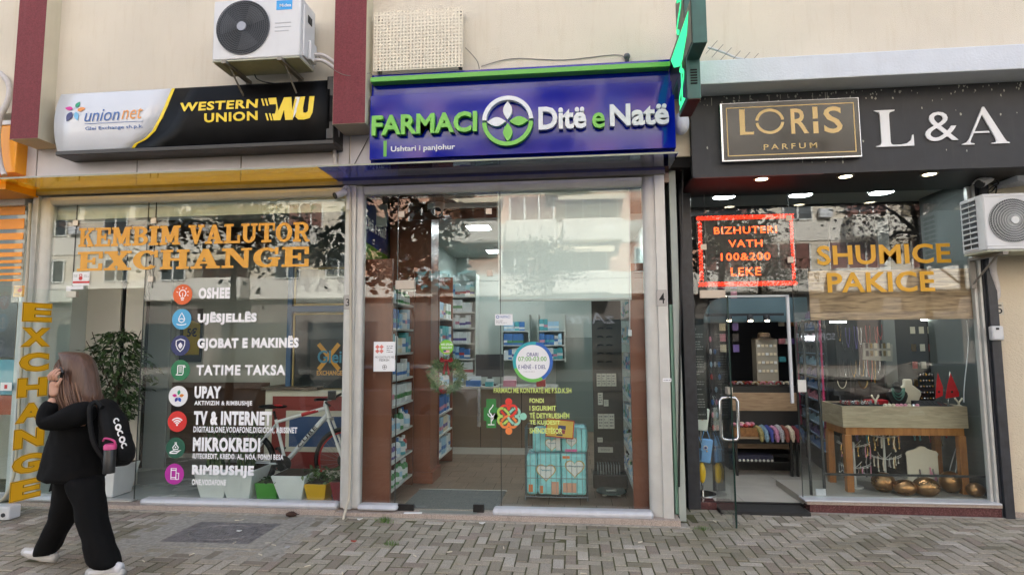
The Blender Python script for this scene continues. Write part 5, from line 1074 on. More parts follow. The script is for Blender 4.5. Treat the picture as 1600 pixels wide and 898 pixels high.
box('back_wall', M_wg, room_n, -8, -5.62, 1.8, 1.9, .1, 3.2); box('floor', M_conc, room_n, -8, -5.62, .06, 1.8, .06, .11); box('ceiling', M_wg, room_n, -8, -5.62, .06, 1.8, 3.2, 3.25); box('counter', pm('white_counter', (190, 192, 190), .5), room_n, -7.5, -5.9, .9, 1.4, .11, 1.05)
bx = thing('white_box', 'small white electrical box standing on the paving at the far left edge', 'box', tuple(G(4, 818))); p = G(4, 818); MB().box(p.x - .2, P(13, 810, p.y).x, p.y, p.y + .12, gz(-5.4) , gz(-5.4) + .115).build('case', M_camw, bx, bevel=.012); q = P(13, 810, p.y).x; MB().cyl((q - .05, p.y - .008, gz(-5.4) + .045), (q - .05, p.y - .001, gz(-5.4) + .045), .018).build('latch', M_acd, bx)
# ================================================================== EXCHANGE ROOM
er = thing('exchange_room', 'grey walled room of the currency exchange behind the glass', 'room', (-3.8, 1.5, .1))
EX0, EX1, EY = -5.5, -2.12, 2.3; M_tile = pm('grey_floor_tile', (176, 180, 178), .25, nscale=3, namt=.06); M_gw = pm('grey_wall', (198, 204, 200), .7, nscale=2, namt=.05); M_wc = pm('brown_wainscot', (92, 68, 56), .45, nscale=6, namt=.2)
box('floor', M_tile, er, EX0, EX1, .05, EY, .06, .112); box('back_wall', M_gw, er, EX0, EX1, EY, EY + .1, .112, 3.3); box('left_wall', M_gw, er, EX0 - .1, EX0, .06, EY, .112, 3.3); box('right_wall', M_gw, er, EX1, EX1 + .06, .06, EY + .1, .06, 3.3); box('ceiling', pm('ceiling_grey', (206, 210, 206), .8), er, EX0, EX1, .05, EY, 3.14, 3.3)
box('wainscot', M_wc, er, P(205, 600, EY).x, P(420, 600, EY - .03).x, EY - .03, EY - .002, .17, P(300, 597, EY).z); box('skirting', M_alu, er, EX0, EX1, EY - .04, EY - .0305, .113, .168)
box('soffit_beam', M_gw, er, EX0, EX1, .06, .22, 2.92, 3.13); MB().obox((-4.65, 1.0, 2.98), (.16, 2.2, .22), R(-38)).build('timber_beam', pm('beam_brown', (110, 82, 66), .7, nscale=5, namt=.15), er)
# hanging grey panels by the door
for u0, u1, m in ((128, 182, pm('pale_panel', (204, 200, 190), .7)), (190, 219, pm('panel_light', (214, 210, 200), .7)), (228, 262, pm('panel_blue_grey', (172, 180, 182), .7))):
    Yp = .76 if u0 < 200 else 1.6; a_, c_ = P(u0, 600, Yp), P(u1, 600, Yp); box('partition_panel', m, er, max(EX0 + .01, a_.x), c_.x, Yp, Yp + .03, .113, 3.1)
for u, Yp in ((186, .755), (224, 1.58)): x = P(u, 600, Yp).x; box('partition_joint', M_dark, er, x - .012, x + .012, Yp, Yp + .04, .113, 3.1)
# teller counter and window
tc = thing('teller_counter', 'teller counter with red and blue panels in white frames and gold edged glass above', 'counter', (-2.8, 1.3, .11)); YC = 1.25
x0 = P(415, 620, YC).x; x1 = EX1 - .003; zt = P(430, 609, YC).z; M_wf = pm('ivory_frame', (214, 210, 196), .5); M_pr = pm('panel_red', (140, 52, 48), .5); M_pb = pm('panel_blue', (56, 84, 130), .5)
box('body', M_wf, tc, x0, x1, YC, YC + .6, .113, zt); box('red_panel', M_pr, tc, x0 + .09, x1, YC - .004, YC - .001, .2, zt - .07); xb = P(447, 660, YC).x
box('inner_frame', M_wf, tc, xb, x1, YC - .008, YC - .0045, P(460, 705, YC).z, P(460, 641, YC).z); box('blue_panel', M_pb, tc, xb + .045, x1, YC - .012, YC - .0085, P(460, 697, YC).z, P(460, 650, YC).z)
box('stone_top', pm('brown_stone_top', (104, 90, 80), .4, nscale=60, namt=.3), tc, x0 - .03, x0 + .65, YC - .05, YC + .6, zt + .002, zt + .035)
M_pg = pm('gold_frame', (160, 142, 96), .4, .3); M_bl = pm('steel_blue_frame', (66, 100, 140), .5)
xv = P(442, 500, YC).x; box('blue_upright', M_bl, tc, xv, xv + .06, YC + .10, YC + .16, zt + .036, 3.12); box('blue_rail', M_bl, tc, xv + .062, x1, YC + .10, YC + .16, P(480, 487, YC + .1).z, P(480, 478, YC + .1).z)
for v0, v1 in ((477, 418), (612, 489)):
    z0_, z1_ = P(480, v0, YC + .1).z + (.02 if v0 == 612 else 0), P(480, v1, YC + .1).z; b = MB(); xa = xv + .075
    b.box(xa, x1, YC + .11, YC + .14, z0_, z0_ + .02); b.box(xa, x1, YC + .11, YC + .14, z1_ - .02, z1_); b.box(xa, xa + .02, YC + .11, YC + .14, z0_ + .0205, z1_ - .0205); b.build('gold_frame', M_pg, tc)
    box('dark_glass', pm('teller_glass', (44, 50, 52), .08, spec=.8), tc, xa + .021, x1, YC + .12, YC + .13, z0_ + .021, z1_ - .021)
box('upper_panel', pm('teller_upper', (96, 102, 102), .5), tc, xv + .062, x1, YC + .12, YC + .14, P(480, 416, YC + .1).z, 3.12)
po = thing('exchange_poster', 'black poster with a large gold X and blue lettering on the teller glass', 'poster', tuple(P(515, 590, YC + .1))); YQ = YC + .105
a_, c_ = P(484, 592, YQ), P(541, 530, YQ); box('sheet', pm('poster_black', (32, 34, 32), .4), po, a_.x, c_.x, YQ - .003, YQ, a_.z, c_.z)
b = MB(); f = lambda u, v: (P(u, v, YQ).x, P(u, v, YQ).z); b.stroke([f(498, 537), f(530, 577)], .05, YQ - .004); b.stroke([f(530, 537), f(498, 577)], .05, YQ - .0045); b.build('gold_cross', M_gv, po); ptext('Glei', 'lettering', pm('glei_blue', (70, 140, 170), .5), po, (496, 567), (534, 547), YQ - .0065, ext=.002, off=.02); ptext('EXCHANGE', 'lettering', M_gv, po, (495, 586), (535, 578.5), YQ - .0065, ext=.002, off=.02)
yp = thing('price_poster', 'yellow poster marked 5€ on a dark board at the back of the exchange', 'poster', tuple(P(298, 565, EY))); YE = EY - .04
a_, c_ = P(280, 565, YE), P(318, 482, YE); box('board', M_acd, yp, a_.x, c_.x, YE - .01, YE, a_.z, c_.z); a_, c_ = P(286, 554, YE), P(314, 500, YE); b = MB(); b.prism([(a_.x, a_.z), (c_.x, a_.z), (c_.x, c_.z - .06), ((a_.x + c_.x) / 2, c_.z), (a_.x, c_.z - .06)], YE - .014, YE - .011); b.build('yellow_sheet', pm('poster_yellow', (206, 176, 40), .5), yp); ptext('5€', 'lettering', M_ink, yp, (292, 526), (308, 512), YE - .014, ext=.002, off=.03)
# ------------------------------------------------------------------ plants and pots
M_soil = pm('soil', (60, 46, 36), .95, nscale=40, namt=.4, bump=.6); LEAF = [(52, 78, 38), (70, 98, 48), (44, 64, 32), (88, 112, 60)]
def planter(label, u0, u1, t0, t1, vb, vt, Y, col, nm, plant=None, n=40, h=.3, seed=1):
    m = pm(nm, col, .45, nscale=6, namt=.04); pb0, pb1, pt0, pt1 = P(u0, vb, Y), P(u1, vb, Y), P(t0, vt, Y), P(t1, vt, Y)
    z0 = .1135; z1 = pt0.z; c = (pb0.x + pb1.x) / 2; w0 = pb1.x - pb0.x; w1 = pt1.x - pt0.x; yc = Y + w0 / 2
    t = thing('planter', label, 'plant pot', (c, yc, z0), 'plant pots in the exchange window')
    b = MB(); b.frustum((c, yc, z0), (w0, w0), (c, yc, z0 + .03), (w0 * 1.02, w0 * 1.02)); b.build('saucer', m, t, bevel=.004)
    b = MB(); b.frustum((c, yc, z0 + .0305), (w0 * .93, w0 * .93), (c, yc, z1), (w1, w1)); o = b.build('pot', m, t, bevel=.006)
    MB().frustum((c, yc, z1 + .0005), (w1 * .90, w1 * .90), (c, yc, z1 + .004), (w1 * .88, w1 * .88)).build('soil', M_soil, t)
    rnd = random.Random(seed)
    if plant:
        b = MB()
        for k in range(n):
            a = rnd.uniform(0, 2 * PI); base = Vector((c + rnd.gauss(0, w1 * .15), yc + rnd.gauss(0, w1 * .15), z1))
            if plant == 'spike':
                l = h * rnd.uniform(.6, 1.1); lean = rnd.uniform(.1, .7); d = Vector((math.cos(a), math.sin(a), 0)); s = Vector((-math.sin(a), math.cos(a), 0)) * .011; pr = None
                for q in range(6):
                    tt = q / 5; p = base + d * l * lean * tt * tt + Vector((0, 0, l * (tt - lean * .35 * tt * tt))); wq = (1 - tt) ** .6
                    if pr: b.poly([pr[0] - s * pr[1], pr[0] + s * pr[1], p + s * max(.05, wq), p - s * max(.05, wq)])
                    pr = (p, max(.05, wq))
            else:
                p = base + Vector((rnd.gauss(0, w1 * .30), rnd.gauss(0, w1 * .25), rnd.uniform(.0, h))); d = Vector((rnd.gauss(0, 1), rnd.gauss(0, 1), rnd.gauss(0, .6))).normalized(); s = d.cross(Vector((rnd.gauss(0, 1), rnd.gauss(0, 1), 1))).normalized(); l = .05 * rnd.uniform(.6, 1.3)
                b.poly([p, p + d * l * .4 + s * l * .3, p + d * l, p + d * l * .4 - s * l * .3])
        b.build('foliage', islandm('pot_leaf', LEAF, .5, 8, .2, 0), t, fix=False)
    return t
WP = (222, 226, 226)
planter('white planter with long grassy leaves, leftmost in the row by the glass', 311, 349, 304, 357, 781, 731, .16, WP, 'planter_white', 'spike', 34, .62, 1)
planter('white planter with long grassy leaves, beside the green pot', 352, 389, 345, 401, 784, 733, .16, WP, 'planter_white', 'spike', 34, .55, 2)
planter('small bright green pot with low herbs', 400, 432, 397, 434, 783, 754, .16, (72, 146, 52), 'planter_green', 'leaf', 60, .03, 3)
planter('white planter filled with bare soil between the green and yellow pots', 435, 471, 428, 482, 786, 741, .16, WP, 'planter_white', None)
planter('yellow pot with a bushy green plant', 479, 507, 476, 512, 785, 755, .16, (206, 162, 24), 'planter_yellow', 'leaf', 110, .12, 4)
planter('dark red pot with leaves half hidden by the aluminium post', 520, 540, 516, 544, 785, 752, .16, (122, 36, 40), 'planter_red', 'leaf', 90, .14, 5)
fx = P(174, 700, .36).x
ft = thing('ficus_plant', 'bushy dark green ficus in a white pot by the exchange entrance', 'plant', (fx, .38, .113)); b = MB(); b.frustum((fx, .38, .1135), (.26, .26), (fx, .38, .42), (.36, .36)); b.build('pot', pm('planter_white', (0, 0, 0)), ft, bevel=.008); MB().frustum((fx, .38, .4205), (.33, .33), (fx, .38, .425), (.32, .32)).build('soil', M_soil, ft)
rnd = random.Random(8); b = MB(); cz = P(175, 590, .38).z; b.tube([(fx, .38, .42), (fx + .03, .39, .8), (fx, .38, cz)], [.018, .015, .01], 8)
for k in range(26):
    a = rnd.uniform(0, 2 * PI); e = Vector((fx + .36 * math.cos(a) * rnd.random() ** .5,   .38 + .24 * math.sin(a), cz + rnd.uniform(-.45, .5))); b.tube([(fx, .38, cz - .3 + rnd.random() * .4), tuple(e)], .004, 5)
b.build('stem', M_bark, ft); b = MB()
for k in range(1500):
    a = rnd.uniform(0, 2 * PI); q = rnd.random() ** .45; hz = rnd.uniform(-1, 1); rr = math.sqrt(max(0, 1 - hz * hz * .9)) * (.85 + .25 * math.sin(a * 3 + hz * 5)); p = Vector((fx + .40 * rr * q * math.cos(a),   .38 + .27 * rr * q * math.sin(a), cz + .02 + .47 * hz)); d = Vector((math.cos(a) + rnd.gauss(0, .5), math.sin(a) + rnd.gauss(0, .5), rnd.gauss(-.7, .5))).normalized(); s = d.cross(Vector((rnd.gauss(0, .5), rnd.gauss(0, .5), 1))).normalized(); l = .07 * rnd.uniform(.7, 1.3)
    b.poly([p, p + d * l * .4 + s * l * .22, p + d * l, p + d * l * .4 - s * l * .22])
b.build('foliage', islandm('ficus_leaf', [(40, 62, 34), (58, 82, 44), (30, 46, 26), (80, 106, 60)], .4, 8, .2, 0), ft, fix=False)
# ------------------------------------------------------------------ bicycle
bk = thing('bicycle', 'white mountain bike with red accents parked behind the pots in the exchange window', 'bicycle', tuple(P(460, 770, .75))); YB = .75
def bp(u, v, dy=0): p = P(u, v, YB); return (p.x, YB + dy, p.z)
M_bw = pm('bike_white', (228, 230, 232), .25, coat=.4); M_br = pm('bike_red', (188, 30, 36), .3); M_bk = pm('bike_black', (14, 14, 16), .5); M_sp = pm('spoke_steel', (150, 152, 155), .3, .8)
RW = .345
for u, v in ((540, 718), (384, 722)):
    c = Vector(bp(u, v)); b = MB(); b.tube([c + Vector((RW * .93 * math.cos(2 * PI * k / 44), 0, RW * .93 * math.sin(2 * PI * k / 44))) for k in range(45)], .026, 8, False); wl = b.build('wheel', M_bk, bk, smooth=True)
    b = MB(); b.tube([c + Vector((RW * .84 * math.cos(2 * PI * k / 44), 0, RW * .84 * math.sin(2 * PI * k / 44))) for k in range(45)], .010, 6, False); b.build('rim', M_br if u == 540 else M_bk, wl, smooth=True)
    b = MB()
    for k in range(28): a = 2 * PI * k / 28; b.tube([c + Vector((.02 * math.cos(a + 1), .02 * (-1) ** k, .02 * math.sin(a + 1))), c + Vector((RW * .83 * math.cos(a), 0, RW * .83 * math.sin(a)))], .0013, 4)
    b.build('spokes', M_sp, wl); b = MB(); b.cyl(c - Vector((0, .05, 0)), c + Vector((0, .05, 0)), .022); b.cyl(c - Vector((0, .04, 0)), c - Vector((0, .037, 0)), .075, n=24); b.build('hub', M_bk, wl)
b = MB(); b.tube([bp(432, 659), bp(509, 637)], [.018, .022], 10); b.tube([bp(446, 722), bp(512, 647)], [.026, .030], 12); b.tube([bp(431, 655), bp(446, 722)], .017, 10); b.tube([bp(508, 631), bp(515, 653)], .024, 12)
for s in (-1, 1): b.tube([bp(446, 723, .03 * s), bp(384, 722, .06 * s)], .011, 8); b.tube([bp(432, 662, .02 * s), bp(384, 722, .06 * s)], .010, 8)
b.build('frame', M_bw, bk, smooth=True)
b = MB(); b.tube([bp(472, 647.6, 0), bp(498, 640.2, 0)], [.0205, .0215], 10); b.build('red_accent', M_br, bk, smooth=True)
dv = (Vector(bp(510, 649)) - Vector(bp(450, 718))); ln = dv.length; dv.normalize(); nv_ = Vector((-dv.z, 0, dv.x)); oo = Vector(bp(450, 718))
text('CUBE', 'lettering', M_bk, bk, (ln * .30, -.017), (ln * .76, .020), lambda a, z, d: tuple(oo + dv * a + nv_ * z + Vector((0, -.030 - d, 0))), ext=.002, off=.01, sp=1.15)
b = MB()
for s in (-1, 1): b.tube([bp(516, 655, .05 * s), bp(529, 690, .05 * s)], .015, 8); b.tube([bp(529, 690, .05 * s), bp(540, 718, .05 * s)], .020, 8)
b.tube([bp(516, 655, -.06), bp(516, 655, .06)], .018, 8); b.build('fork', M_bw, bk, smooth=True)
b = MB(); b.tube([bp(431, 655), bp(428, 642)], .014, 8); b.build('seat_post', M_bk, bk)
sp_ = MB(); q = Vector(bp(427, 635)); sp_.ball((q.x - .05, YB, q.z), (.12, .065, .024)); sp_.ball((q.x + .07, YB, q.z + .004), (.09, .025, .02)); sd = sp_.build('saddle', M_bk, bk, smooth=True); MB().ball((q.x + .06, YB - .012, q.z + .014), (.06, .018, .012)).build('saddle_accent', M_br, sd, smooth=True)
b = MB(); q = Vector(bp(509, 624)); b.tube([bp(508, 632), tuple(q), tuple(q + Vector((.06, 0, .01)))], .020, 8); b.build('stem', M_bw, bk, smooth=True)
b = MB(); q2 = q + Vector((.06, 0, .015)); b.tube([q2 + Vector((-.03, -.33, .015)), q2 + Vector((0, -.1, 0)), q2 + Vector((0, .1, 0)), q2 + Vector((-.03, .33, .015))], .014, 8); b.tube([q2 + Vector((.03, -.22, -.02)), q2 + Vector((.10, -.26, -.05))], .010, 6); b.obox(q2 + Vector((.05, -.10, .04)), (.08, .06, .09), .3); b.build('handlebar', M_bk, bk, smooth=True)
b = MB(); c = Vector(bp(446, 723)); b.lathe([(.085, -.045), (.085, -.04), (.03, -.04)], tuple(c), 24, 'Y'); b.tube([c + Vector((0, -.055, 0)), c + Vector((.11, -.06, -.13))], .010, 6); b.tube([c + Vector((0, .055, 0)), c + Vector((-.11, .06, .13))], .010, 6); b.obox(c + Vector((.12, -.10, -.135)), (.09, .07, .02)); b.obox(c + Vector((-.11, .10, .135)), (.09, .07, .02)); b.build('crankset', M_bk, bk)
b = MB(); 
for dz in (.075, -.07): b.tube([c + Vector((0, -.043, dz)), Vector(bp(384, 722)) + Vector((0, -.043, dz * .5))], .005, 5)
b.build('chain', M_bk, bk)
# ================================================================== PHARMACY ROOM
PX0, PX1, PY1 = -2.06, .90, 4.9
M_pw = pm('pharmacy_wall', (168, 176, 170), .7, nscale=2, namt=.04); M_brn = woodm('red_brown_veneer', (98, 54, 38), (134, 80, 58), .35, (1, 1, .12), bump=.03); M_ceil = woodm('ceiling_boards', (62, 42, 32), (128, 92, 68), .25, (.4, 9, 9), bump=.05)
M_flr = pm('brown_floor_tile', (132, 114, 100), .35, nscale=5, namt=.18); M_shf = pm('shelf_white', (190, 190, 186), .4)
pr = thing('pharmacy_room', 'long pharmacy room with brown tiled floor and grey green back wall', 'room', (-.6, 2.4, .1))
b = MB(); FT = .30
for i in range(11):
    for j in range(18):
        x0 = PX0 + i * FT + (.0 if j % 2 else .15); y0 = .06 + j * FT * .9
        if y0 > PY1: break
        b.box(max(PX0, x0) + .002, min(PX1, x0 + FT) - .002, y0 + .002, y0 + FT * .9 - .002, .06, .118) if min(PX1, x0 + FT) - max(PX0, x0) > .02 else None
b.build('floor', islandm('floor_planks', [(104, 86, 72), (128, 108, 92), (116, 96, 82)], .35, 8, .15, 0), pr); box('subfloor', M_dark, pr, PX0, PX1, .05, PY1, .05, .1165)
box('back_wall', M_pw, pr, PX0, PX1 + .1, PY1, PY1 + .1, .06, 3.3); box('left_wall', M_pw, pr, PX0 - .06, PX0, .06, PY1, .06, 3.3); box('right_wall', M_pw, pr, PX1, PX1 + .06, .06, PY1, .06, 3.3)
box('ceiling', pm('pale_ceiling', (172, 176, 172), .8), pr, PX0, PX1, 1.02, PY1, 3.13, 3.3); box('wood_ceiling', M_ceil, pr, PX0, PX1, .05, 1.0, 3.10, 3.3); box('ceiling_drop', M_brn, pr, PX0, PX1, 1.002, 1.018, 3.02, 3.3)
box('white_corner', pm('corner_white', (176, 186, 182), .6), pr, PX0 + .002, P(605, 320, .55).x, .55, .57, 2.86, 3.098)
# back door
dx0, dx1, dz1 = P(869, 600, PY1).x, P(926, 600, PY1).x, P(900, 527, PY1).z; dr = box('door', pm('door_grey_green', (120, 132, 128), .5), pr, dx0, dx1, PY1 - .03, PY1 - .001, .12, dz1); b = MB(); cxm = (dx0 + dx1) / 2
b.stroke([(dx0 + .12, .3), (dx1 - .12, .3), (dx1 - .12, .85), (cxm, 1.0), (dx0 + .12, .85)], .03, PY1 - .031, closed=True); b.stroke([(dx0 + .12, 1.2), (dx1 - .12, 1.2), (dx1 - .12, 1.55), (cxm, 1.7), (dx0 + .12, 1.55)], .03, PY1 - .031, closed=True); b.build('panel_moulding', pm('door_grey_green', (0, 0, 0)), dr)
M_panel = glow('panel_lamp', (238, 246, 250), 15)
for u, v, nm in ((748, 355, 'nearer the glass'), (775, 392, 'deeper in the room')):
    p = G(u, v, 3.12); t = thing('ceiling_lamp', 'lit square ceiling panel in the pharmacy, ' + nm, 'ceiling lamp', tuple(p)); box('frame', M_shf, t, p.x - .16, p.x + .16, p.y - .16, p.y + .16, 3.112, 3.1295); box('diffuser', M_panel, t, p.x - .14, p.x + .14, p.y - .14, p.y + .14, 3.108, 3.1115)
p = G(820, 340, 3.12); 
for k, (x, y) in enumerate(((-.2, 3.3), (.45, 2.2))): t = thing('ceiling_lamp', ['lit square ceiling panel over the pharmacy counter', 'lit square ceiling panel behind the roller blind'][k], 'ceiling lamp', (x, y, 3.12)); box('frame', M_shf, t, x - .16, x + .16, y - .16, y + .16, 3.112, 3.1295); box('diffuser', M_panel, t, x - .14, x + .14, y - .14, y + .14, 3.108, 3.1115)  # spare lamps hidden by the blind, added to the two visible panels
# track bar and projector
tb = thing('track_light', 'white ceiling track with a round spotlight behind the upper pane of the pharmacy door', 'spotlight', tuple(P(685, 330, .6)))
a_, c_ = P(668, 325, .6), P(785, 317, .6); box('track', M_camw, tb, a_.x, c_.x, .6, .66, a_.z, a_.z + .045); c = Vector(P(685, 325, .52)); MB().tube([c + Vector((0, .07, .06)), c + Vector((.0, -.06, -.05))], [.055, .06], 18).build('head', M_camw, tb, smooth=True); MB().tube([c + Vector((0, -.0602, -.0502)), c + Vector((0, -.066, -.055))], .050, 18).build('lens', M_acd, tb); MB().tube([c + Vector((0, .06, .06)), c + Vector((0, .08, .14))], .015, 8).build('arm', M_camw, tb)
# roller blind
rb = thing('roller_blind', 'white translucent roller blind half lowered behind the right pharmacy pane', 'blind', tuple(P(880, 472, .07))); a_, c_ = P(778.5, 471, .07), P(982.5, 293, .07)
m = pm('blind_fabric', (222, 230, 226), .7, nscale=1.5, namt=.03); t_ = m.node_tree; b_ = t_.nodes['Principled BSDF']; b_.inputs['Alpha'].default_value = .96
box('fabric', m, rb, a_.x, c_.x, .07, .072, a_.z + .02, 3.09); box('bottom_bar', M_shf, rb, a_.x, c_.x, .064, .078, a_.z, a_.z + .02, .003); MB().cyl((a_.x, .085, 3.08), (c_.x, .085, 3.08), .022).build('roller', M_shf, rb)
hose('blind_cord', 'white cord of the roller blind ending in a small weight', [tuple(P(984, 300, .06)), tuple(P(984, 517, .06))], .004, M_camw, cat='cord'); cw = box('cord_weight', M_camw, None, P(981, 520, .06).x, P(987, 520, .06).x, .045, .075, P(984, 525, .06).z, P(984, 515, .06).z, .006); tag(cw, 'white weight at the end of the blind cord', 'weight')
# left wall poster
po = thing('pharmacy_poster', 'blue and green pharmacy poster on the inner left wall of the pharmacy', 'poster', (PX0 + .01, .4, 2.2)); xfn2 = lambda a, z, d: (PX0 + .006 + d, a, z)
MB().prism(rect(.07, 2.62, .95, 3.08), 0, .004, fn=lambda a, z, d: xfn2(a, z, d)).build('blue_field', pm('poster_navy', (34, 50, 120), .3), po); MB().prism([(.07, 2.12), (.95, 2.12), (.95, 2.60), (.07, 2.66)], 0, .0045, fn=lambda a, z, d: xfn2(a, z, d)).build('green_field', pm('poster_green', (96, 150, 40), .3), po)
text('Ditë e Natë', 'lettering', M_vw, po, (.24, 2.78), (.88, 2.92), xfn2, ext=.006, off=.02); b = MB(); b.stroke(arc(.15, 2.85, .07, 0, 350, 20), .02, 0, fn=lambda a, z, d: xfn2(a, z, .005 + d * .1), closed=True); b.prism(petal(.15, 2.85, .07, .04, 90), .005, .007, fn=lambda a, z, d: xfn2(a, z, d)); b.build('emblem', M_lg, po)
# product shelving ---------------------------------------------------------------
PC = {'white': (204, 208, 210), 'pale blue': (150, 184, 208), 'blue': (50, 104, 168), 'cream': (206, 196, 172), 'green': (74, 134, 84), 'red': (158, 50, 50), 'pink': (196, 130, 150), 'dark': (52, 48, 52), 'violet': (92, 76, 140), 'teal': (70, 150, 158), 'amber': (150, 96, 44)}
PM = {k: pm('pack_' + k.replace(' ', '_'), c, .4) for k, c in PC.items()}
PROTO = {}
def product(kind, col, w, d, h, loc, rz, where, group):
    key = (kind, col, round(w, 2), round(d, 2), round(h, 2))
    lab = '%s %s %s' % (col, {'carton': 'medicine carton', 'bottle': 'lotion bottle', 'jar': 'cream jar'}[kind], where)
    if key in PROTO: return dup(PROTO[key], Vector(loc) - PROTO[key].location, lab, rz, group)
    if kind == 'carton':
        t = thing('medicine_carton', lab, 'carton', loc, group)
        MB().box(loc[0] - w / 2, loc[0] + w / 2, loc[1] - d / 2, loc[1] + d / 2, loc[2], loc[2] + h).build('carton', PM[col], t, bevel=.002)
        bc = random.choice(['blue', 'teal', 'green', 'red', 'white', 'violet', 'pink']); bh = random.uniform(.15, .4)
        MB().box(loc[0] - w / 2 - .001, loc[0] + w / 2 + .001, loc[1] - d / 2 - .001, loc[1] + d / 2 + .001, loc[2] + h * bh, loc[2] + h * (bh + .22)).build('printed_band', PM[bc if bc != col else 'white'], t)
    else:
        t = thing('lotion_bottle' if kind == 'bottle' else 'cream_jar', lab, 'bottle' if kind == 'bottle' else 'jar', loc, group); r = w / 2
        if kind == 'bottle': MB().lathe([(r * .9, 0), (r, .006), (r, h * .62), (r * .85, h * .72), (r * .42, h * .78), (r * .42, h * .80)], loc, 14).build('bottle', PM[col], t, smooth=True); MB().lathe([(r * .5, h * .801), (r * .5, h * .98), (r * .4, h)], loc, 12).build('cap', PM['white' if col != 'white' else random.choice(['blue', 'green', 'dark'])], t, smooth=True); MB().lathe([(r * 1.02, h * .18), (r * 1.02, h * .5)], loc, 14, caps=False).build('label_band', PM['white' if col != 'white' else 'pale blue'], t)
        else: MB().lathe([(r, 0), (r, h * .7)], loc, 14).build('jar', PM[col], t); MB().lathe([(r * 1.05, h * .701), (r * 1.05, h)], loc, 14).build('lid', PM['dark' if col == 'white' else 'white'], t)
    PROTO[key] = t; t.rotation_euler = (0, 0, rz); return t
def stock(x, ya, yb, zlist, clear, kinds, where, group, seed, face='X', depth=.09, n=8, small=1.):
    """one row of goods on every shelf: face X = the row runs along y at the front edge x; face Y = it runs along x"""
    rnd = random.Random(seed)
    for lv, z in enumerate(zlist):
        kd = kinds[lv % len(kinds)]; pos = ya; ordn = ['lowest', 'second', 'third', 'fourth', 'fifth', 'sixth', 'seventh', 'eighth'][lv]
        run_c = None; w = h = d = .05
        while pos < yb - .04:
            if run_c is None or rnd.random() < .5:
                run_c = rnd.choice(kd[1]); w = rnd.choice((.06, .075, .09)) * small; h = min(clear - .03, rnd.choice((.15, .17, .19, .21)) * small) if kd[0] != 'jar' else .07; d = rnd.choice((.06, .09))
            if pos + w > yb: break
            j = rnd.uniform(0, .02)
            loc = (x - d / 2 - .01 - j, pos + w / 2, z + .001) if face == 'X' else (pos + w / 2, x + d / 2 + .01 + j, z + .001)
            if face == 'X': product(kd[0], run_c, d if kd[0] == 'carton' else w, w, h, loc, 0, 'on the %s shelf %s' % (ordn, where), group)
            else: product(kd[0], run_c, w, d if kd[0] == 'carton' else w, h, loc, 0, 'on the %s shelf %s' % (ordn, where), group)
            pos += w + rnd.uniform(.001, .006)
def shelving(name, label, x0, x1, y0, y1, z0, z1, zs, mat_side, mat_shelf, open_='X', nose=.02):
    t = thing(name, label, 'shelving', ((x0 + x1) / 2, (y0 + y1) / 2, z0))
    if open_ == 'X':
        box('end_panel', mat_side, t, x0, x1, y0 - .03, y0 - .001, z0, z1); box('end_panel', mat_side, t, x0, x1, y1 + .001, y1 + .03, z0, z1); box('back_panel', mat_side, t, x0, x0 + .015, y0, y1, z0, z1)
        for z in zs: box('shelf', mat_shelf, t, x0 + .016, x1 - .002, y0, y1, z - nose, z)
    elif open_ == '-X':
        box('end_panel', mat_side, t, x0, x1, y0 - .03, y0 - .001, z0, z1); box('back_panel', mat_side, t, x1 - .015, x1, y0, y1, z0, z1)
        for z in zs: box('shelf', mat_shelf, t, x0 + .002, x1 - .016, y0, y1, z - nose, z)
    else:
        box('end_panel', mat_side, t, x0 - .02, x0 - .001, y0, y1, z0, z1); box('end_panel', mat_side, t, x1 + .001, x1 + .02, y0, y1, z0, z1); box('back_panel', mat_side, t, x0, x1, y1 - .015, y1, z0, z1)
        for z in zs: box('shelf', mat_shelf, t, x0, x1, y0 + .002, y1 - .016, z - nose, z)
    return t
XS = -1.755; zs1 = [P(603.5, v, .2).z for v in (768, 725, 681, 636, 594, 552, 512, 470)]
s1 = shelving('product_shelves', 'tall brown shelving with white shelves just inside the left pharmacy pane', PX0, XS, .23, .98, .12, 2.42, zs1, M_brn, M_shf)
box('front_panel', M_brn, s1, P(568, 600, .16).x, XS + .012, .15, .195, .12, 2.46)
CW = ['white', 'white', 'pale blue', 'white', 'cream']; CB = ['violet', 'blue', 'red', 'amber', 'teal', 'white']
stock(XS, .24, .97, zs1, .24, [('bottle', ['dark', 'green', 'white', 'red', 'green']), ('bottle', CB), ('bottle', ['white', 'white', 'teal', 'pale blue', 'green']), ('carton', CW), ('carton', CW), ('carton', ['white', 'cream', 'teal']), ('carton', ['blue', 'pale blue', 'white']), ('bottle', ['green', 'white', 'cream'])], 'of the left pharmacy shelving', 'goods on the left pharmacy shelving', 4)
box_p = thing('brown_column', 'dark red brown veneered column between the two left shelving units', 'column', (-1.8, 1.25, .12)); box('shaft', M_brn, box_p, PX0, P(672, 700, 1.06).x, 1.06, 1.42, .12, 3.1); box('base', M_brn, box_p, PX0, P(676, 740, 1.045).x, 1.045, 1.44, .119, .24)
XS2 = P(690, 715, 1.5).x - .03; zs2 = [P(676, v, 1.5).z for v in (716, 681, 648, 610, 571, 533, 495)]
s2 = shelving('product_shelves', 'second brown shelving unit deeper on the left side of the pharmacy', PX0, XS2, 1.5, 2.25, .12, 2.5, zs2, M_brn, M_shf)
stock(XS2, 1.51, 2.24, zs2, .22, [('carton', CW), ('carton', CW), ('carton', ['pale blue', 'white', 'blue']), ('bottle', ['white', 'cream', 'pale blue']), ('carton', CW), ('carton', ['white', 'teal']), ('carton', CW)], 'of the second shelving unit on the left', 'goods on the second shelving unit', 5)
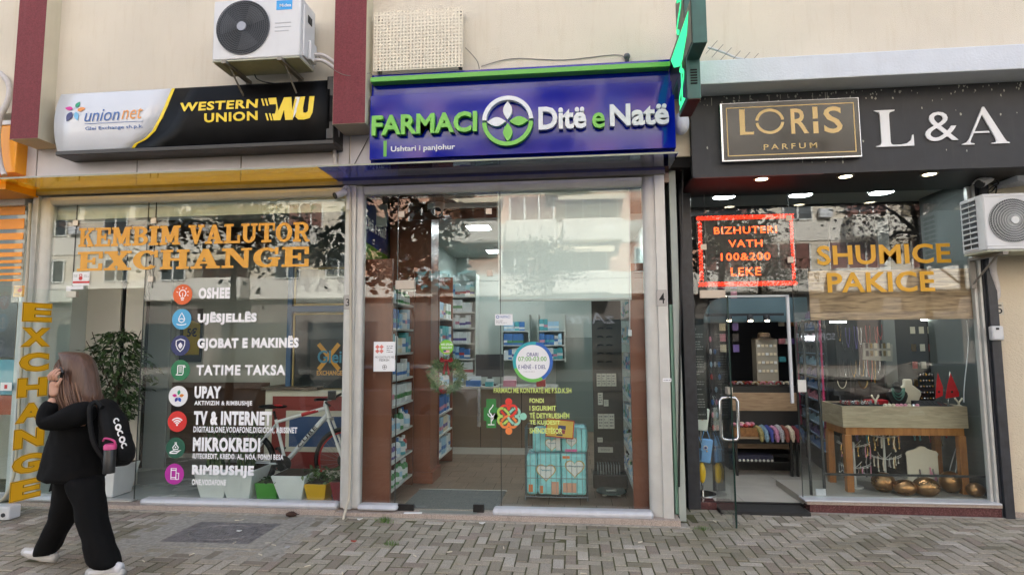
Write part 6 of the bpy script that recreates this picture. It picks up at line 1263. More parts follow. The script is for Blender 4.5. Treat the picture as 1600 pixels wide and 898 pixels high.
# rear shelving
ya = 3.6; xa, xb_ = P(702, 560, ya).x, P(742, 560, ya).x; zs3 = [1.15 + .24 * k for k in range(6)]
s3 = shelving('product_shelves', 'pale shelving full of small cartons behind the left end of the pharmacy counter', xa, xb_, ya, ya + .3, .12, 2.7, zs3, M_pw, M_shf, 'Y')
stock(ya, xa + .01, xb_ - .01, zs3, .22, [('carton', CW), ('carton', ['pale blue', 'white', 'blue', 'teal']), ('carton', CW)], 'of the pale shelving behind the counter', 'goods on the pale rear shelving', 6, 'Y')
ya = 4.55
for k, (u0, u1, nm) in enumerate(((786, 826, 'left'), (842, 882, 'right'))):
    xa, xb_ = P(u0, 560, ya).x, P(u1, 560, ya).x; zs4 = [1.35 + .24 * q for q in range(3)]
    shelving('product_shelves', 'wall shelf of blue and white cartons at the back of the pharmacy, ' + nm + '' if False else 'wall shelf of small cartons on the back wall, ' + ('behind the small white notice' if k == 0 else 'beside the grey back door'), xa, xb_, ya, ya + .34, 1.3, 2.1, zs4, M_pw, M_shf, 'Y')
    stock(ya, xa + .01, xb_ - .01, zs4, .22, [('carton', ['blue', 'white', 'pale blue', 'teal'])], 'of the back shelf ' + ('behind the small notice' if k == 0 else 'by the grey door'), 'goods on the back wall shelves', 20 + k, 'Y')
# counter
co = thing('pharmacy_counter', 'long brown counter with pale plinth and top at the back of the pharmacy', 'counter', (-1.2, 2.9, .12)); YC2 = 2.75; cx0, cx1 = P(694, 700, YC2).x, P(868, 650, YC2).x; zt = P(750, 604, YC2).z
box('front', pm('counter_brown', (116, 100, 86), .45, nscale=3, namt=.06), co, cx0, cx1, YC2, YC2 + .5, .21, zt - .03); box('plinth', M_shf, co, cx0, cx1, YC2 - .006, YC2 + .5, .12, .208); box('top', pm('counter_top_stone', (176, 172, 164), .25), co, cx0 - .02, cx1 + .03, YC2 - .03, YC2 + .55, zt - .029, zt)
for u in (751, 815): x = P(u, 650, YC2).x; box('panel_joint', M_dark, co, x - .004, x + .004, YC2 - .002, YC2 - .0005, .21, zt - .03)
for k, (u0, u1, v0, c, nm) in enumerate(((728, 750, 588, 'blue', 'blue'), (786, 806, 588, 'pink', 'pink'), (758, 770, 592, 'teal', 'teal'), (706, 722, 590, 'white', 'white'), (838, 852, 586, 'red', 'red'))):
    a_ = P(u0, 600, YC2 + .05); c_ = P(u1, v0, YC2 + .05); t = thing('counter_display', nm + ' cardboard display box on the pharmacy counter', 'display box', (a_.x, YC2 + .1, zt)); box('tray', PM[c], t, a_.x, c_.x, YC2 + .05, YC2 + .15, zt + .001, zt + (c_.z - zt) * .6, .003); box('back_card', PM['white' if c != 'white' else 'pale blue'], t, a_.x, c_.x, YC2 + .151, YC2 + .158, zt + .001, c_.z)
mo = thing('computer_monitor', 'dark computer monitor on the pharmacy counter', 'monitor', (-1.0, 3.0, zt)); x = P(765, 560, 3.0).x; box('screen', M_acd, mo, x - .2, x + .2, 3.0, 3.03, zt + .12, zt + .44, .006); box('stand', M_acd, mo, x - .03, x + .03, 3.0, 3.06, zt + .02, zt + .12); box('foot', M_acd, mo, x - .1, x + .1, 2.95, 3.12, zt + .001, zt + .019)
# right side: veneer panel, edge-on shelving, display stand
rp = thing('brown_panel', 'tall red brown veneered end panel inside the right pharmacy pane', 'panel', (.62, .2, .12)); a_, c_ = P(986, 600, .16), P(1024, 600, .16); box('panel', M_brn, rp, a_.x, c_.x + .06, .15, .2, .12, P(1000, 424, .15).z); box('top_rail', M_brn, rp, a_.x - .01, c_.x + .07, .145, .22, P(1000, 423, .15).z, P(1000, 411, .15).z)
XR = a_.x + .012; zs5 = [.28 + .27 * k for k in range(7)]
shelving('product_shelves', 'white shelving seen edge on behind the right veneered panel', XR, XR + .28, .36, 1.6, .12, 2.2, zs5, M_brn, M_shf, '-X')
rnd = random.Random(9)
for lv, z in enumerate(zs5):
    y = .38
    while y < 1.5:
        c = rnd.choice(CW + ['teal', 'blue']); w = rnd.choice((.06, .08)); product('carton' if lv > 1 else 'bottle', c, .06 if lv > 1 else .06, w if lv > 1 else .06, rnd.choice((.12, .16)), (XR + .045, y + w / 2, z + .001), 0, 'on the %s shelf behind the right panel' % ['lowest', 'second', 'third', 'fourth', 'fifth', 'sixth', 'top'][lv], 'goods behind the right veneered panel'); y += w + .02
ds = thing('display_stand', 'dark display stand hung with white pill organiser cards at the right of the pharmacy', 'display stand', (.35, 1.15, .12)); YD = 1.15; a_, c_ = P(929, 745, YD), P(976, 745, YD)
M_dst = pm('stand_dark', (66, 62, 58), .4); box('back_panel', M_dst, ds, a_.x, c_.x, YD, YD + .03, .25, P(950, 470, YD).z); box('base', M_dst, ds, a_.x - .02, c_.x + .02, YD - .18, YD + .06, .12, .26, .01)
for u0, u1, v0, v1, n in ((932, 963, 603, 583, 4), (934, 942, 632, 613, 1), (943, 951, 634, 624, 1), (934, 960, 669, 646, 3), (933, 942, 690, 683, 1), (934, 958, 706, 698, 1)):
    for k in range(n): q0 = P(u0 + (u1 - u0) * k / n, v0, YD); q1 = P(u0 + (u1 - u0) * (k + 1) / n, v1, YD); cd = box('card', pm('card_cream', (196, 196, 186), .5), ds, q0.x + .003, q1.x - .003, YD - .012, YD - .001, q0.z, q1.z); lines(cd, (u0 + (u1 - u0) * (k + .2) / n, v0 - 2), (u0 + (u1 - u0) * (k + .8) / n, v1 + 2), YD - .0125, 4, M_gr, .4, k)
b = MB()
for k in range(9): q = P(933 + k * 4.2, 735, YD - .1); b.box(q.x, q.x + .012, YD - .17, YD - .02, .262, .36)
b.build('clear_blisters', pm('clear_plastic', (150, 156, 156), .15), ds)
b = MB()
for k in range(6):
    for s in (0, 1): q = P(938 + s * 14, 500 + k * 13, YD - .02); b.tube([(q.x - .03, YD - .02, q.z), (q.x, YD - .035, q.z + .006), (q.x + .03, YD - .02, q.z)], .008, 6)
b.build('spectacles', M_bk, ds)
sc = thing('bathroom_scale', 'round glass bathroom scale lying on the pharmacy floor by the right panel', 'scale', tuple(G(955, 772, .12))); p = G(955, 771, .12); MB().lathe([(.15, .022), (.155, .028), (.15, .034)], (p.x, p.y, .12), 32).build('glass_plate', pm('scale_glass', (70, 84, 82), .08), sc, smooth=True); b = MB()
for k in range(4): a = PI / 4 + k * PI / 2; b.cyl((p.x + .1 * math.cos(a), p.y + .1 * math.sin(a), .1185), (p.x + .1 * math.cos(a), p.y + .1 * math.sin(a), .141), .022)
b.build('foot', M_shf, sc); box('readout', M_shf, sc, p.x - .05, p.x + .05, p.y - .03, p.y + .02, .1545, .157)
mt = thing('door_mat', 'grey rectangular mat on the pharmacy floor behind the door', 'mat', (-1.2, .45, .12)); q0, q1, q2 = G(632, 788, .12), G(780, 790, .12), G(780, 767, .12); box('pile', pm('mat_grey', (104, 104, 102), .9, nscale=60, namt=.2, bump=.4), mt, q0.x, q1.x, .1, q2.y, .1185, .126); box('edging', M_alu, mt, q0.x - .012, q1.x + .012, q2.y + .001, q2.y + .014, .1185, .129)
# wire basket with nappy packs
wb_ = thing('wire_basket', 'chrome wire basket on legs full of turquoise nappy packs', 'basket', (-.2, .6, .12)); BX0, BX1 = P(821, 775, .47).x, P(918.5, 775, .47).x; BY0, BY1 = .47, .80; bz0, bz1 = P(870, 776, .47).z, P(870, 672, .47).z + .02; M_wr = pm('basket_wire', (160, 164, 166), .3, .8)
b = MB(); hs = [bz0 + (bz1 - bz0) * q for q in (0, .27, .45, .64, 1)]
for z in hs: b.tube([(BX0, BY0, z), (BX1, BY0, z), (BX1, BY1, z), (BX0, BY1, z), (BX0, BY0, z)], .0035, 5)
for k in range(13): x = BX0 + (BX1 - BX0) * k / 12; b.tube([(x, BY0, bz0), (x, BY0, bz1)], .0022, 4); b.tube([(x, BY1, bz0), (x, BY1, bz1)], .0022, 4)
for k in range(6): y = BY0 + (BY1 - BY0) * k / 5; b.tube([(BX0, y, bz0), (BX0, y, bz1)], .0022, 4); b.tube([(BX1, y, bz0), (BX1, y, bz1)], .0022, 4); b.tube([(BX0, y, bz0), (BX1, y, bz0)], .0022, 4)
b.build('wire_cage', M_wr, wb_)
for x in (BX0, BX1):
    for y in (BY0, BY1): MB().cyl((x, y, .1185), (x, y, bz0), .006, n=8).build('leg', M_wr, wb_)
M_npk = pm('nappy_turquoise', (150, 216, 220), .28, nscale=8, namt=.08, bump=.12, bscale=18); M_npw = pm('nappy_white', (220, 222, 220), .35); M_npg = pm('nappy_gold', (196, 168, 96), .4)
def heart(cx, cz, s): return [(cx + s * .060 * 16 * math.sin(t) ** 3, cz + s * .060 * (13 * math.cos(t) - 5 * math.cos(2 * t) - 2 * math.cos(3 * t) - math.cos(4 * t))) for t in [2 * PI * k / 40 for k in range(40)]]
def nappy(label, x0, x1, z0, z1, hx, hz, hs_, word, tilt=0, extra=None):
    t = thing('nappy_pack', label, 'nappy pack', ((x0 + x1) / 2, .6, z0), 'nappy packs in the wire basket'); yf = BY0 + .012
    MB().box(x0, x1, yf, BY1 - .02, z0, z1).build('wrapper', M_npk, t, bevel=.028, smooth=True)
    if hs_:
        h0 = MB().prism(heart(hx, hz, hs_ * 1.14), yf - .0015, yf - .0002).build('gold_outline', M_npg, t); MB().prism(heart(hx, hz, hs_), yf - .003, yf - .0018).build('white_heart', M_npw, h0)
        if word: text(word, 'print', pm('nappy_print', (70, 150, 160), .5), h0, (hx - hs_ * .62, hz + hs_ * .05), (hx + hs_ * .62, hz + hs_ * .30), lambda a, z, d: (a, yf - .0032 - d, z), ext=.001, off=.02)
    for q in extra or (): b = MB(); b.box(q[0], q[1], yf - .002, yf - .0003, q[2], q[3]); b.build('print_patch', pm(q[4], q[5], .5), t)
def bx_(u, v): p = P(u, v, BY0); return p.x, p.z
zl = bz0 + .012; zm = P(870, 708, BY0).z; zt_n = P(870, 672, BY0).z
x0, x1 = bx_(840, 740)[0], bx_(876, 740)[0]; x2 = bx_(916, 740)[0]; xl = BX0 + .012
nappy('slim turquoise nappy pack standing at the left of the lower layer', xl, x0 - .004, zl, zm - .01, 0, 0, 0, None, extra=[(xl + .02, xl + .06, zl + .03, zl + .10, 'nappy_orange', (220, 130, 70))])
nappy('turquoise nappy pack with a white heart in the middle of the lower layer', x0, x1, zl, zm, *bx_(853, 737), .088, 'Pampers', extra=[(x0 + .02, x0 + .05, zl + .02, zl + .09, 'nappy_orange', (220, 130, 70)), (x1 - .09, x1 - .02, zl + .01, zl + .13, 'nappy_skin', (206, 160, 136))])
nappy('turquoise nappy pack with a white heart at the right of the lower layer', x1 + .004, x2, zl, zm, *bx_(898, 731), .088, 'Pampers', extra=[(x1 + .02, x1 + .09, zm - .05, zm - .025, 'nappy_orange', (220, 130, 70)), (x1 + .02, x1 + .15, zl + .03, zl + .12, 'nappy_skin', (206, 160, 136))])
xm_ = bx_(877, 690)[0]
nappy('turquoise nappy pack lying at the left of the upper layer', bx_(832, 690)[0], xm_ - .003, zm + .006, zt_n, *bx_(862, 694), .062, 'Pampers', extra=[(xm_ - .05, xm_ - .01, zm + .03, zt_n - .05, 'nappy_white_patch', (214, 218, 216))])
nappy('turquoise nappy pack with a pink patch lying at the right of the upper layer', xm_ + .003, bx_(918, 690)[0], zm + .006, zt_n + .02, *bx_(893, 690), .05, 'Pampers', extra=[(bx_(883, 704)[0], bx_(902, 704)[0], zm + .015, zm + .04, 'nappy_pink', (214, 110, 160))])
gs = thing('gold_sign', 'gold cardboard sign with a red border leaning on top of the nappy packs', 'cardboard sign', tuple(P(875, 690, .45))); 
def gsf(a, z, d): q = P(875, 669, .43); ca, sa = math.cos(R(-5)), math.sin(R(-5)); return (q.x + a * ca - z * sa, q.y - d + z * .25, q.z + a * sa + z * ca)
MB().prism(rect(-.135, -.085, .135, .085), 0, .004, fn=lambda a, z, d: gsf(a, z, d)).build('card', pm('sign_card_red', (170, 40, 36), .5), gs); MB().prism(rect(-.125, -.075, .125, .075), .004, .005, fn=lambda a, z, d: gsf(a, z, d)).build('gold_field', pm('sign_card_gold', (206, 168, 60), .45), gs)
for q, c, nm in ((rect(-.02, -.005, .055, .03), (48, 50, 100), 'navy'), (rect(-.05, -.045, .05, -.01), (150, 60, 70), 'plum'), (rect(-.03, -.066, .03, -.050), (60, 50, 60), 'black')): MB().prism(q, .005, .006, fn=lambda a, z, d: gsf(a, z, d)).build('print_block', pm('sign_print_' + nm, c, .5), gs)
# christmas wreath
wr = thing('door_wreath', 'green christmas wreath with a red bow hanging inside the pharmacy door', 'wreath', tuple(P(698, 585, .06))); c = P(698.5, 586, .065); rw_ = .125; rnd = random.Random(4); b = MB()
for k in range(1300):
    a = rnd.uniform(0, 2 * PI); rr = rw_ + rnd.gauss(0, .022); p = Vector((c.x + rr * math.cos(a), c.y + rnd.gauss(0, .012), c.z + rr * math.sin(a))); d = Vector((math.cos(a + rnd.gauss(0, 1)), rnd.gauss(-.2, .5), math.sin(a + rnd.gauss(0, 1)))).normalized(); s = d.cross(Vector((0, 1, .3))).normalized() * .004; l = rnd.uniform(.03, .06); b.poly([p - s, p + s, p + d * l])
b.build('needles', islandm('pine_needle', [(56, 88, 52), (92, 124, 76), (134, 146, 100), (42, 66, 42)], .6, 8, .1, 0), wr, fix=False)
b = MB(); q = Vector((c.x + .0, c.y - .03, c.z + rw_ + .01))
for s in (-1, 1): b.poly([q, q + Vector((s * .05, -.01, .035)), q + Vector((s * .065, 0, .0)), q + Vector((s * .045, -.01, -.015))]); b.poly([q, q + Vector((s * .012, -.01, 0)), q + Vector((s * .035, 0, -.12)), q + Vector((s * .015, 0, -.125))])
b.ball(q, .016); o = b.build('bow', pm('bow_red', (158, 22, 34), .35), wr, fix=False); md = o.modifiers.new('s', 'SOLIDIFY'); md.thickness = .004
b = MB(); q = Vector((c.x - .03, c.y - .03, c.z - rw_)); 
for k in range(4): b.lathe([(.006 + .009 * k, .018 - .004 * k), (.010 + .010 * k, -.004 * k)], tuple(q), 9, 'Y', caps=(k == 0))
b.build('rose', pm('rose_red', (170, 30, 44), .5), wr); hose('wreath_string', 'thin cord holding the wreath on the pharmacy door', [(c.x, .03, c.z + rw_), (c.x, .03, c.z + .4)], .0015, M_cable, cat='string')
# ================================================================== JEWELLERY ROOM
JX0, JX1, JY1 = 1.0, 4.2, 5.6
jr = thing('jewellery_room', 'dark walled jewellery shop with a pale tiled floor', 'room', (2.4, 3, .1)); M_jw = pm('dark_wall', (52, 52, 56), .6); M_jf = pm('pale_floor_tile', (184, 180, 172), .22, nscale=3, namt=.05)
b = MB()
for i in range(6):
    for j in range(9): x0 = JX0 + i * .6; y0 = .62 + j * .6; b.box(x0 + .002, min(x0 + .598, JX1), y0 + .002, min(JY1, y0 + .598), .06, .110)
b.build('floor', M_jf, jr); box('subfloor', M_dark, jr, JX0, JX1, .56, JY1, .05, .108)
box('back_wall', M_jw, jr, JX0, JX1, JY1, JY1 + .1, .06, 3.5); box('left_wall', M_jw, jr, JX0 - .06, JX0, .58, JY1, .06, 3.5); box('right_wall', pm('right_wall_grey', (84, 90, 88), .6), jr, 3.86, 3.92, .56, 1.5, .06, 3.5); box('right_rear_wall', M_jw, jr, JX1, JX1 + .06, 1.5, JY1, .06, 3.5); box('ceiling', pm('jewel_ceiling', (150, 156, 154), .6), jr, JX0, JX1, .57, 1.6, 3.2, 3.5); box('rear_ceiling', M_jw, jr, JX0, JX1, 1.602, JY1, 3.1, 3.5); box('window_floor', pm('window_floor', (150, 146, 138), .5), jr, 2.12, 3.85, .57, 1.3, .1105, .17)
M_jl = glow('round_lamp', (244, 250, 255), 20)
for u, v, nm in ((1131, 306.5, 'above the red message board'), (1251, 303.5, 'between message board and gold lettering'), (1377, 299.5, 'above the gold lettering')):
    p = G(u, v, 3.195); t = thing('round_ceiling_lamp', 'bright round ceiling lamp ' + nm, 'ceiling lamp', tuple(p)); MB().lathe([(.125, 0), (.13, -.012), (.112, -.016)], (p.x, p.y, 3.199), 32, caps=False).build('rim', M_shf, t, smooth=True); MB().cyl((p.x, p.y, 3.185), (p.x, p.y, 3.19), .112, n=32).build('diffuser', M_jl, t)
# valance and spots
va = thing('arched_valance', 'grey blue board with a rounded left end over the shop aisle', 'board', (1.9, 2.0, 2.2)); YVb = 2.0; a_, c_ = P(1100, 504, YVb), P(1262, 464, YVb)
pts = [(a_.x, a_.z)] + [(a_.x + .22 * (1 - math.cos(R(k * 15))), a_.z + (c_.z - a_.z) * math.sin(R(k * 15))) for k in range(1, 7)] + [(c_.x, c_.z), (c_.x, a_.z)]; MB().prism(pts, YVb, YVb + .05).build('board', pm('valance_blue', (84, 108, 116), .5, nscale=2, namt=.1), va)
tr_ = thing('spot_track', 'black lighting track with three small spotlights over the counter', 'spotlight track', (1.9, 1.9, 2.0)); q0, q1 = P(1104, 494, 1.9), P(1225, 490, 1.9); box('rail', M_acd, tr_, q0.x, q1.x, 1.9, 1.94, q0.z, q0.z + .03)
for u in (1139, 1172.5, 1198.5): p = P(u, 497, 1.9); h = MB().tube([(p.x, 1.92, p.z + .04), (p.x, 1.9, p.z - .03)], [.035, .04], 14).build('spotlight', M_acd, tr_, smooth=True); MB().ball((p.x, 1.899, p.z - .03), (.026, .026, .012)).build('bulb', glow('spot_bulb', (255, 236, 200), 14), h)
# tiered counter
M_oak = woodm('pale_oak', (134, 110, 86), (168, 144, 116), .45, (2, 2, 14), bump=.04); M_ash = woodm('grey_ash', (146, 132, 110), (176, 162, 138), .5, (2, 2, 16), bump=.04); M_pine = woodm('orange_pine', (136, 84, 38), (172, 114, 58), .35, (9, 9, 1.2), bump=.04)
ct = thing('tiered_counter', 'black framed counter with pale wooden drawer fronts facing the open jewellery door', 'counter', (2.2, 2.0, .11)); YT = 1.85; f = lambda u, v, Y=YT: P(u, v, Y)
x0, x1 = f(1143, 640).x, f(1246, 640).x; box('carcass', M_bk, ct, x0, x1, YT, YT + .6, .45, f(1190, 603).z); box('upper_front', M_oak, ct, x0, x1 - .01, YT - .02, YT - .001, f(1190, 641).z, f(1190, 613).z); box('lower_front', M_oak, ct, x0, x1, YT + .20, YT + .22, f(1190, 705).z, f(1190, 690).z + .06); box('shelf', M_oak, ct, x0, x1, YT - .14, YT + .3, f(1190, 681).z - .01, f(1190, 681).z + .012); box('plinth', M_bk, ct, x0, x1, YT + .2, YT + .6, .111, .3)
for u in (1147, 1231, 1240): p = f(u, 720); box('leg', M_bk, ct, p.x - .012, p.x + .012, YT - .13, YT - .10, .1105, f(1190, 681).z - .011)
ztop = f(1190, 603).z
rnd = random.Random(12)
for k in range(16):
    c = rnd.choice(['cream', 'red', 'amber', 'pink', 'white']); x = x0 + .04 + k * (x1 - x0 - .08) / 15; t = MB().tube([(x + .028 * math.cos(a), YT + .08 + .03 * (k % 2), ztop + .012 + .028 * abs(math.sin(a)) + .004) for a in [2 * PI * q / 14 for q in range(15)]], .012, 6, False).build('hair_band', PM[c], None, smooth=True); tag(t, c + ' hair band in the row on top of the black counter', 'hair band', 'hair bands on the counter top')
bs = thing('wicker_basket', 'woven wicker basket of red patterned cloths on the counter shelf', 'basket', (x0 + .2, YT, .6)); zb = f(1190, 681).z + .013; b = MB(); bx0, bx1 = f(1148, 670, YT - .13).x, f(1184, 670, YT - .13).x
for k in range(7): z = zb + .008 + k * .014; b.tube([(bx0, YT - .12, z), (bx1, YT - .12, z), (bx1, YT + .08, z), (bx0, YT + .08, z), (bx0, YT - .12, z)], .008, 6)
for k in range(16): x = bx0 + (bx1 - bx0) * k / 15; b.tube([(x, YT - .13, zb), (x, YT - .13, zb + .1)], .004, 5)
b.build('weave', pm('wicker', (160, 116, 72), .7, nscale=30, namt=.3), bs); MB().box(bx0 + .01, bx1 - .01, YT - .11, YT + .07, zb, zb + .02).build('bottom', pm('wicker', (0, 0, 0)), bs)
for k in range(8):
    c = rnd.choice(['red', 'pink', 'cream', 'red']); x = bx0 + .03 + k * (bx1 - bx0 - .06) / 7; o = MB().ball((x, YT - .02 + rnd.uniform(-.04, .04), zb + .11 + rnd.uniform(0, .02)), (.032, .05, .026)).build('folded_cloth', PM[c], None, smooth=True); tag(o, c + ' crumpled cloth in the wicker basket', 'cloth', 'cloths in the wicker basket')
sc_c = [(150, 140, 90), (120, 150, 170), (60, 70, 140), (170, 120, 150), (160, 160, 165), (130, 70, 60), (190, 180, 160), (110, 40, 50), (40, 60, 90)]
for k, c in enumerate(sc_c):
    x = bx1 + .02 + k * (x1 - bx1 - .04) / 8; b = MB(); pts = [(x, YT + .05, zb + .02), (x - .01, YT - .05, zb + .09), (x + .005, YT - .15, zb + .06), (x + .012, YT - .17, zb - .05)]; b.tube(curve(pts, 4), [r_ * rnd.uniform(.6, 1.05) for r_ in (.03, .036, .04, .042, .04, .038, .036, .034, .034, .032, .03, .026, .018)], 8); o = b.build('scarf', pm('scarf_%d' % c[0], c, .8, nscale=60, namt=.35), None, smooth=True); tag(o, ['mustard', 'pale blue', 'royal blue', 'mauve', 'light grey', 'rust', 'beige', 'wine red', 'navy'][k] + ' knotted scarf hanging over the counter shelf edge', 'scarf', 'scarves on the counter shelf')
fb = thing('checked_blanket', 'folded dark checked cloth with white tufts on the lowest counter shelf', 'cloth', (x0 + .3, YT, .3)); zz = f(1190, 718).z; box('shelf_board', M_bk, ct, x0, x1 - .1, YT - .1, YT + .2, zz - .02, zz); b = MB(); xx0, xx1 = f(1150, 710, YT - .1).x, f(1210, 710, YT - .1).x; b.box(xx0, xx1, YT - .09, YT + .1, zz + .001, zz + .07); b.build('roll', pm('dark_check', (40, 42, 62), .8, nscale=50, namt=.5), fb, bevel=.02); b = MB()
for k in range(9): x = xx0 + .04 + k * (xx1 - xx0) / 9.5; b.ball((x, YT - .10, zz + .012), (.016, .012, .014))
b.build('tuft', M_shf, fb, smooth=True)
et = thing('earring_tower', 'pale square display tower hung with small earring cards on the counter', 'display stand', tuple(f(1200, 602, YT + .15))); q0, q1 = f(1184, 602, YT + .15), f(1214, 530, YT + .15); box('tower', pm('tower_beige', (150, 146, 134), .6), et, q0.x, q1.x, YT + .15, YT + .33, ztop + .001, q1.z)
for r_ in range(4):
    for c in range(5): x = q0.x + .03 + c * (q1.x - q0.x - .06) / 4; z = q1.z - .06 - r_ * .1; box('earring_card', PM['cream' if (r_ + c) % 3 else 'white'], et, x - .016, x + .016, YT + .142, YT + .149, z - .03, z)
ha = thing('straw_hat', 'brown felt hat lying on top of the earring tower', 'hat', (q0.x, YT + .2, q1.z)); xc = (q0.x + q1.x) / 2; MB().lathe([(.14, 0), (.14, .008), (.075, .014), (.07, .07), (.05, .085)], (xc, YT + .24, q1.z + .001), 22).build('crown', pm('felt_brown', (92, 78, 66), .8), ha, smooth=True); MB().lathe([(.0765, .016), (.073, .032)], (xc, YT + .24, q1.z + .001), 22, caps=False).build('band', M_bk, ha)
# sunglasses wall
sg = thing('cosmetics_stand', 'tall cosmetics stand with pink edge lights and rows of blue packs beside the aisle', 'display stand', (2.5, 1.6, .11)); ya_, yb_ = 1.05, 2.3; xs_a, xs_b = P(1253, 600, 2.3).x, P(1290, 600, 1.05).x
sx = 2.75
def sgf(t, z, d=0): x = P(1254, 600, 2.45).x + (P(1291, 600, 1.35).x - P(1254, 600, 2.45).x) * t; y = 2.45 + (1.35 - 2.45) * t; return (x - d * .75, y - d * .65, z)
MB().prism(rect(0, .2, 1, 2.35), -.05, 0, fn=lambda a, z, d: sgf(a, z, d)).build('back_board', M_acd, sg)
for r_ in range(12):
    z = .45 + r_ * .13; MB().prism(rect(.02, z, .98, z + .012), .001, .08, fn=lambda a, zz, d: sgf(a, zz, d)).build('shelf', pm('shelf_ice', (150, 168, 190), .2), sg); b = MB()
    for k in range(12): b.prism(rect(.04 + k * .078, z + .013, .10 + k * .078, z + .06 + .02 * ((k * 7 + r_) % 3)), .01, .05, fn=lambda a, zz, d: sgf(a, zz, d))
    b.build('pack_row', [PM['blue'], PM['violet'], PM['pale blue'], PM['dark'], PM['pink']][r_ % 5], sg)
for t_ in (-.02, 1.0): MB().prism(rect(t_, .6, t_ + .012, 1.9), .05, .09, fn=lambda a, zz, d: sgf(a, zz, d)).build('edge_light', pm('pink_edge', (190, 60, 110), .4), sg)  # plain pink strips that give no light
ptext('flormar', 'lettering', glow('white_sign', (236, 238, 246), 1.5), sg, (1252.5, 532), (1273, 520.5), 1.30, ext=.004, off=.02)
# hanging bags by the door
br = thing('bag_stand', 'slim chrome stand hung with bags behind the narrow glass beside the open door', 'stand', (1.22, .8, .11)); xb = P(1097, 700, .78).x; b = MB(); b.cyl((xb, .82, .11), (xb, .82, 1.65), .012); b.build('pole', M_chrome, br); b = MB(); b.cyl((xb, .82, .1105), (xb, .82, .13), .13, n=24); b.build('base', M_chrome, br)
b = MB()
for z in (1.05, .78, .55, 1.3): b.tube([(xb, .82, z), (xb - .0, .72, z + .02)], .005, 6)
b.build('hook', M_chrome, br)
def bag(name, label, u0, u1, v0, v1, Y, col, nm, cat='bag', flap=True, tilt=0):
    a, c = P(u0, v1, Y), P(u1, v0, Y); t = thing(name, label, cat, ((a.x + c.x) / 2, Y, a.z)); cx, cz = (a.x + c.x) / 2, (a.z + c.z) / 2
    MB().obox((cx, Y, cz), (c.x - a.x, .05, c.z - a.z), ry=tilt).build('body', pm(nm, col, .5), t, bevel=.012, smooth=True)
    if flap: MB().obox((cx, Y - .027, cz + (c.z - a.z) * .22), ((c.x - a.x) * 1.02, .006, (c.z - a.z) * .5), ry=tilt).build('flap', pm(nm, col, .5), t, bevel=.004); MB().ball((cx, Y - .032, cz), .008).build('clasp', M_gold, t)
    hose_ = MB().tube(curve([(cx - .04, Y, c.z - .01), (cx - .02, Y, c.z + .06), (cx, Y + .02, c.z + .12), (cx + .02, Y, c.z + .06), (cx + .04, Y, c.z - .01)]), .004, 6).build('strap', pm(nm, col, .5), t); return t
bag('shoulder_bag', 'small mint white shoulder bag hanging in the narrow window by the open door', 1087, 1106, 637, 672, .72, (226, 234, 224), 'bag_mint', tilt=.15); bag('toy_pouch', 'light blue pouch with an eye motif hanging below the mint white bag', 1096, 1111, 685, 722, .70, (112, 164, 216), 'pouch_blue', 'pouch', tilt=.15); bag('toy_pouch', 'smaller light blue pouch hanging left of the eye motif pouch', 1087, 1097, 700, 720, .74, (140, 184, 226), 'pouch_blue_pale', 'pouch', False)
yy_ = MB(); p = P(1097, 738, .70); yy_.ball((p.x, .70, p.z), (.036, .03, .10)); tag(yy_.build('yellow_charm', pm('charm_yellow', (240, 196, 34), .35), None, smooth=True), 'yellow oval charm hanging lowest in the narrow window by the open door', 'charm')
ey = P(1102.5, 699, .668); b = MB(); b.cyl((ey.x, .668, ey.z), (ey.x, .672, ey.z), .022, n=18); b.build('eye_motif', M_shf, bpy.data.objects['toy_pouch']); MB().cyl((ey.x, .664, ey.z), (ey.x, .667, ey.z), .012, n=14).build('eye_motif', M_nb, bpy.data.objects['toy_pouch'])
ck = thing('keyring_display', 'slim rack of colourful keyrings behind the narrow glass', 'display rack', (1.3, 1.0, .11)); xk = P(1118, 600, 1.0).x; box('rack_panel', M_acd, ck, xk - .06, xk + .06, 1.0, 1.02, .111, 1.75)
rnd = random.Random(2); 
for k in range(22): z = .75 + (k // 3) * .13; o = MB().ball((xk - .04 + .04 * (k % 3), .985, z), (.014, .01, .03)).build('keyring', PM[rnd.choice(['red', 'pale blue', 'pink', 'white', 'dark', 'blue'])], None, smooth=True); tag(o, 'small keyring hanging on the slim rack behind the narrow glass', 'keyring', 'keyrings on the slim rack')
# wooden board behind the gold lettering
wd = thing('wooden_board', 'long grey brown wooden board behind the PAKICE lettering', 'board', tuple(P(1400, 500, .54))); a_, c_ = P(1267, 500, .535), P(1529, 421, .535); box('plank', woodm('weathered_oak', (104, 78, 54), (182, 150, 116), .6, (1.6, 1.6, 14), bump=.1), wd, a_.x, c_.x + .02, .535, .555, P(1400, 499, .535).z, P(1400, 421, .535).z, .003)
# black bars
gb = thing('iron_bars', 'thin black iron safety bars standing inside the jewellery window', 'iron bars', (2.4, .62, .17)); b = MB(); M_ib = pm('iron_bar', (30, 32, 35), .5)
for (u, Y) in ((1264, .66), (1285, .60)): x = P(u, 700, Y).x; MB().box(x - .011, x + .011, Y - .01, Y + .01, .171, P(u, 500, Y).z).build('upright', M_ib, gb)
xa, xb_ = P(1285, 742, .6).x + .012, 3.80; z = P(1400, 742, .6).z; MB().box(xa, xb_, .592, .608, z - .010, z + .010).build('rail', M_ib, gb); bf = box('bracket', M_sill, gb, P(1275, 775, .58).x, P(1290, 775, .58).x, .566, .588, .192, .25)
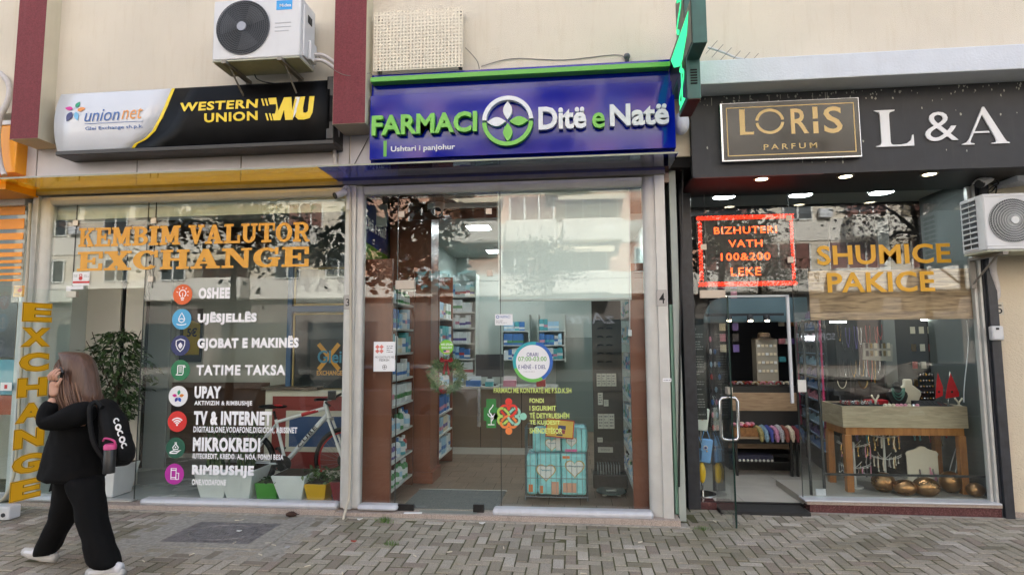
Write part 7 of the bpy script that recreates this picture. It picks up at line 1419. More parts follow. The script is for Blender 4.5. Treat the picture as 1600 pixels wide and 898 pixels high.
# display table
tb = thing('display_table', 'orange pine table with a grey ash tray top in the jewellery window', 'table', (3.1, 1.0, .17)); YT1 = .78; xA, xB = P(1316, 640, YT1).x, P(1511, 634, YT1).x; zT1, zT0 = P(1400, 634.5, YT1).z, P(1400, 668, YT1).z; YT2 = YT1 + .50
b = MB(); b.box(xA, xB, YT1, YT1 + .018, zT0, zT1).box(xA, xA + .018, YT1 + .0185, YT2, zT0, zT1).box(xB - .018, xB, YT1 + .0185, YT2, zT0, zT1).box(xA + .0185, xB - .0185, YT2 - .018, YT2, zT0, zT1); b.build('tray_side', M_ash, tb); box('cloth_top', pm('black_cloth', (24, 24, 27), .9), tb, xA + .019, xB - .019, YT1 + .019, YT2 - .019, zT1 - .03, zT1 - .012)
box('apron', M_pine, tb, xA + .03, xB - .03, YT1 + .02, YT1 + .045, zT0 - .075, zT0 - .001); box('apron', M_pine, tb, xA + .03, xA + .055, YT1 + .05, YT2 - .03, zT0 - .075, zT0 - .001)
for x in (xA + .05, xB - .05):
    for y in (YT1 + .05, YT2 - .05): MB().box(x - .032, x + .032, y - .032, y + .032, .1705, zT0 - .076).build('leg', M_pine, tb, bevel=.003)
zc = zT1 - .012
def on(u): return P(u, 625, YT1 + .12).x
M_sil = pm('silver', (190, 192, 196), .22, .9); M_gld = pm('jewel_gold', (196, 156, 82), .25, .9); M_vel = pm('velvet_black', (20, 20, 22), .9); M_ivo = pm('ivory_leather', (202, 194, 176), .5)
rnd = random.Random(31)
tr1 = thing('ring_tray', 'tray of silver rings spread along the left of the display table', 'jewellery tray', (on(1350), YT1 + .15, zc)); box('tray', M_vel, tr1, on(1318), on(1372), YT1 + .06, YT1 + .26, zc + .001, zc + .02)
for k in range(46): x = rnd.uniform(on(1318), on(1372)); y = rnd.uniform(YT1 + .07, YT1 + .25); b = MB(); b.tube([(x + .011 * math.cos(q), y, zc + .032 + .011 * math.sin(q)) for q in [2 * PI * n / 9 for n in range(10)]], .0028, 4, False); b.ball((x, y, zc + .045), .0055, 6, 4); tag(b.build('ring', rnd.choice([M_sil, M_sil, M_gld, PM['red'], PM['white']]), None), 'small ring standing in the tray at the left of the display table', 'ring', 'rings in the tray')
rc = thing('red_ring_box', 'bright red ring cushion in the middle of the display table', 'jewellery box', (on(1385), YT1 + .2, zc)); box('cushion', pm('cushion_red', (170, 24, 34), .7), rc, on(1370), on(1402), YT1 + .28, YT1 + .40, zc + .001, zc + .045, .01)
for k in range(9): x = on(1380 + k * 6.2); o = MB().lathe([(.016, 0), (.016, .02), (.010, .028)], (x, YT1 + .085, zc + .001), 12).build('pendant_box', rnd.choice([M_ivo, PM['pink'], M_sil, PM['cream'], PM['red']]), None, smooth=True); tag(o, 'small round trinket standing in the front row of the display table', 'trinket', 'trinkets in the front row')
def bust(label, u, v0, v1, Y, mat, name='necklace_bust', wd=.10, chain=None):
    p = P(u, v1, Y); h = P(u, v0, Y).z - zc; t = thing(name, label, 'necklace bust', (p.x, Y, zc)); x = p.x
    pr_ = [(.55, 0), (.8, .15), (1, .38), (.95, .52), (.62, .66), (.36, .76), (.33, 1)]; b = MB(); b.prism([(x + a * wd, zc + .001 + c * h) for a, c in pr_] + [(x - a * wd, zc + .001 + c * h) for a, c in reversed(pr_)], Y, Y + .035); b.build('bust', mat, t, bevel=.014, smooth=True)
    if chain:
        b = MB()
        for k, (w_, dp) in enumerate(chain): b.tube([(x + wd * w_ * math.sin(PI * (q / 16 - .5)), Y - .005 - .002 * k, zc + h * .74 - h * dp * math.cos(PI * (q / 16 - .5)) ** 1.0) for q in range(17)], .006, 5)
        b.build('necklace', pm('turquoise_chain', (70, 110, 100), .3, .4) if mat is M_vel else M_sil, t)
bust('black velvet bust wearing layered green necklaces on the display table', 1404, 596, 628, YT1 + .20, M_vel, chain=[(.45, .25), (.55, .38), (.6, .52)]); bust('tall ivory leather bust at the back of the display table', 1421, 592, 628, YT1 + .36, M_ivo, wd=.125)
sm = thing('ring_stand', 'small white Y shaped earring stand on the red cushion', 'earring stand', (on(1370), YT1 + .2, zc))
def ystand(t, u, Y, h): x = P(u, 628, Y).x; b = MB(); b.lathe([(.022, 0), (.022, .008), (.007, .014), (.007, h * .55)], (x, Y, zc + .001), 12); 
def ymake(t, u, Y, h):
    x = P(u, 628, Y).x; b = MB(); b.lathe([(.024, 0), (.024, .01), (.009, .016), (.009, h * .5)], (x, Y, zc + .001), 12)
    for s in (-1, 1): b.tube(curve([(x, Y, zc + h * .45), (x + s * .014, Y, zc + h * .7), (x + s * .032, Y, zc + h), (x + s * .026, Y, zc + h * 1.08)]), .008, 7)
    b.build('stand', M_ivo, t, smooth=True)
ymake(sm, 1368, YT1 + .14, .10); sm['label'] = 'small white Y shaped earring stand left of the black velvet bust'; sm2 = thing('ring_stand', 'small gold white Y shaped earring stand at the right end of the display table', 'earring stand', (on(1498), YT1 + .2, zc)); ymake(sm2, 1498, YT1 + .14, .075)
cb = thing('chain_board', 'black slanted board with a row of bracelets toward the right of the display table', 'jewellery board', (on(1455), YT1 + .15, zc)); q0, q1 = on(1432), on(1478); MB().poly([(q0, YT1 + .06, zc + .002), (q1, YT1 + .06, zc + .002), (q1, YT1 + .22, zc + .05), (q0, YT1 + .22, zc + .05)]).poly([(q0, YT1 + .22, zc + .001), (q1, YT1 + .22, zc + .001), (q1, YT1 + .22, zc + .05), (q0, YT1 + .22, zc + .05)]).build('board', M_vel, cb)
for k in range(6): x = q0 + .02 + k * (q1 - q0 - .04) / 5; MB().tube([(x, YT1 + .075, zc + .012), (x + .012, YT1 + .205, zc + .052)], .003, 5).build('bracelet', M_sil, cb)
rk = thing('earring_rack', 'tall black card rack of small earrings behind the right of the display table', 'earring rack', tuple(P(1446, 620, YT2 - .06))); q0, q1 = P(1437, 622, YT2 - .07), P(1459, 582, YT2 - .07); box('panel', M_vel, rk, q0.x, q1.x, YT2 - .07, YT2 - .06, zc, q1.z)
for r_ in range(5):
    for c in range(5): x = q0.x + .02 + c * (q1.x - q0.x - .04) / 4; z = zc + .05 + r_ * (q1.z - zc - .07) / 4; MB().ball((x, YT2 - .074, z), (.008, .006, .012), 7, 5).build('earring', M_sil if (r_ + c) % 3 else M_gld, rk, smooth=True)
for u, nm in ((1315, 'at the left behind the ring tray'), (1348, 'in the middle behind the red cushion')):
    b = MB(); p = P(u, 600, YT2 - .05); t = thing('necklace_holder', 'black necklace easel ' + nm, 'necklace easel', (p.x, p.y, zc)); b.obox((p.x, p.y, p.z - .02), (.16, .012, .2), rx=.15); b.box(p.x - .01, p.x + .01, p.y + .02, p.y + .03, zc, p.z - .05); b.build('easel', M_vel, t); MB().tube([(p.x + .045 * math.sin(PI * (q / 12 - .5)), p.y - .012, p.z + .05 - .09 * math.cos(PI * (q / 12 - .5))) for q in range(13)], .004, 5).build('necklace', M_ivo if u == 1315 else M_gld, t)
# flags
fl = thing('table_flags', 'pair of small red flags with black emblems on a chrome stand', 'table flag', tuple(P(1482, 630, YT1 + .2))); p = P(1482, 632, YT1 + .20); b = MB(); b.lathe([(.045, 0), (.045, .006), (.008, .012), (.008, .05)], (p.x, p.y, zc + .001), 18)
tips = []
for s, (u, v) in ((-1, (1465, 580)), (1, (1484, 580))): e = P(u, v, YT1 + .20); b.tube([(p.x, p.y, zc + .04), tuple(e)], .004, 6); tips.append(e)
b.build('stand', M_chrome, fl); M_fr = pm('flag_red', (196, 26, 36), .6)
for k, (e, pts) in enumerate(zip(tips, (((1465, 583), (1473, 604), (1473, 618), (1462, 622), (1463, 600)), ((1484, 583), (1497, 613), (1497, 619), (1476, 622), (1479, 600))))):
    b = MB(); b.prism([(P(u, v, YT1 + .19).x, P(u, v, YT1 + .19).z) for u, v in pts], YT1 + .19 - .004 - .012 * k, YT1 + .19 - .012 * k); fo = b.build('flag', M_fr, fl)
    q = P(1487 if k else 1468, 612, YT1 + .19); MB().prism(petal(q.x - .014, q.z - .01, .028, .024, 60), YT1 + .19 - .0055 - .012 * k, YT1 + .19 - .0042 - .012 * k).build('emblem', M_ink, fo)
# racks behind and below
for u0, u1, v0, v1, Y, nm in ((1349, 1393, 536, 563, 1.7, 'pale slanted earring board hanging high behind the display table'),):
    a_, c_ = P(u0, v1, Y), P(u1, v0, Y); t = thing('earring_board', nm, 'earring board', tuple(a_)); MB().obox(((a_.x + c_.x) / 2, Y, (a_.z + c_.z) / 2), (c_.x - a_.x, .02, c_.z - a_.z), ry=.06).build('board', pm('board_grey', (150, 148, 138), .6), t)
    for k in range(12): b = MB(); x = a_.x + .04 + (k % 6) * (c_.x - a_.x - .08) / 5; z = a_.z + .05 + (k // 6) * (c_.z - a_.z) * .45; b.box(x - .014, x + .014, Y - .016, Y - .011, z, z + .06); b.build('earring_card', [M_vel, M_gld, PM['cream']][k % 3], t)
M_bkb = pm('shop_backdrop', (30, 29, 31), .6); bw = thing('display_wall', 'black display wall with a grey column behind the jewellery table', 'display wall', (3.0, 2.0, .11)); box('panel', M_bkb, bw, P(1310, 600, 1.9).x, 4.19, 1.9, 1.95, .111, 3.09); a_, c_ = P(1386, 600, 1.85), P(1404, 600, 1.85); box('grey_column', pm('column_grey', (120, 122, 120), .6), bw, a_.x, c_.x, 1.85, 1.899, 1.1, 3.09)
rnd = random.Random(17); 
for r_ in range(5):
    for k in range(9):
        x = P(1430, 600, 1.85).x + .03 + k * .095; z = 1.15 + r_ * .2; o = MB().obox((x, 1.885, z), (.05, .01, .08)).build('jewellery_card', rnd.choice([PM['dark'], PM['cream'], M_ivo, PM['white'], M_gld, PM['red']]), None); tag(o, 'small jewellery card pinned to the black display wall', 'jewellery card', 'cards on the black display wall')
for u, v, nm in ((1310, 503, 'left'), (1453, 499, 'right')):
    p = G(u, v, 2.35) ; t = thing('tube_lamp', 'thin white tube lamp glowing under the wooden board, ' + nm + ' one', 'tube lamp', tuple(P(u, v, 1.5))); p = P(u, v, 1.5); box('housing', M_shf, t, p.x - .09, p.x + .09, 1.49, 1.53, p.z + .008, p.z + .02); MB().cyl((p.x - .085, 1.51, p.z), (p.x + .085, 1.51, p.z), .008).build('tube', glow('tube_glow', (246, 250, 240), 8), t)
def jtree(label, u, v0, v1, Y, seed, col):
    rnd = random.Random(seed); p = P(u, v1, Y); zt = P(u, v0, Y).z; t = thing('jewellery_tree', label, 'jewellery stand', (p.x, Y, .171)); b = MB(); b.cyl((p.x, Y, .1705), (p.x, Y, zt), .010, n=8); b.cyl((p.x, Y, .1702), (p.x, Y, .185), .07, n=16)
    for z in (zt - .03, zt - .24):
        for k in range(8): a = 2 * PI * k / 8; b.tube(curve([(p.x, Y, z - .02), (p.x + .10 * math.cos(a), Y + .10 * math.sin(a), z + .0), (p.x + .16 * math.cos(a), Y + .13 * math.sin(a), z + .03)], 3), .003, 5)
    b.build('stand', M_shf, t)
    for z in (zt - .03, zt - .24):
        for k in range(15): a = 2 * PI * k / 15; r_ = rnd.uniform(.08, .16); l = rnd.uniform(.05, .13); x, y = p.x + r_ * math.cos(a), Y + r_ * .85 * math.sin(a); b = MB(); b.tube([(x, y, z + .01), (x + rnd.gauss(0, .006), y, z - l * .5), (x, y, z - l)], [.003, .006, .004], 5); b.ball((x, y, z - l), .009, 6, 4); b.build('earring', rnd.choice(col), t)
    return t
jtree('low jewellery tree hung with silver earrings, centre under the display table', 1386, 676, 775, 1.0, 1, [M_sil, M_gld, M_ivo]); jtree('low jewellery tree hung with pink and gold chains, left under the display table', 1338, 690, 775, 1.0, 2, [M_sil, PM['pink'], PM['dark'], M_gld])
wbz = thing('white_earring_board', 'white arched earring board standing under the display table', 'earring board', tuple(P(1443, 780, 1.0))); a_, c_ = P(1421, 775, 1.0), P(1464, 697, 1.0); w_ = c_.x - a_.x; ptsb = [(a_.x, .172), (c_.x, .172), (c_.x, c_.z - .10)] + [(c_.x - w_ * .14 + .05 * math.cos(R(q)) , c_.z - .08 + .04 * math.sin(R(q))) for q in (10, 50, 90)] + [((a_.x + c_.x) / 2 + w_ * .22 * math.cos(R(q)), c_.z - .05 + .05 * math.sin(R(q))) for q in (30, 60, 90, 120, 150)] + [(a_.x + w_ * .14 - .05 * math.cos(R(q)), c_.z - .08 + .04 * math.sin(R(q))) for q in (90, 50, 10)] + [(a_.x, c_.z - .10)]
MB().prism(ptsb, 1.0, 1.015).build('board', M_ivo, wbz)
rnd = random.Random(41)
for k in range(20): x = a_.x + rnd.choice((.3, .42, .5, .78, .86)) * w_ + rnd.gauss(0, .012); z = a_.z + rnd.choice((.12, .32, .42, .52)) * (c_.z - a_.z) + rnd.gauss(0, .012); l = rnd.uniform(.04, .09); b = MB(); b.tube([(x, .992, z), (x + .004, .990, z - l)], [.006, .010], 6); b.build('earring', rnd.choice([M_gr, M_sil, PM['pink'], M_acd]), wbz)
M_bal = pm('gold_balloon_metal', (150, 112, 74), .28, .85, nscale=3, namt=.05)
for k, (u, v, rx, rz, Y) in enumerate(((1381, 762, 18.5, 15.5, .84), (1414.5, 766.5, 18, 12.5, .72), (1447.5, 764, 20.5, 15, .70), (1486, 762, 17, 17, .86), (1525, 772, 14, 11, .72))):
    p = P(u, v, Y); r = P(u + rx, v, Y).x - p.x; h = p.z - P(u, v + rz, Y).z; z = max(p.z, .172 + h * .98)
    t = thing('gold_balloon', ['gold balloon at the left end of the row under the display table', 'flat gold balloon second from the left on the window floor', 'largest gold balloon in the middle of the window floor', 'round gold balloon behind the right front table leg', 'small gold balloon at the right end beyond the table leg'][k], 'balloon', (p.x, Y, z - h), 'gold balloons on the window floor'); MB().lathe2((p.x, Y, z), (r, r * .9, h), 24, 16).build('skin', M_bal, t, smooth=True); MB().lathe([(.006, 0), (.012, .015)], (p.x + r * .5, Y + r * .8, z), 8, 'Y').build('knot', M_bal, t)
for k, pts in enumerate(([(1511, 500), (1513, 540), (1507, 600), (1506, 628)], [(1494, 700), (1484, 735), (1492, 742), (1497, 700)])): hose('white_cable', ['white cable hanging beside the right wall of the jewellery window', 'white cable loop under the right of the display table'][k], curve([tuple(P(u, v, .75 if k == 0 else 1.1)) for u, v in pts]), .005, M_camw, cat='cable')

# hanging necklaces and more stock on the walls of the jewellery shop
rnd = random.Random(77)
def strand(label, x, y, z, l, w_, mat, group):
    b = MB(); b.tube([(x + w_ * math.sin(PI * (q / 10 - .5)), y, z - l * math.cos(PI * (q / 10 - .5)) ** .8) for q in range(11)], .0045, 5)
    b.ball((x, y - .004, z - l - .012), (.011, .006, .016), 8, 6); tag(b.build('necklace', mat, None, smooth=True), label, 'necklace', group)
for k in range(26):
    x = P(1312, 600, 1.86).x + .04 + (k % 13) * .045; z = (1.80, 1.42)[k // 13] + rnd.uniform(-.02, .02); strand('fine necklace hanging on the left part of the black display wall', x, 1.885, z, rnd.uniform(.12, .26), rnd.uniform(.012, .03), rnd.choice([M_gld, PM['dark'], PM['violet'], M_sil, PM['red'], PM['dark']]), 'necklaces on the black display wall')
for k in range(22):
    x = P(1340, 700, 1.30).x + k * .052; z = .86 + rnd.uniform(-.015, .015); strand('bead strand hanging in the shade behind the display table legs', x, 1.30, z, rnd.uniform(.12, .30), rnd.uniform(.01, .02), rnd.choice([M_sil, M_gld, PM['dark'], PM['teal'], PM['violet'], PM['red']]), 'bead strands behind the display table')
hr = thing('hanging_rail', 'dark rail with bead strands behind the display table', 'rail', (3.0, 1.31, .17)); x0 = P(1340, 700, 1.30).x - .05; box('bar', M_ib, hr, x0, x0 + 1.26, 1.302, 1.318, .865, .885)
for x in (x0 + .01, x0 + 1.25): box('leg', M_ib, hr, x - .01, x + .01, 1.302, 1.318, .1705, .8645)
for k in range(14):
    z = 1.25 + (k % 7) * .13; x = P(1130 if k < 7 else 1150, 560, 2.1).x; c = rnd.choice(['pink', 'dark', 'cream', 'violet', 'red']); o = MB().obox((x, 2.08, z + .3), (.07, .02, .09)).build('card_pack', PM[c], None); tag(o, 'small ' + c + ' carded item hanging on the dark wall left of the earring tower', 'carded item', 'carded items on the dark wall')
for k in range(7):
    c = ['cream', 'dark', 'amber', 'pink', 'white', 'violet', 'teal'][k]; u = 1222 + (k % 3) * 7; v = 505 + (k // 3) * 28; p = P(u, v, 2.25); t = thing('hand_bag', c + ' little handbag on the wall shelves right of the earring tower', 'bag', tuple(p)); MB().obox(p, (.09, .04, .07)).build('body', PM[c], t, bevel=.012, smooth=True); MB().tube([(p.x + .03 * math.cos(R(q)), p.y, p.z + .035 + .04 * math.sin(R(q))) for q in range(0, 181, 30)], .004, 6).build('handle', M_bk, t)
# ================================================================== THE WALKING WOMAN
M_skin = pm('skin', (196, 150, 128), .5, sss=.15); M_suit = pm('black_suit', (9, 9, 11), .85, nscale=30, namt=.25, bump=.25, bscale=14, spec=.2); M_hair = pm('brown_hair', (88, 62, 50), .38, nscale=3, namt=.35, stretch=(14, 14, 1.2), bump=.5, bscale=5); M_shoe = pm('white_trainer', (206, 208, 214), .5); M_bag = pm('black_backpack', (11, 11, 13), .7, nscale=40, namt=.3, spec=.25, bump=.3, bscale=25)
YPW = -1.52
def Q(u, v, dy=0.): return P(u, v, YPW + dy)
ps = thing('person', 'woman with long brown hair in a black suit walking left, phone at her ear', 'person', tuple(Q(130, 890)))
def skin(name, verts, edges, radii, mat, parent, sub=2, root=0, flat=None):
    me = bpy.data.meshes.new(name); me.from_pydata([tuple(v) for v in verts], edges, []); o = bpy.data.objects.new(name, me); COL.objects.link(o); md = o.modifiers.new('skin', 'SKIN')
    for i, r in enumerate(radii): me.skin_vertices[0].data[i].radius = r if isinstance(r, tuple) else (r, r); me.skin_vertices[0].data[i].use_root = (i == root)
    md.use_smooth_shade = True; md.branch_smoothing = .6; sb = o.modifiers.new('sub', 'SUBSURF'); sb.levels = sub; sb.render_levels = sub
    dg = bpy.context.evaluated_depsgraph_get(); dg.update(); m2 = bpy.data.meshes.new_from_object(o.evaluated_get(dg)); bpy.data.objects.remove(o); bpy.data.meshes.remove(me); m2.name = name; m2.materials.clear(); m2.materials.append(mat)
    m2.polygons.foreach_set('use_smooth', [True] * len(m2.polygons)); o = bpy.data.objects.new(name, m2); COL.objects.link(o); adopt(o, parent); return o
# joints; she faces left (-x) and slightly away from the lens, her right side is the far one
hipc = Q(122, 742); chest = Q(122, 668); neck = Q(118, 622); head = Q(112, 592)
hipL, hipR = Q(132, 745, -.045), Q(114, 745, .06); kneeL, kneeR = Q(145, 812, -.07), Q(98, 810, .08); ankL, ankR = Q(164, 876, -.07), Q(72, 863, .08)
shL, shR = Q(128, 645, -.13), Q(112, 645, .14); elL = Q(68, 662, -.19); wrL = Q(83, 620, -.16); elR = Q(106, 698, .20); wrR = Q(96, 742, .16)
V = [hipc, chest, neck, head, hipL, kneeL, ankL, hipR, kneeR, ankR, shL, elL, wrL, shR, elR, wrR]
Ed = [(0, 1), (1, 2), (2, 3), (0, 4), (4, 5), (5, 6), (0, 7), (7, 8), (8, 9), (1, 10), (10, 11), (11, 12), (1, 13), (13, 14), (14, 15)]
Rd = [.075, .09, .045, .05, .055, .045, .03, .055, .045, .03, .04, .035, .026, .04, .035, .026]
skin('body', V, Ed, Rd, M_skin, ps)
# head with a face turned left
hd = MB(); hc = Q(107, 580, .0); hd.lathe2(tuple(hc), (.078, .070, .106), 20, 16)
for i, v in enumerate(hd.v):
    d = v - hc
    if d.x < -.02 and d.z < 0: v.x += .012 * (-d.z / .1); 
    if d.z < -.03: v.y = hc.y + d.y * (1 + d.z * 2.2)
ho = hd.build('head', M_skin, ps, smooth=True, ang=180)
fx = hc.x - .074; b = MB(); b.tube([(fx + .006, hc.y, hc.z + .018), (fx - .006, hc.y, hc.z - .010), (fx - .012, hc.y, hc.z - .022), (fx + .002, hc.y, hc.z - .034)], [.006, .008, .009, .006], 8); b.build('nose', M_skin, ho, smooth=True)
for s in (-1, 1): MB().ball((fx + .014, hc.y + s * .033, hc.z + .012), (.010, .014, .009)).build('eye', pm('eye_white', (190, 186, 182), .3), ho, smooth=True); MB().ball((fx + .006, hc.y + s * .032, hc.z + .012), (.004, .006, .006)).build('iris', M_bk, ho, smooth=True); MB().tube([(fx + .016, hc.y + s * .048, hc.z + .028), (fx + .004, hc.y + s * .03, hc.z + .034), (fx + .0, hc.y + s * .014, hc.z + .030)], .003, 6).build('eyebrow', M_hair, ho); MB().ball((hc.x + .01, hc.y + s * .078, hc.z - .005), (.020, .010, .030)).build('ear', M_skin, ho, smooth=True)
b = MB(); b.tube([(fx + .014, hc.y - .022, hc.z - .055), (fx + .0, hc.y, hc.z - .053), (fx + .014, hc.y + .022, hc.z - .055)], [.003, .006, .003], 8); b.build('mouth', pm('lips', (160, 92, 88), .4), ho, smooth=True)
# hair: a cap over the skull running into a long fall down the back, in strands
b = MB(); rnd = random.Random(6); cap = []
prof_h = [(0, 1.06), (.35, 1.04), (.62, .90), (.86, .62), (1.0, .25), (1.05, -.1)]
rows_ = []
for k in range(15):
    t = k / 14; row = []
    # from the crown down the back: centre line and half widths
    c = [Q(104, 549), Q(112, 551), Q(119, 556), Q(123, 564), Q(126, 574), Q(128, 584), Q(129, 594), Q(130, 602), Q(131, 610), Q(132, 617), Q(132, 623), Q(131, 629), Q(130, 634), Q(129, 638), Q(129, 641)][k]
    wx = [.02, .08, .098, .106, .108, .108, .11, .112, .115, .116, .113, .105, .09, .075, .05][k]; wy = [.02, .07, .088, .095, .098, .10, .10, .10, .10, .10, .095, .085, .075, .06, .04][k]
    sx = -.012 * min(1, k / 3)
    for j in range(28):
        a = 2 * PI * j / 28; rr = 1 + .035 * math.sin(9 * a + k * .25) + .02 * math.sin(17 * a + 1.3); row.append(b._v((c.x + sx + wx * rr * math.cos(a), c.y + wy * rr * math.sin(a), c.z + (.012 * math.sin(5 * a) if k > 12 else 0))))
    rows_.append(row)
for k in range(14):
    for j in range(28): b.face((rows_[k][j], rows_[k][(j + 1) % 28], rows_[k + 1][(j + 1) % 28], rows_[k + 1][j]))
b.face(rows_[0]); b.face(rows_[-1][::-1])
hair = b.build('hair', M_hair, ps, smooth=True, ang=180)
b = MB()
for k in range(330):
    a = rnd.uniform(-2.5, 2.5); top = rnd.uniform(-.02, .095); q = math.sqrt(max(.05, 1 - (top / .125) ** 2)); x0 = hc.x + .012 + .095 * q * math.cos(a); y0 = hc.y + .092 * q * math.sin(a)
    xe = Q(131, 640).x - .02 + .115 * math.cos(a) + rnd.gauss(0, .014); ye = hc.y + .115 * math.sin(a) + rnd.gauss(0, .01); ze = Q(130, 640).z + rnd.gauss(0, .022); bow = rnd.uniform(.012, .04)
    b.tube(curve([(x0, y0, hc.z + top), (x0 * .65 + xe * .35 + bow * math.cos(a), y0 * .65 + ye * .35 + bow * math.sin(a), hc.z * .62 + ze * .38 + top * .4), (x0 * .25 + xe * .75 + bow * .8 * math.cos(a) + rnd.gauss(0, .006), y0 * .25 + ye * .75 + bow * .8 * math.sin(a), hc.z * .2 + ze * .8), (xe, ye, ze)], 4), [.005, .0055, .006, .006, .006, .006, .0055, .0055, .005, .005, .004, .003, .0012], 4, False)
b.build('strands', islandm('hair_strand', [(70, 46, 36), (104, 74, 58), (84, 58, 46), (128, 94, 74)], .4, 12, .15, 0), hair, smooth=True, ang=180)
# right hand holding the phone at the ear
hb = MB(); palm = Q(85, 603, -.15); 
def chain(pts, rs, name='finger'):
    return MB().tube(pts, rs, 8)
hand = skin('hand', [wrL, palm, palm + Vector((.005, -.005, .035))], [(0, 1), (1, 2)], [.024, (.034, .02), (.034, .018)], M_skin, ps)
for k in range(4):
    o = palm + Vector((-.027 + .018 * k, -.012, .045)); l = (.062, .072, .068, .054)[k]
    MB().tube(curve([tuple(o), tuple(o + Vector((.004, -.012, l * .45))), tuple(o + Vector((.012, .004, l * .85))), tuple(o + Vector((.018, .018, l)))], 3), [.0095, .0095, .009, .009, .0085, .0085, .008, .0075, .007, .006], 8).build('finger', M_skin, hand, smooth=True)
MB().tube(curve([tuple(palm + Vector((.024, -.008, .0))), tuple(palm + Vector((.044, -.012, .025))), tuple(palm + Vector((.052, -.004, .055)))], 3), [.012, .011, .011, .010, .009, .009, .007], 8).build('thumb', M_skin, hand, smooth=True)
ph = thing('mobile_phone', 'dark mobile phone held to the ear of the walking woman', 'phone', tuple(palm)); MB().obox(palm + Vector((.016, .020, .050)), (.072, .011, .145), rz=-.5, ry=.5).build('body', pm('phone_black', (22, 24, 28), .2), ph, bevel=.004); MB().obox(palm + Vector((.0085, .0135, .050)), (.062, .004, .13), rz=-.5, ry=.5).build('screen', pm('phone_glass', (12, 14, 16), .05), ph)
# clothes
TX = bpy.data.textures.new('cloth_folds', 'CLOUDS'); TX.noise_scale = .16; TX.noise_depth = 2
def fold(o, s=.035):
    md = o.modifiers.new('folds', 'DISPLACE'); md.texture = TX; md.strength = s; md.mid_level = .5; md.texture_coords = 'GLOBAL'
def garment(name, sections, mat, parent, n=28, wob=.0, seed=0, closed=True):
    """rings (centre, half width x, half width y) from top to bottom"""
    b = MB(); rr = []
    for k, (c, wx, wy) in enumerate(sections):
        wx *= .92; wy *= .95
        rr.append([b._v((c.x + wx * (1 + wob * math.sin(4 * 2 * PI * j / n + k * .7 + seed) + wob * .6 * math.sin(7 * 2 * PI * j / n + seed * 2)) * math.cos(2 * PI * j / n), c.y + wy * (1 + wob * math.cos(3 * 2 * PI * j / n + k * .5 + seed)) * math.sin(2 * PI * j / n), c.z + (.006 * math.sin(3 * 2 * PI * j / n + seed) if k == len(sections) - 1 else 0))) for j in range(n)])
    for k in range(len(rr) - 1):
        for j in range(n): b.face((rr[k][j], rr[k][(j + 1) % n], rr[k + 1][(j + 1) % n], rr[k + 1][j]))
    if closed: b.face(rr[0]); b.face(rr[-1][::-1])
    o = b.build(name, mat, parent, smooth=True, ang=180); md = o.modifiers.new('sub', 'SUBSURF'); md.levels = 2; md.render_levels = 2; fold(o); return o
garment('jacket', [(Q(118, 618), .05, .055), (Q(119, 627), .11, .12), (Q(121, 638), .155, .155), (Q(120, 655), .172, .16), (Q(118, 680), .178, .15), (Q(116, 700), .192, .155), (Q(114, 722), .222, .17), (Q(113, 740), .232, .175), (Q(113, 750), .236, .178)], M_suit, ps, wob=.022, seed=1)
b = MB(); b.prism([(Q(84, 748).x, Q(84, 748).z), (Q(118, 748).x, Q(118, 748).z), (Q(104, 757).x, Q(104, 757).z), (Q(79, 767).x, Q(79, 767).z)], YPW - .02, YPW + .02); b.build('jacket_tail', M_suit, ps, bevel=.004)
def sleeve(name, pts, rs): return skin(name, pts, [(i, i + 1) for i in range(len(pts) - 1)], rs, M_suit, ps)
sleeve('sleeve', [Q(150, 640, -.03), shL, Q(106, 652, -.16), elL + Vector((0, 0, -.01)), (elL + wrL) / 2 + Vector((-.01, 0, 0)), wrL + Vector((0, 0, -.02))], [.07, .092, .085, .075, .062, .048]); sleeve('sleeve', [Q(120, 640, .06), shR, (shR + elR) / 2, elR, (elR + wrR) / 2, wrR + Vector((0, 0, .03))], [.07, .08, .07, .062, .055, .046])
def legg(name, pts, ws, seed): return garment(name, [(p, w_[0], w_[1]) for p, w_ in zip(pts, ws)], M_suit, ps, n=24, wob=.035, seed=seed)
legg('trouser_leg', [Q(130, 738, -.03), Q(134, 757, -.05), Q(138, 780, -.07), Q(143, 808, -.07), Q(151, 836, -.07), Q(160, 864, -.07), Q(168, 888, -.07)], [(.13, .13), (.124, .12), (.108, .11), (.098, .10), (.096, .10), (.106, .105), (.124, .11)], 2)
legg('trouser_leg', [Q(114, 738, .05), Q(111, 757, .07), Q(108, 780, .08), Q(100, 806, .08), Q(88, 832, .08), Q(77, 852, .08), Q(70, 868, .08)], [(.13, .12), (.125, .115), (.112, .11), (.098, .10), (.090, .095), (.088, .09), (.092, .095)], 5)
def shoe(ank, toe, yw, zlift, seed):
    b = MB(); sec = []
    d = (toe - ank); n = 8
    for k in range(n + 1):
        t = k / n; p = ank + d * t; wd_ = .040 * (1 - .25 * abs(t - .55) * 2) if t < .97 else .02; h = (.085, .09, .08, .068, .058, .05, .045, .038, .018)[k]
        ring_ = []
        for j in range(12): a = 2 * PI * j / 12; ring_.append(b._v((p.x, p.y + wd_ * math.cos(a), p.z + (h * .5 + h * .5 * math.sin(a) if math.sin(a) > -.3 else h * .32))))
        sec.append(ring_)
    for k in range(n):
        for j in range(12): b.face((sec[k][j], sec[k][(j + 1) % 12], sec[k + 1][(j + 1) % 12], sec[k + 1][j]))
    b.face(sec[0]); b.face(sec[-1][::-1]); o = b.build('shoe', M_shoe, ps, smooth=True, ang=180)
    b = MB(); pts = [ank + d * (-.05), ank + d * .3, ank + d * .7, ank + d * 1.02]; b.tube([tuple(p + Vector((0, 0, .012))) for p in pts], [.032, .038, .040, .026], 8); so = b.build('sole', pm('trainer_sole', (190, 188, 186), .6), o, smooth=True, ang=180); return o
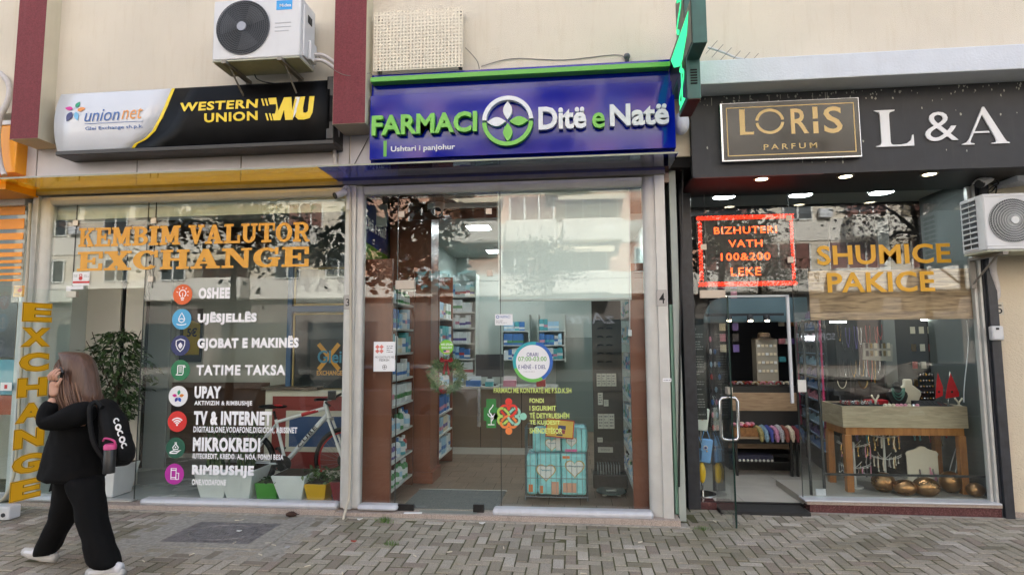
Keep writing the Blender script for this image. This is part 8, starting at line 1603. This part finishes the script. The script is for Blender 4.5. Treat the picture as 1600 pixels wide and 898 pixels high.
g = gz(-3.6) + .003
shoe(Vector((Q(190, 890, -.07).x, YPW - .07, g)), Vector((Q(138, 893, -.07).x, YPW - .07, g)), 0, 0, 1)
a_ = Q(90, 868, .10); t_ = Q(40, 866, .10); shoe(Vector((Q(84, 880, .08).x, YPW + .08, g + .03)), Vector((Q(38, 866, .08).x, YPW + .08, g + .07)), 0, 0, 2)
# backpack
bp_ = thing('backpack', 'black backpack with white lettering and a pink bottle worn by the walking woman', 'backpack', tuple(Q(185, 730)))
secs = [(Q(163, 622, -.02), .025, .05), (Q(167, 631, -.02), .045, .085), (Q(174, 650, -.02), .068, .11), (Q(181, 675, -.02), .086, .12), (Q(184, 700, -.02), .098, .125), (Q(184, 718, -.02), .094, .12), (Q(181, 729, -.02), .06, .09)]
o = garment('bag_body', secs, M_bag, bp_, n=24, wob=.025, seed=3)
garment('front_pocket', [(Q(191, 672, -.02), .03, .07), (Q(194, 682, -.02), .04, .085), (Q(197, 702, -.02), .045, .09), (Q(196, 716, -.02), .04, .085), (Q(194, 723, -.02), .025, .06)], M_bag, bp_, n=20, wob=.03)
b = MB(); b.tube(curve([tuple(Q(160, 636, -.13)), tuple(Q(150, 628, -.12)), tuple(Q(140, 640, -.155)), tuple(Q(146, 690, -.17)), tuple(Q(168, 722, -.13))]), .016, 8); b.build('strap', M_bag, bp_, smooth=True)
p = Q(172, 700, -.165); bt = MB().lathe([(.036, -.16), (.036, -.01), (.03, .0)], tuple(p), 16).build('bottle', pm('dark_flask', (24, 25, 28), .35), bp_, smooth=True); MB().lathe([(.038, -.005), (.038, .02), (.03, .03)], tuple(p), 16).build('bottle_lid', pm('flask_pink', (200, 70, 130), .4), bt, smooth=True); MB().tube(curve([tuple(p + Vector((-.045, -.01, .05))), tuple(p + Vector((-.01, -.03, .07))), tuple(p + Vector((.035, -.01, .05))), tuple(p + Vector((.036, 0, .01)))]), .007, 6).build('carry_loop', pm('flask_pink', (200, 70, 130), .4), bt)
oo2 = Q(184, 652, -.13); da = (Q(199, 700, -.13) - oo2); ln2 = da.length; da.normalize(); nv2 = Vector((-da.z, 0, da.x))
b = MB()
for k in range(5): c = oo2 + da * (ln2 * (k + .5) / 5); b.stroke(arc(c.x, c.z, .017, 0, 340 if k % 2 else 250, 14), [.009, .012][k % 2], YPW - .150, closed=(k % 2 == 1))
b.build('white_print', WHITE, bp_)
# ================================================================== LITTER
def litter(name, label, cat, u, v, shape, mat, rot=0.):
    p = G(u, v, gz(-2)); g_ = gz(p.x) + .004
    if shape == 'butt': o = MB().tube([(p.x - .018 * math.cos(rot), p.y - .018 * math.sin(rot), g_ + .005), (p.x + .022 * math.cos(rot), p.y + .022 * math.sin(rot), g_ + .005)], .004, 7).build(name, mat)
    elif shape == 'paper':
        rnd = random.Random(int(u)); b = MB(); b.prism([(.03 * math.cos(a) * rnd.uniform(.6, 1.1), .022 * math.sin(a) * rnd.uniform(.6, 1.1)) for a in (0, 1, 2, 3, 4, 5)], 0, .004, fn=lambda x, y, d: (p.x + x, p.y + y, g_ + .003 + d + .01 * abs(x) / .03)); o = b.build(name, mat)
    else:
        rnd = random.Random(int(u)); b = MB(); b.lathe2((p.x, p.y, g_ + .02), (.05, .026, .022), 14, 9); 
        for q in b.v: q += Vector((rnd.gauss(0, .002), rnd.gauss(0, .002), rnd.gauss(0, .002)))
        b.tube([(p.x + .04, p.y, g_ + .022), (p.x + .075, p.y - .004, g_ + .02)], .004, 6); o = b.build(name, mat, None, smooth=True)
    return tag(o, label, cat, 'litter on the paving' if shape in ('butt',) else None)
M_but = pm('butt_white', (206, 196, 176), .8); M_pap = pm('litter_paper', (206, 206, 204), .8)
litter('pine_cone', 'brown pine cone lying on the concrete strip beside the manhole', 'cone', 455, 807.5, 'cone', pm('cone_brown', (64, 44, 36), .9, nscale=60, namt=.5, bump=.8, bscale=90))
litter('paper_scrap', 'white paper scrap at the left of the manhole cover', 'paper scrap', 374, 832, 'paper', M_pap); litter('paper_scrap', 'white crumpled paper on the paving before the left pharmacy sill', 'paper scrap', 562, 812.5, 'paper', M_pap); litter('paper_scrap', 'grey flat scrap below the manhole cover', 'paper scrap', 449, 857, 'paper', pm('scrap_grey', (170, 168, 168), .8)); litter('paper_scrap', 'small white scrap in front of the pharmacy door', 'paper scrap', 753, 817.5, 'paper', M_pap)
litter('red_leaf', 'dry red leaf lying on the paving below the pharmacy corner', 'leaf', 553, 847, 'paper', pm('leaf_red', (150, 62, 46), .8))
for k, (u, v) in enumerate(((370, 815), (378, 814), (407, 868), (481, 885), (535, 896), (418, 850), (366, 850), (428, 853), (496, 859), (648, 868), (702, 862), (787, 855), (912, 894), (300, 868), (224, 879), (1000, 845), (1117, 812))): litter('cigarette_butt', 'white cigarette butt lying on the grey paving blocks', 'cigarette butt', u, v, 'butt', M_but, k * 1.3)
for k, (u, v) in enumerate(((600, 812), (604, 815), (1097, 823), (610, 850))):
    p = G(u, v, gz(-2)); b = MB(); rnd = random.Random(k)
    for q in range(70): a = rnd.uniform(0, 2 * PI); e = Vector((p.x + rnd.gauss(0, .03), p.y + rnd.gauss(0, .02), gz(p.x))); h = rnd.uniform(.015, .05); d = Vector((math.cos(a) * .5, math.sin(a) * .5, 1)).normalized() * h; s = Vector((-math.sin(a), math.cos(a), 0)) * .0025; b.poly([e - s, e + s, e + d])
    o = b.build('grass_tuft', islandm('weed', [(70, 98, 40), (96, 124, 56)], .7, 5, .1, 0), None, fix=False); tag(o, ['green weed tuft at the joint before the broken sill trim', 'small weed beside the larger tuft at the broken sill trim', 'green weed tuft between the pharmacy post and the open jewellery door', 'tiny weed in the paving joint below the pharmacy door'][k], 'weed')
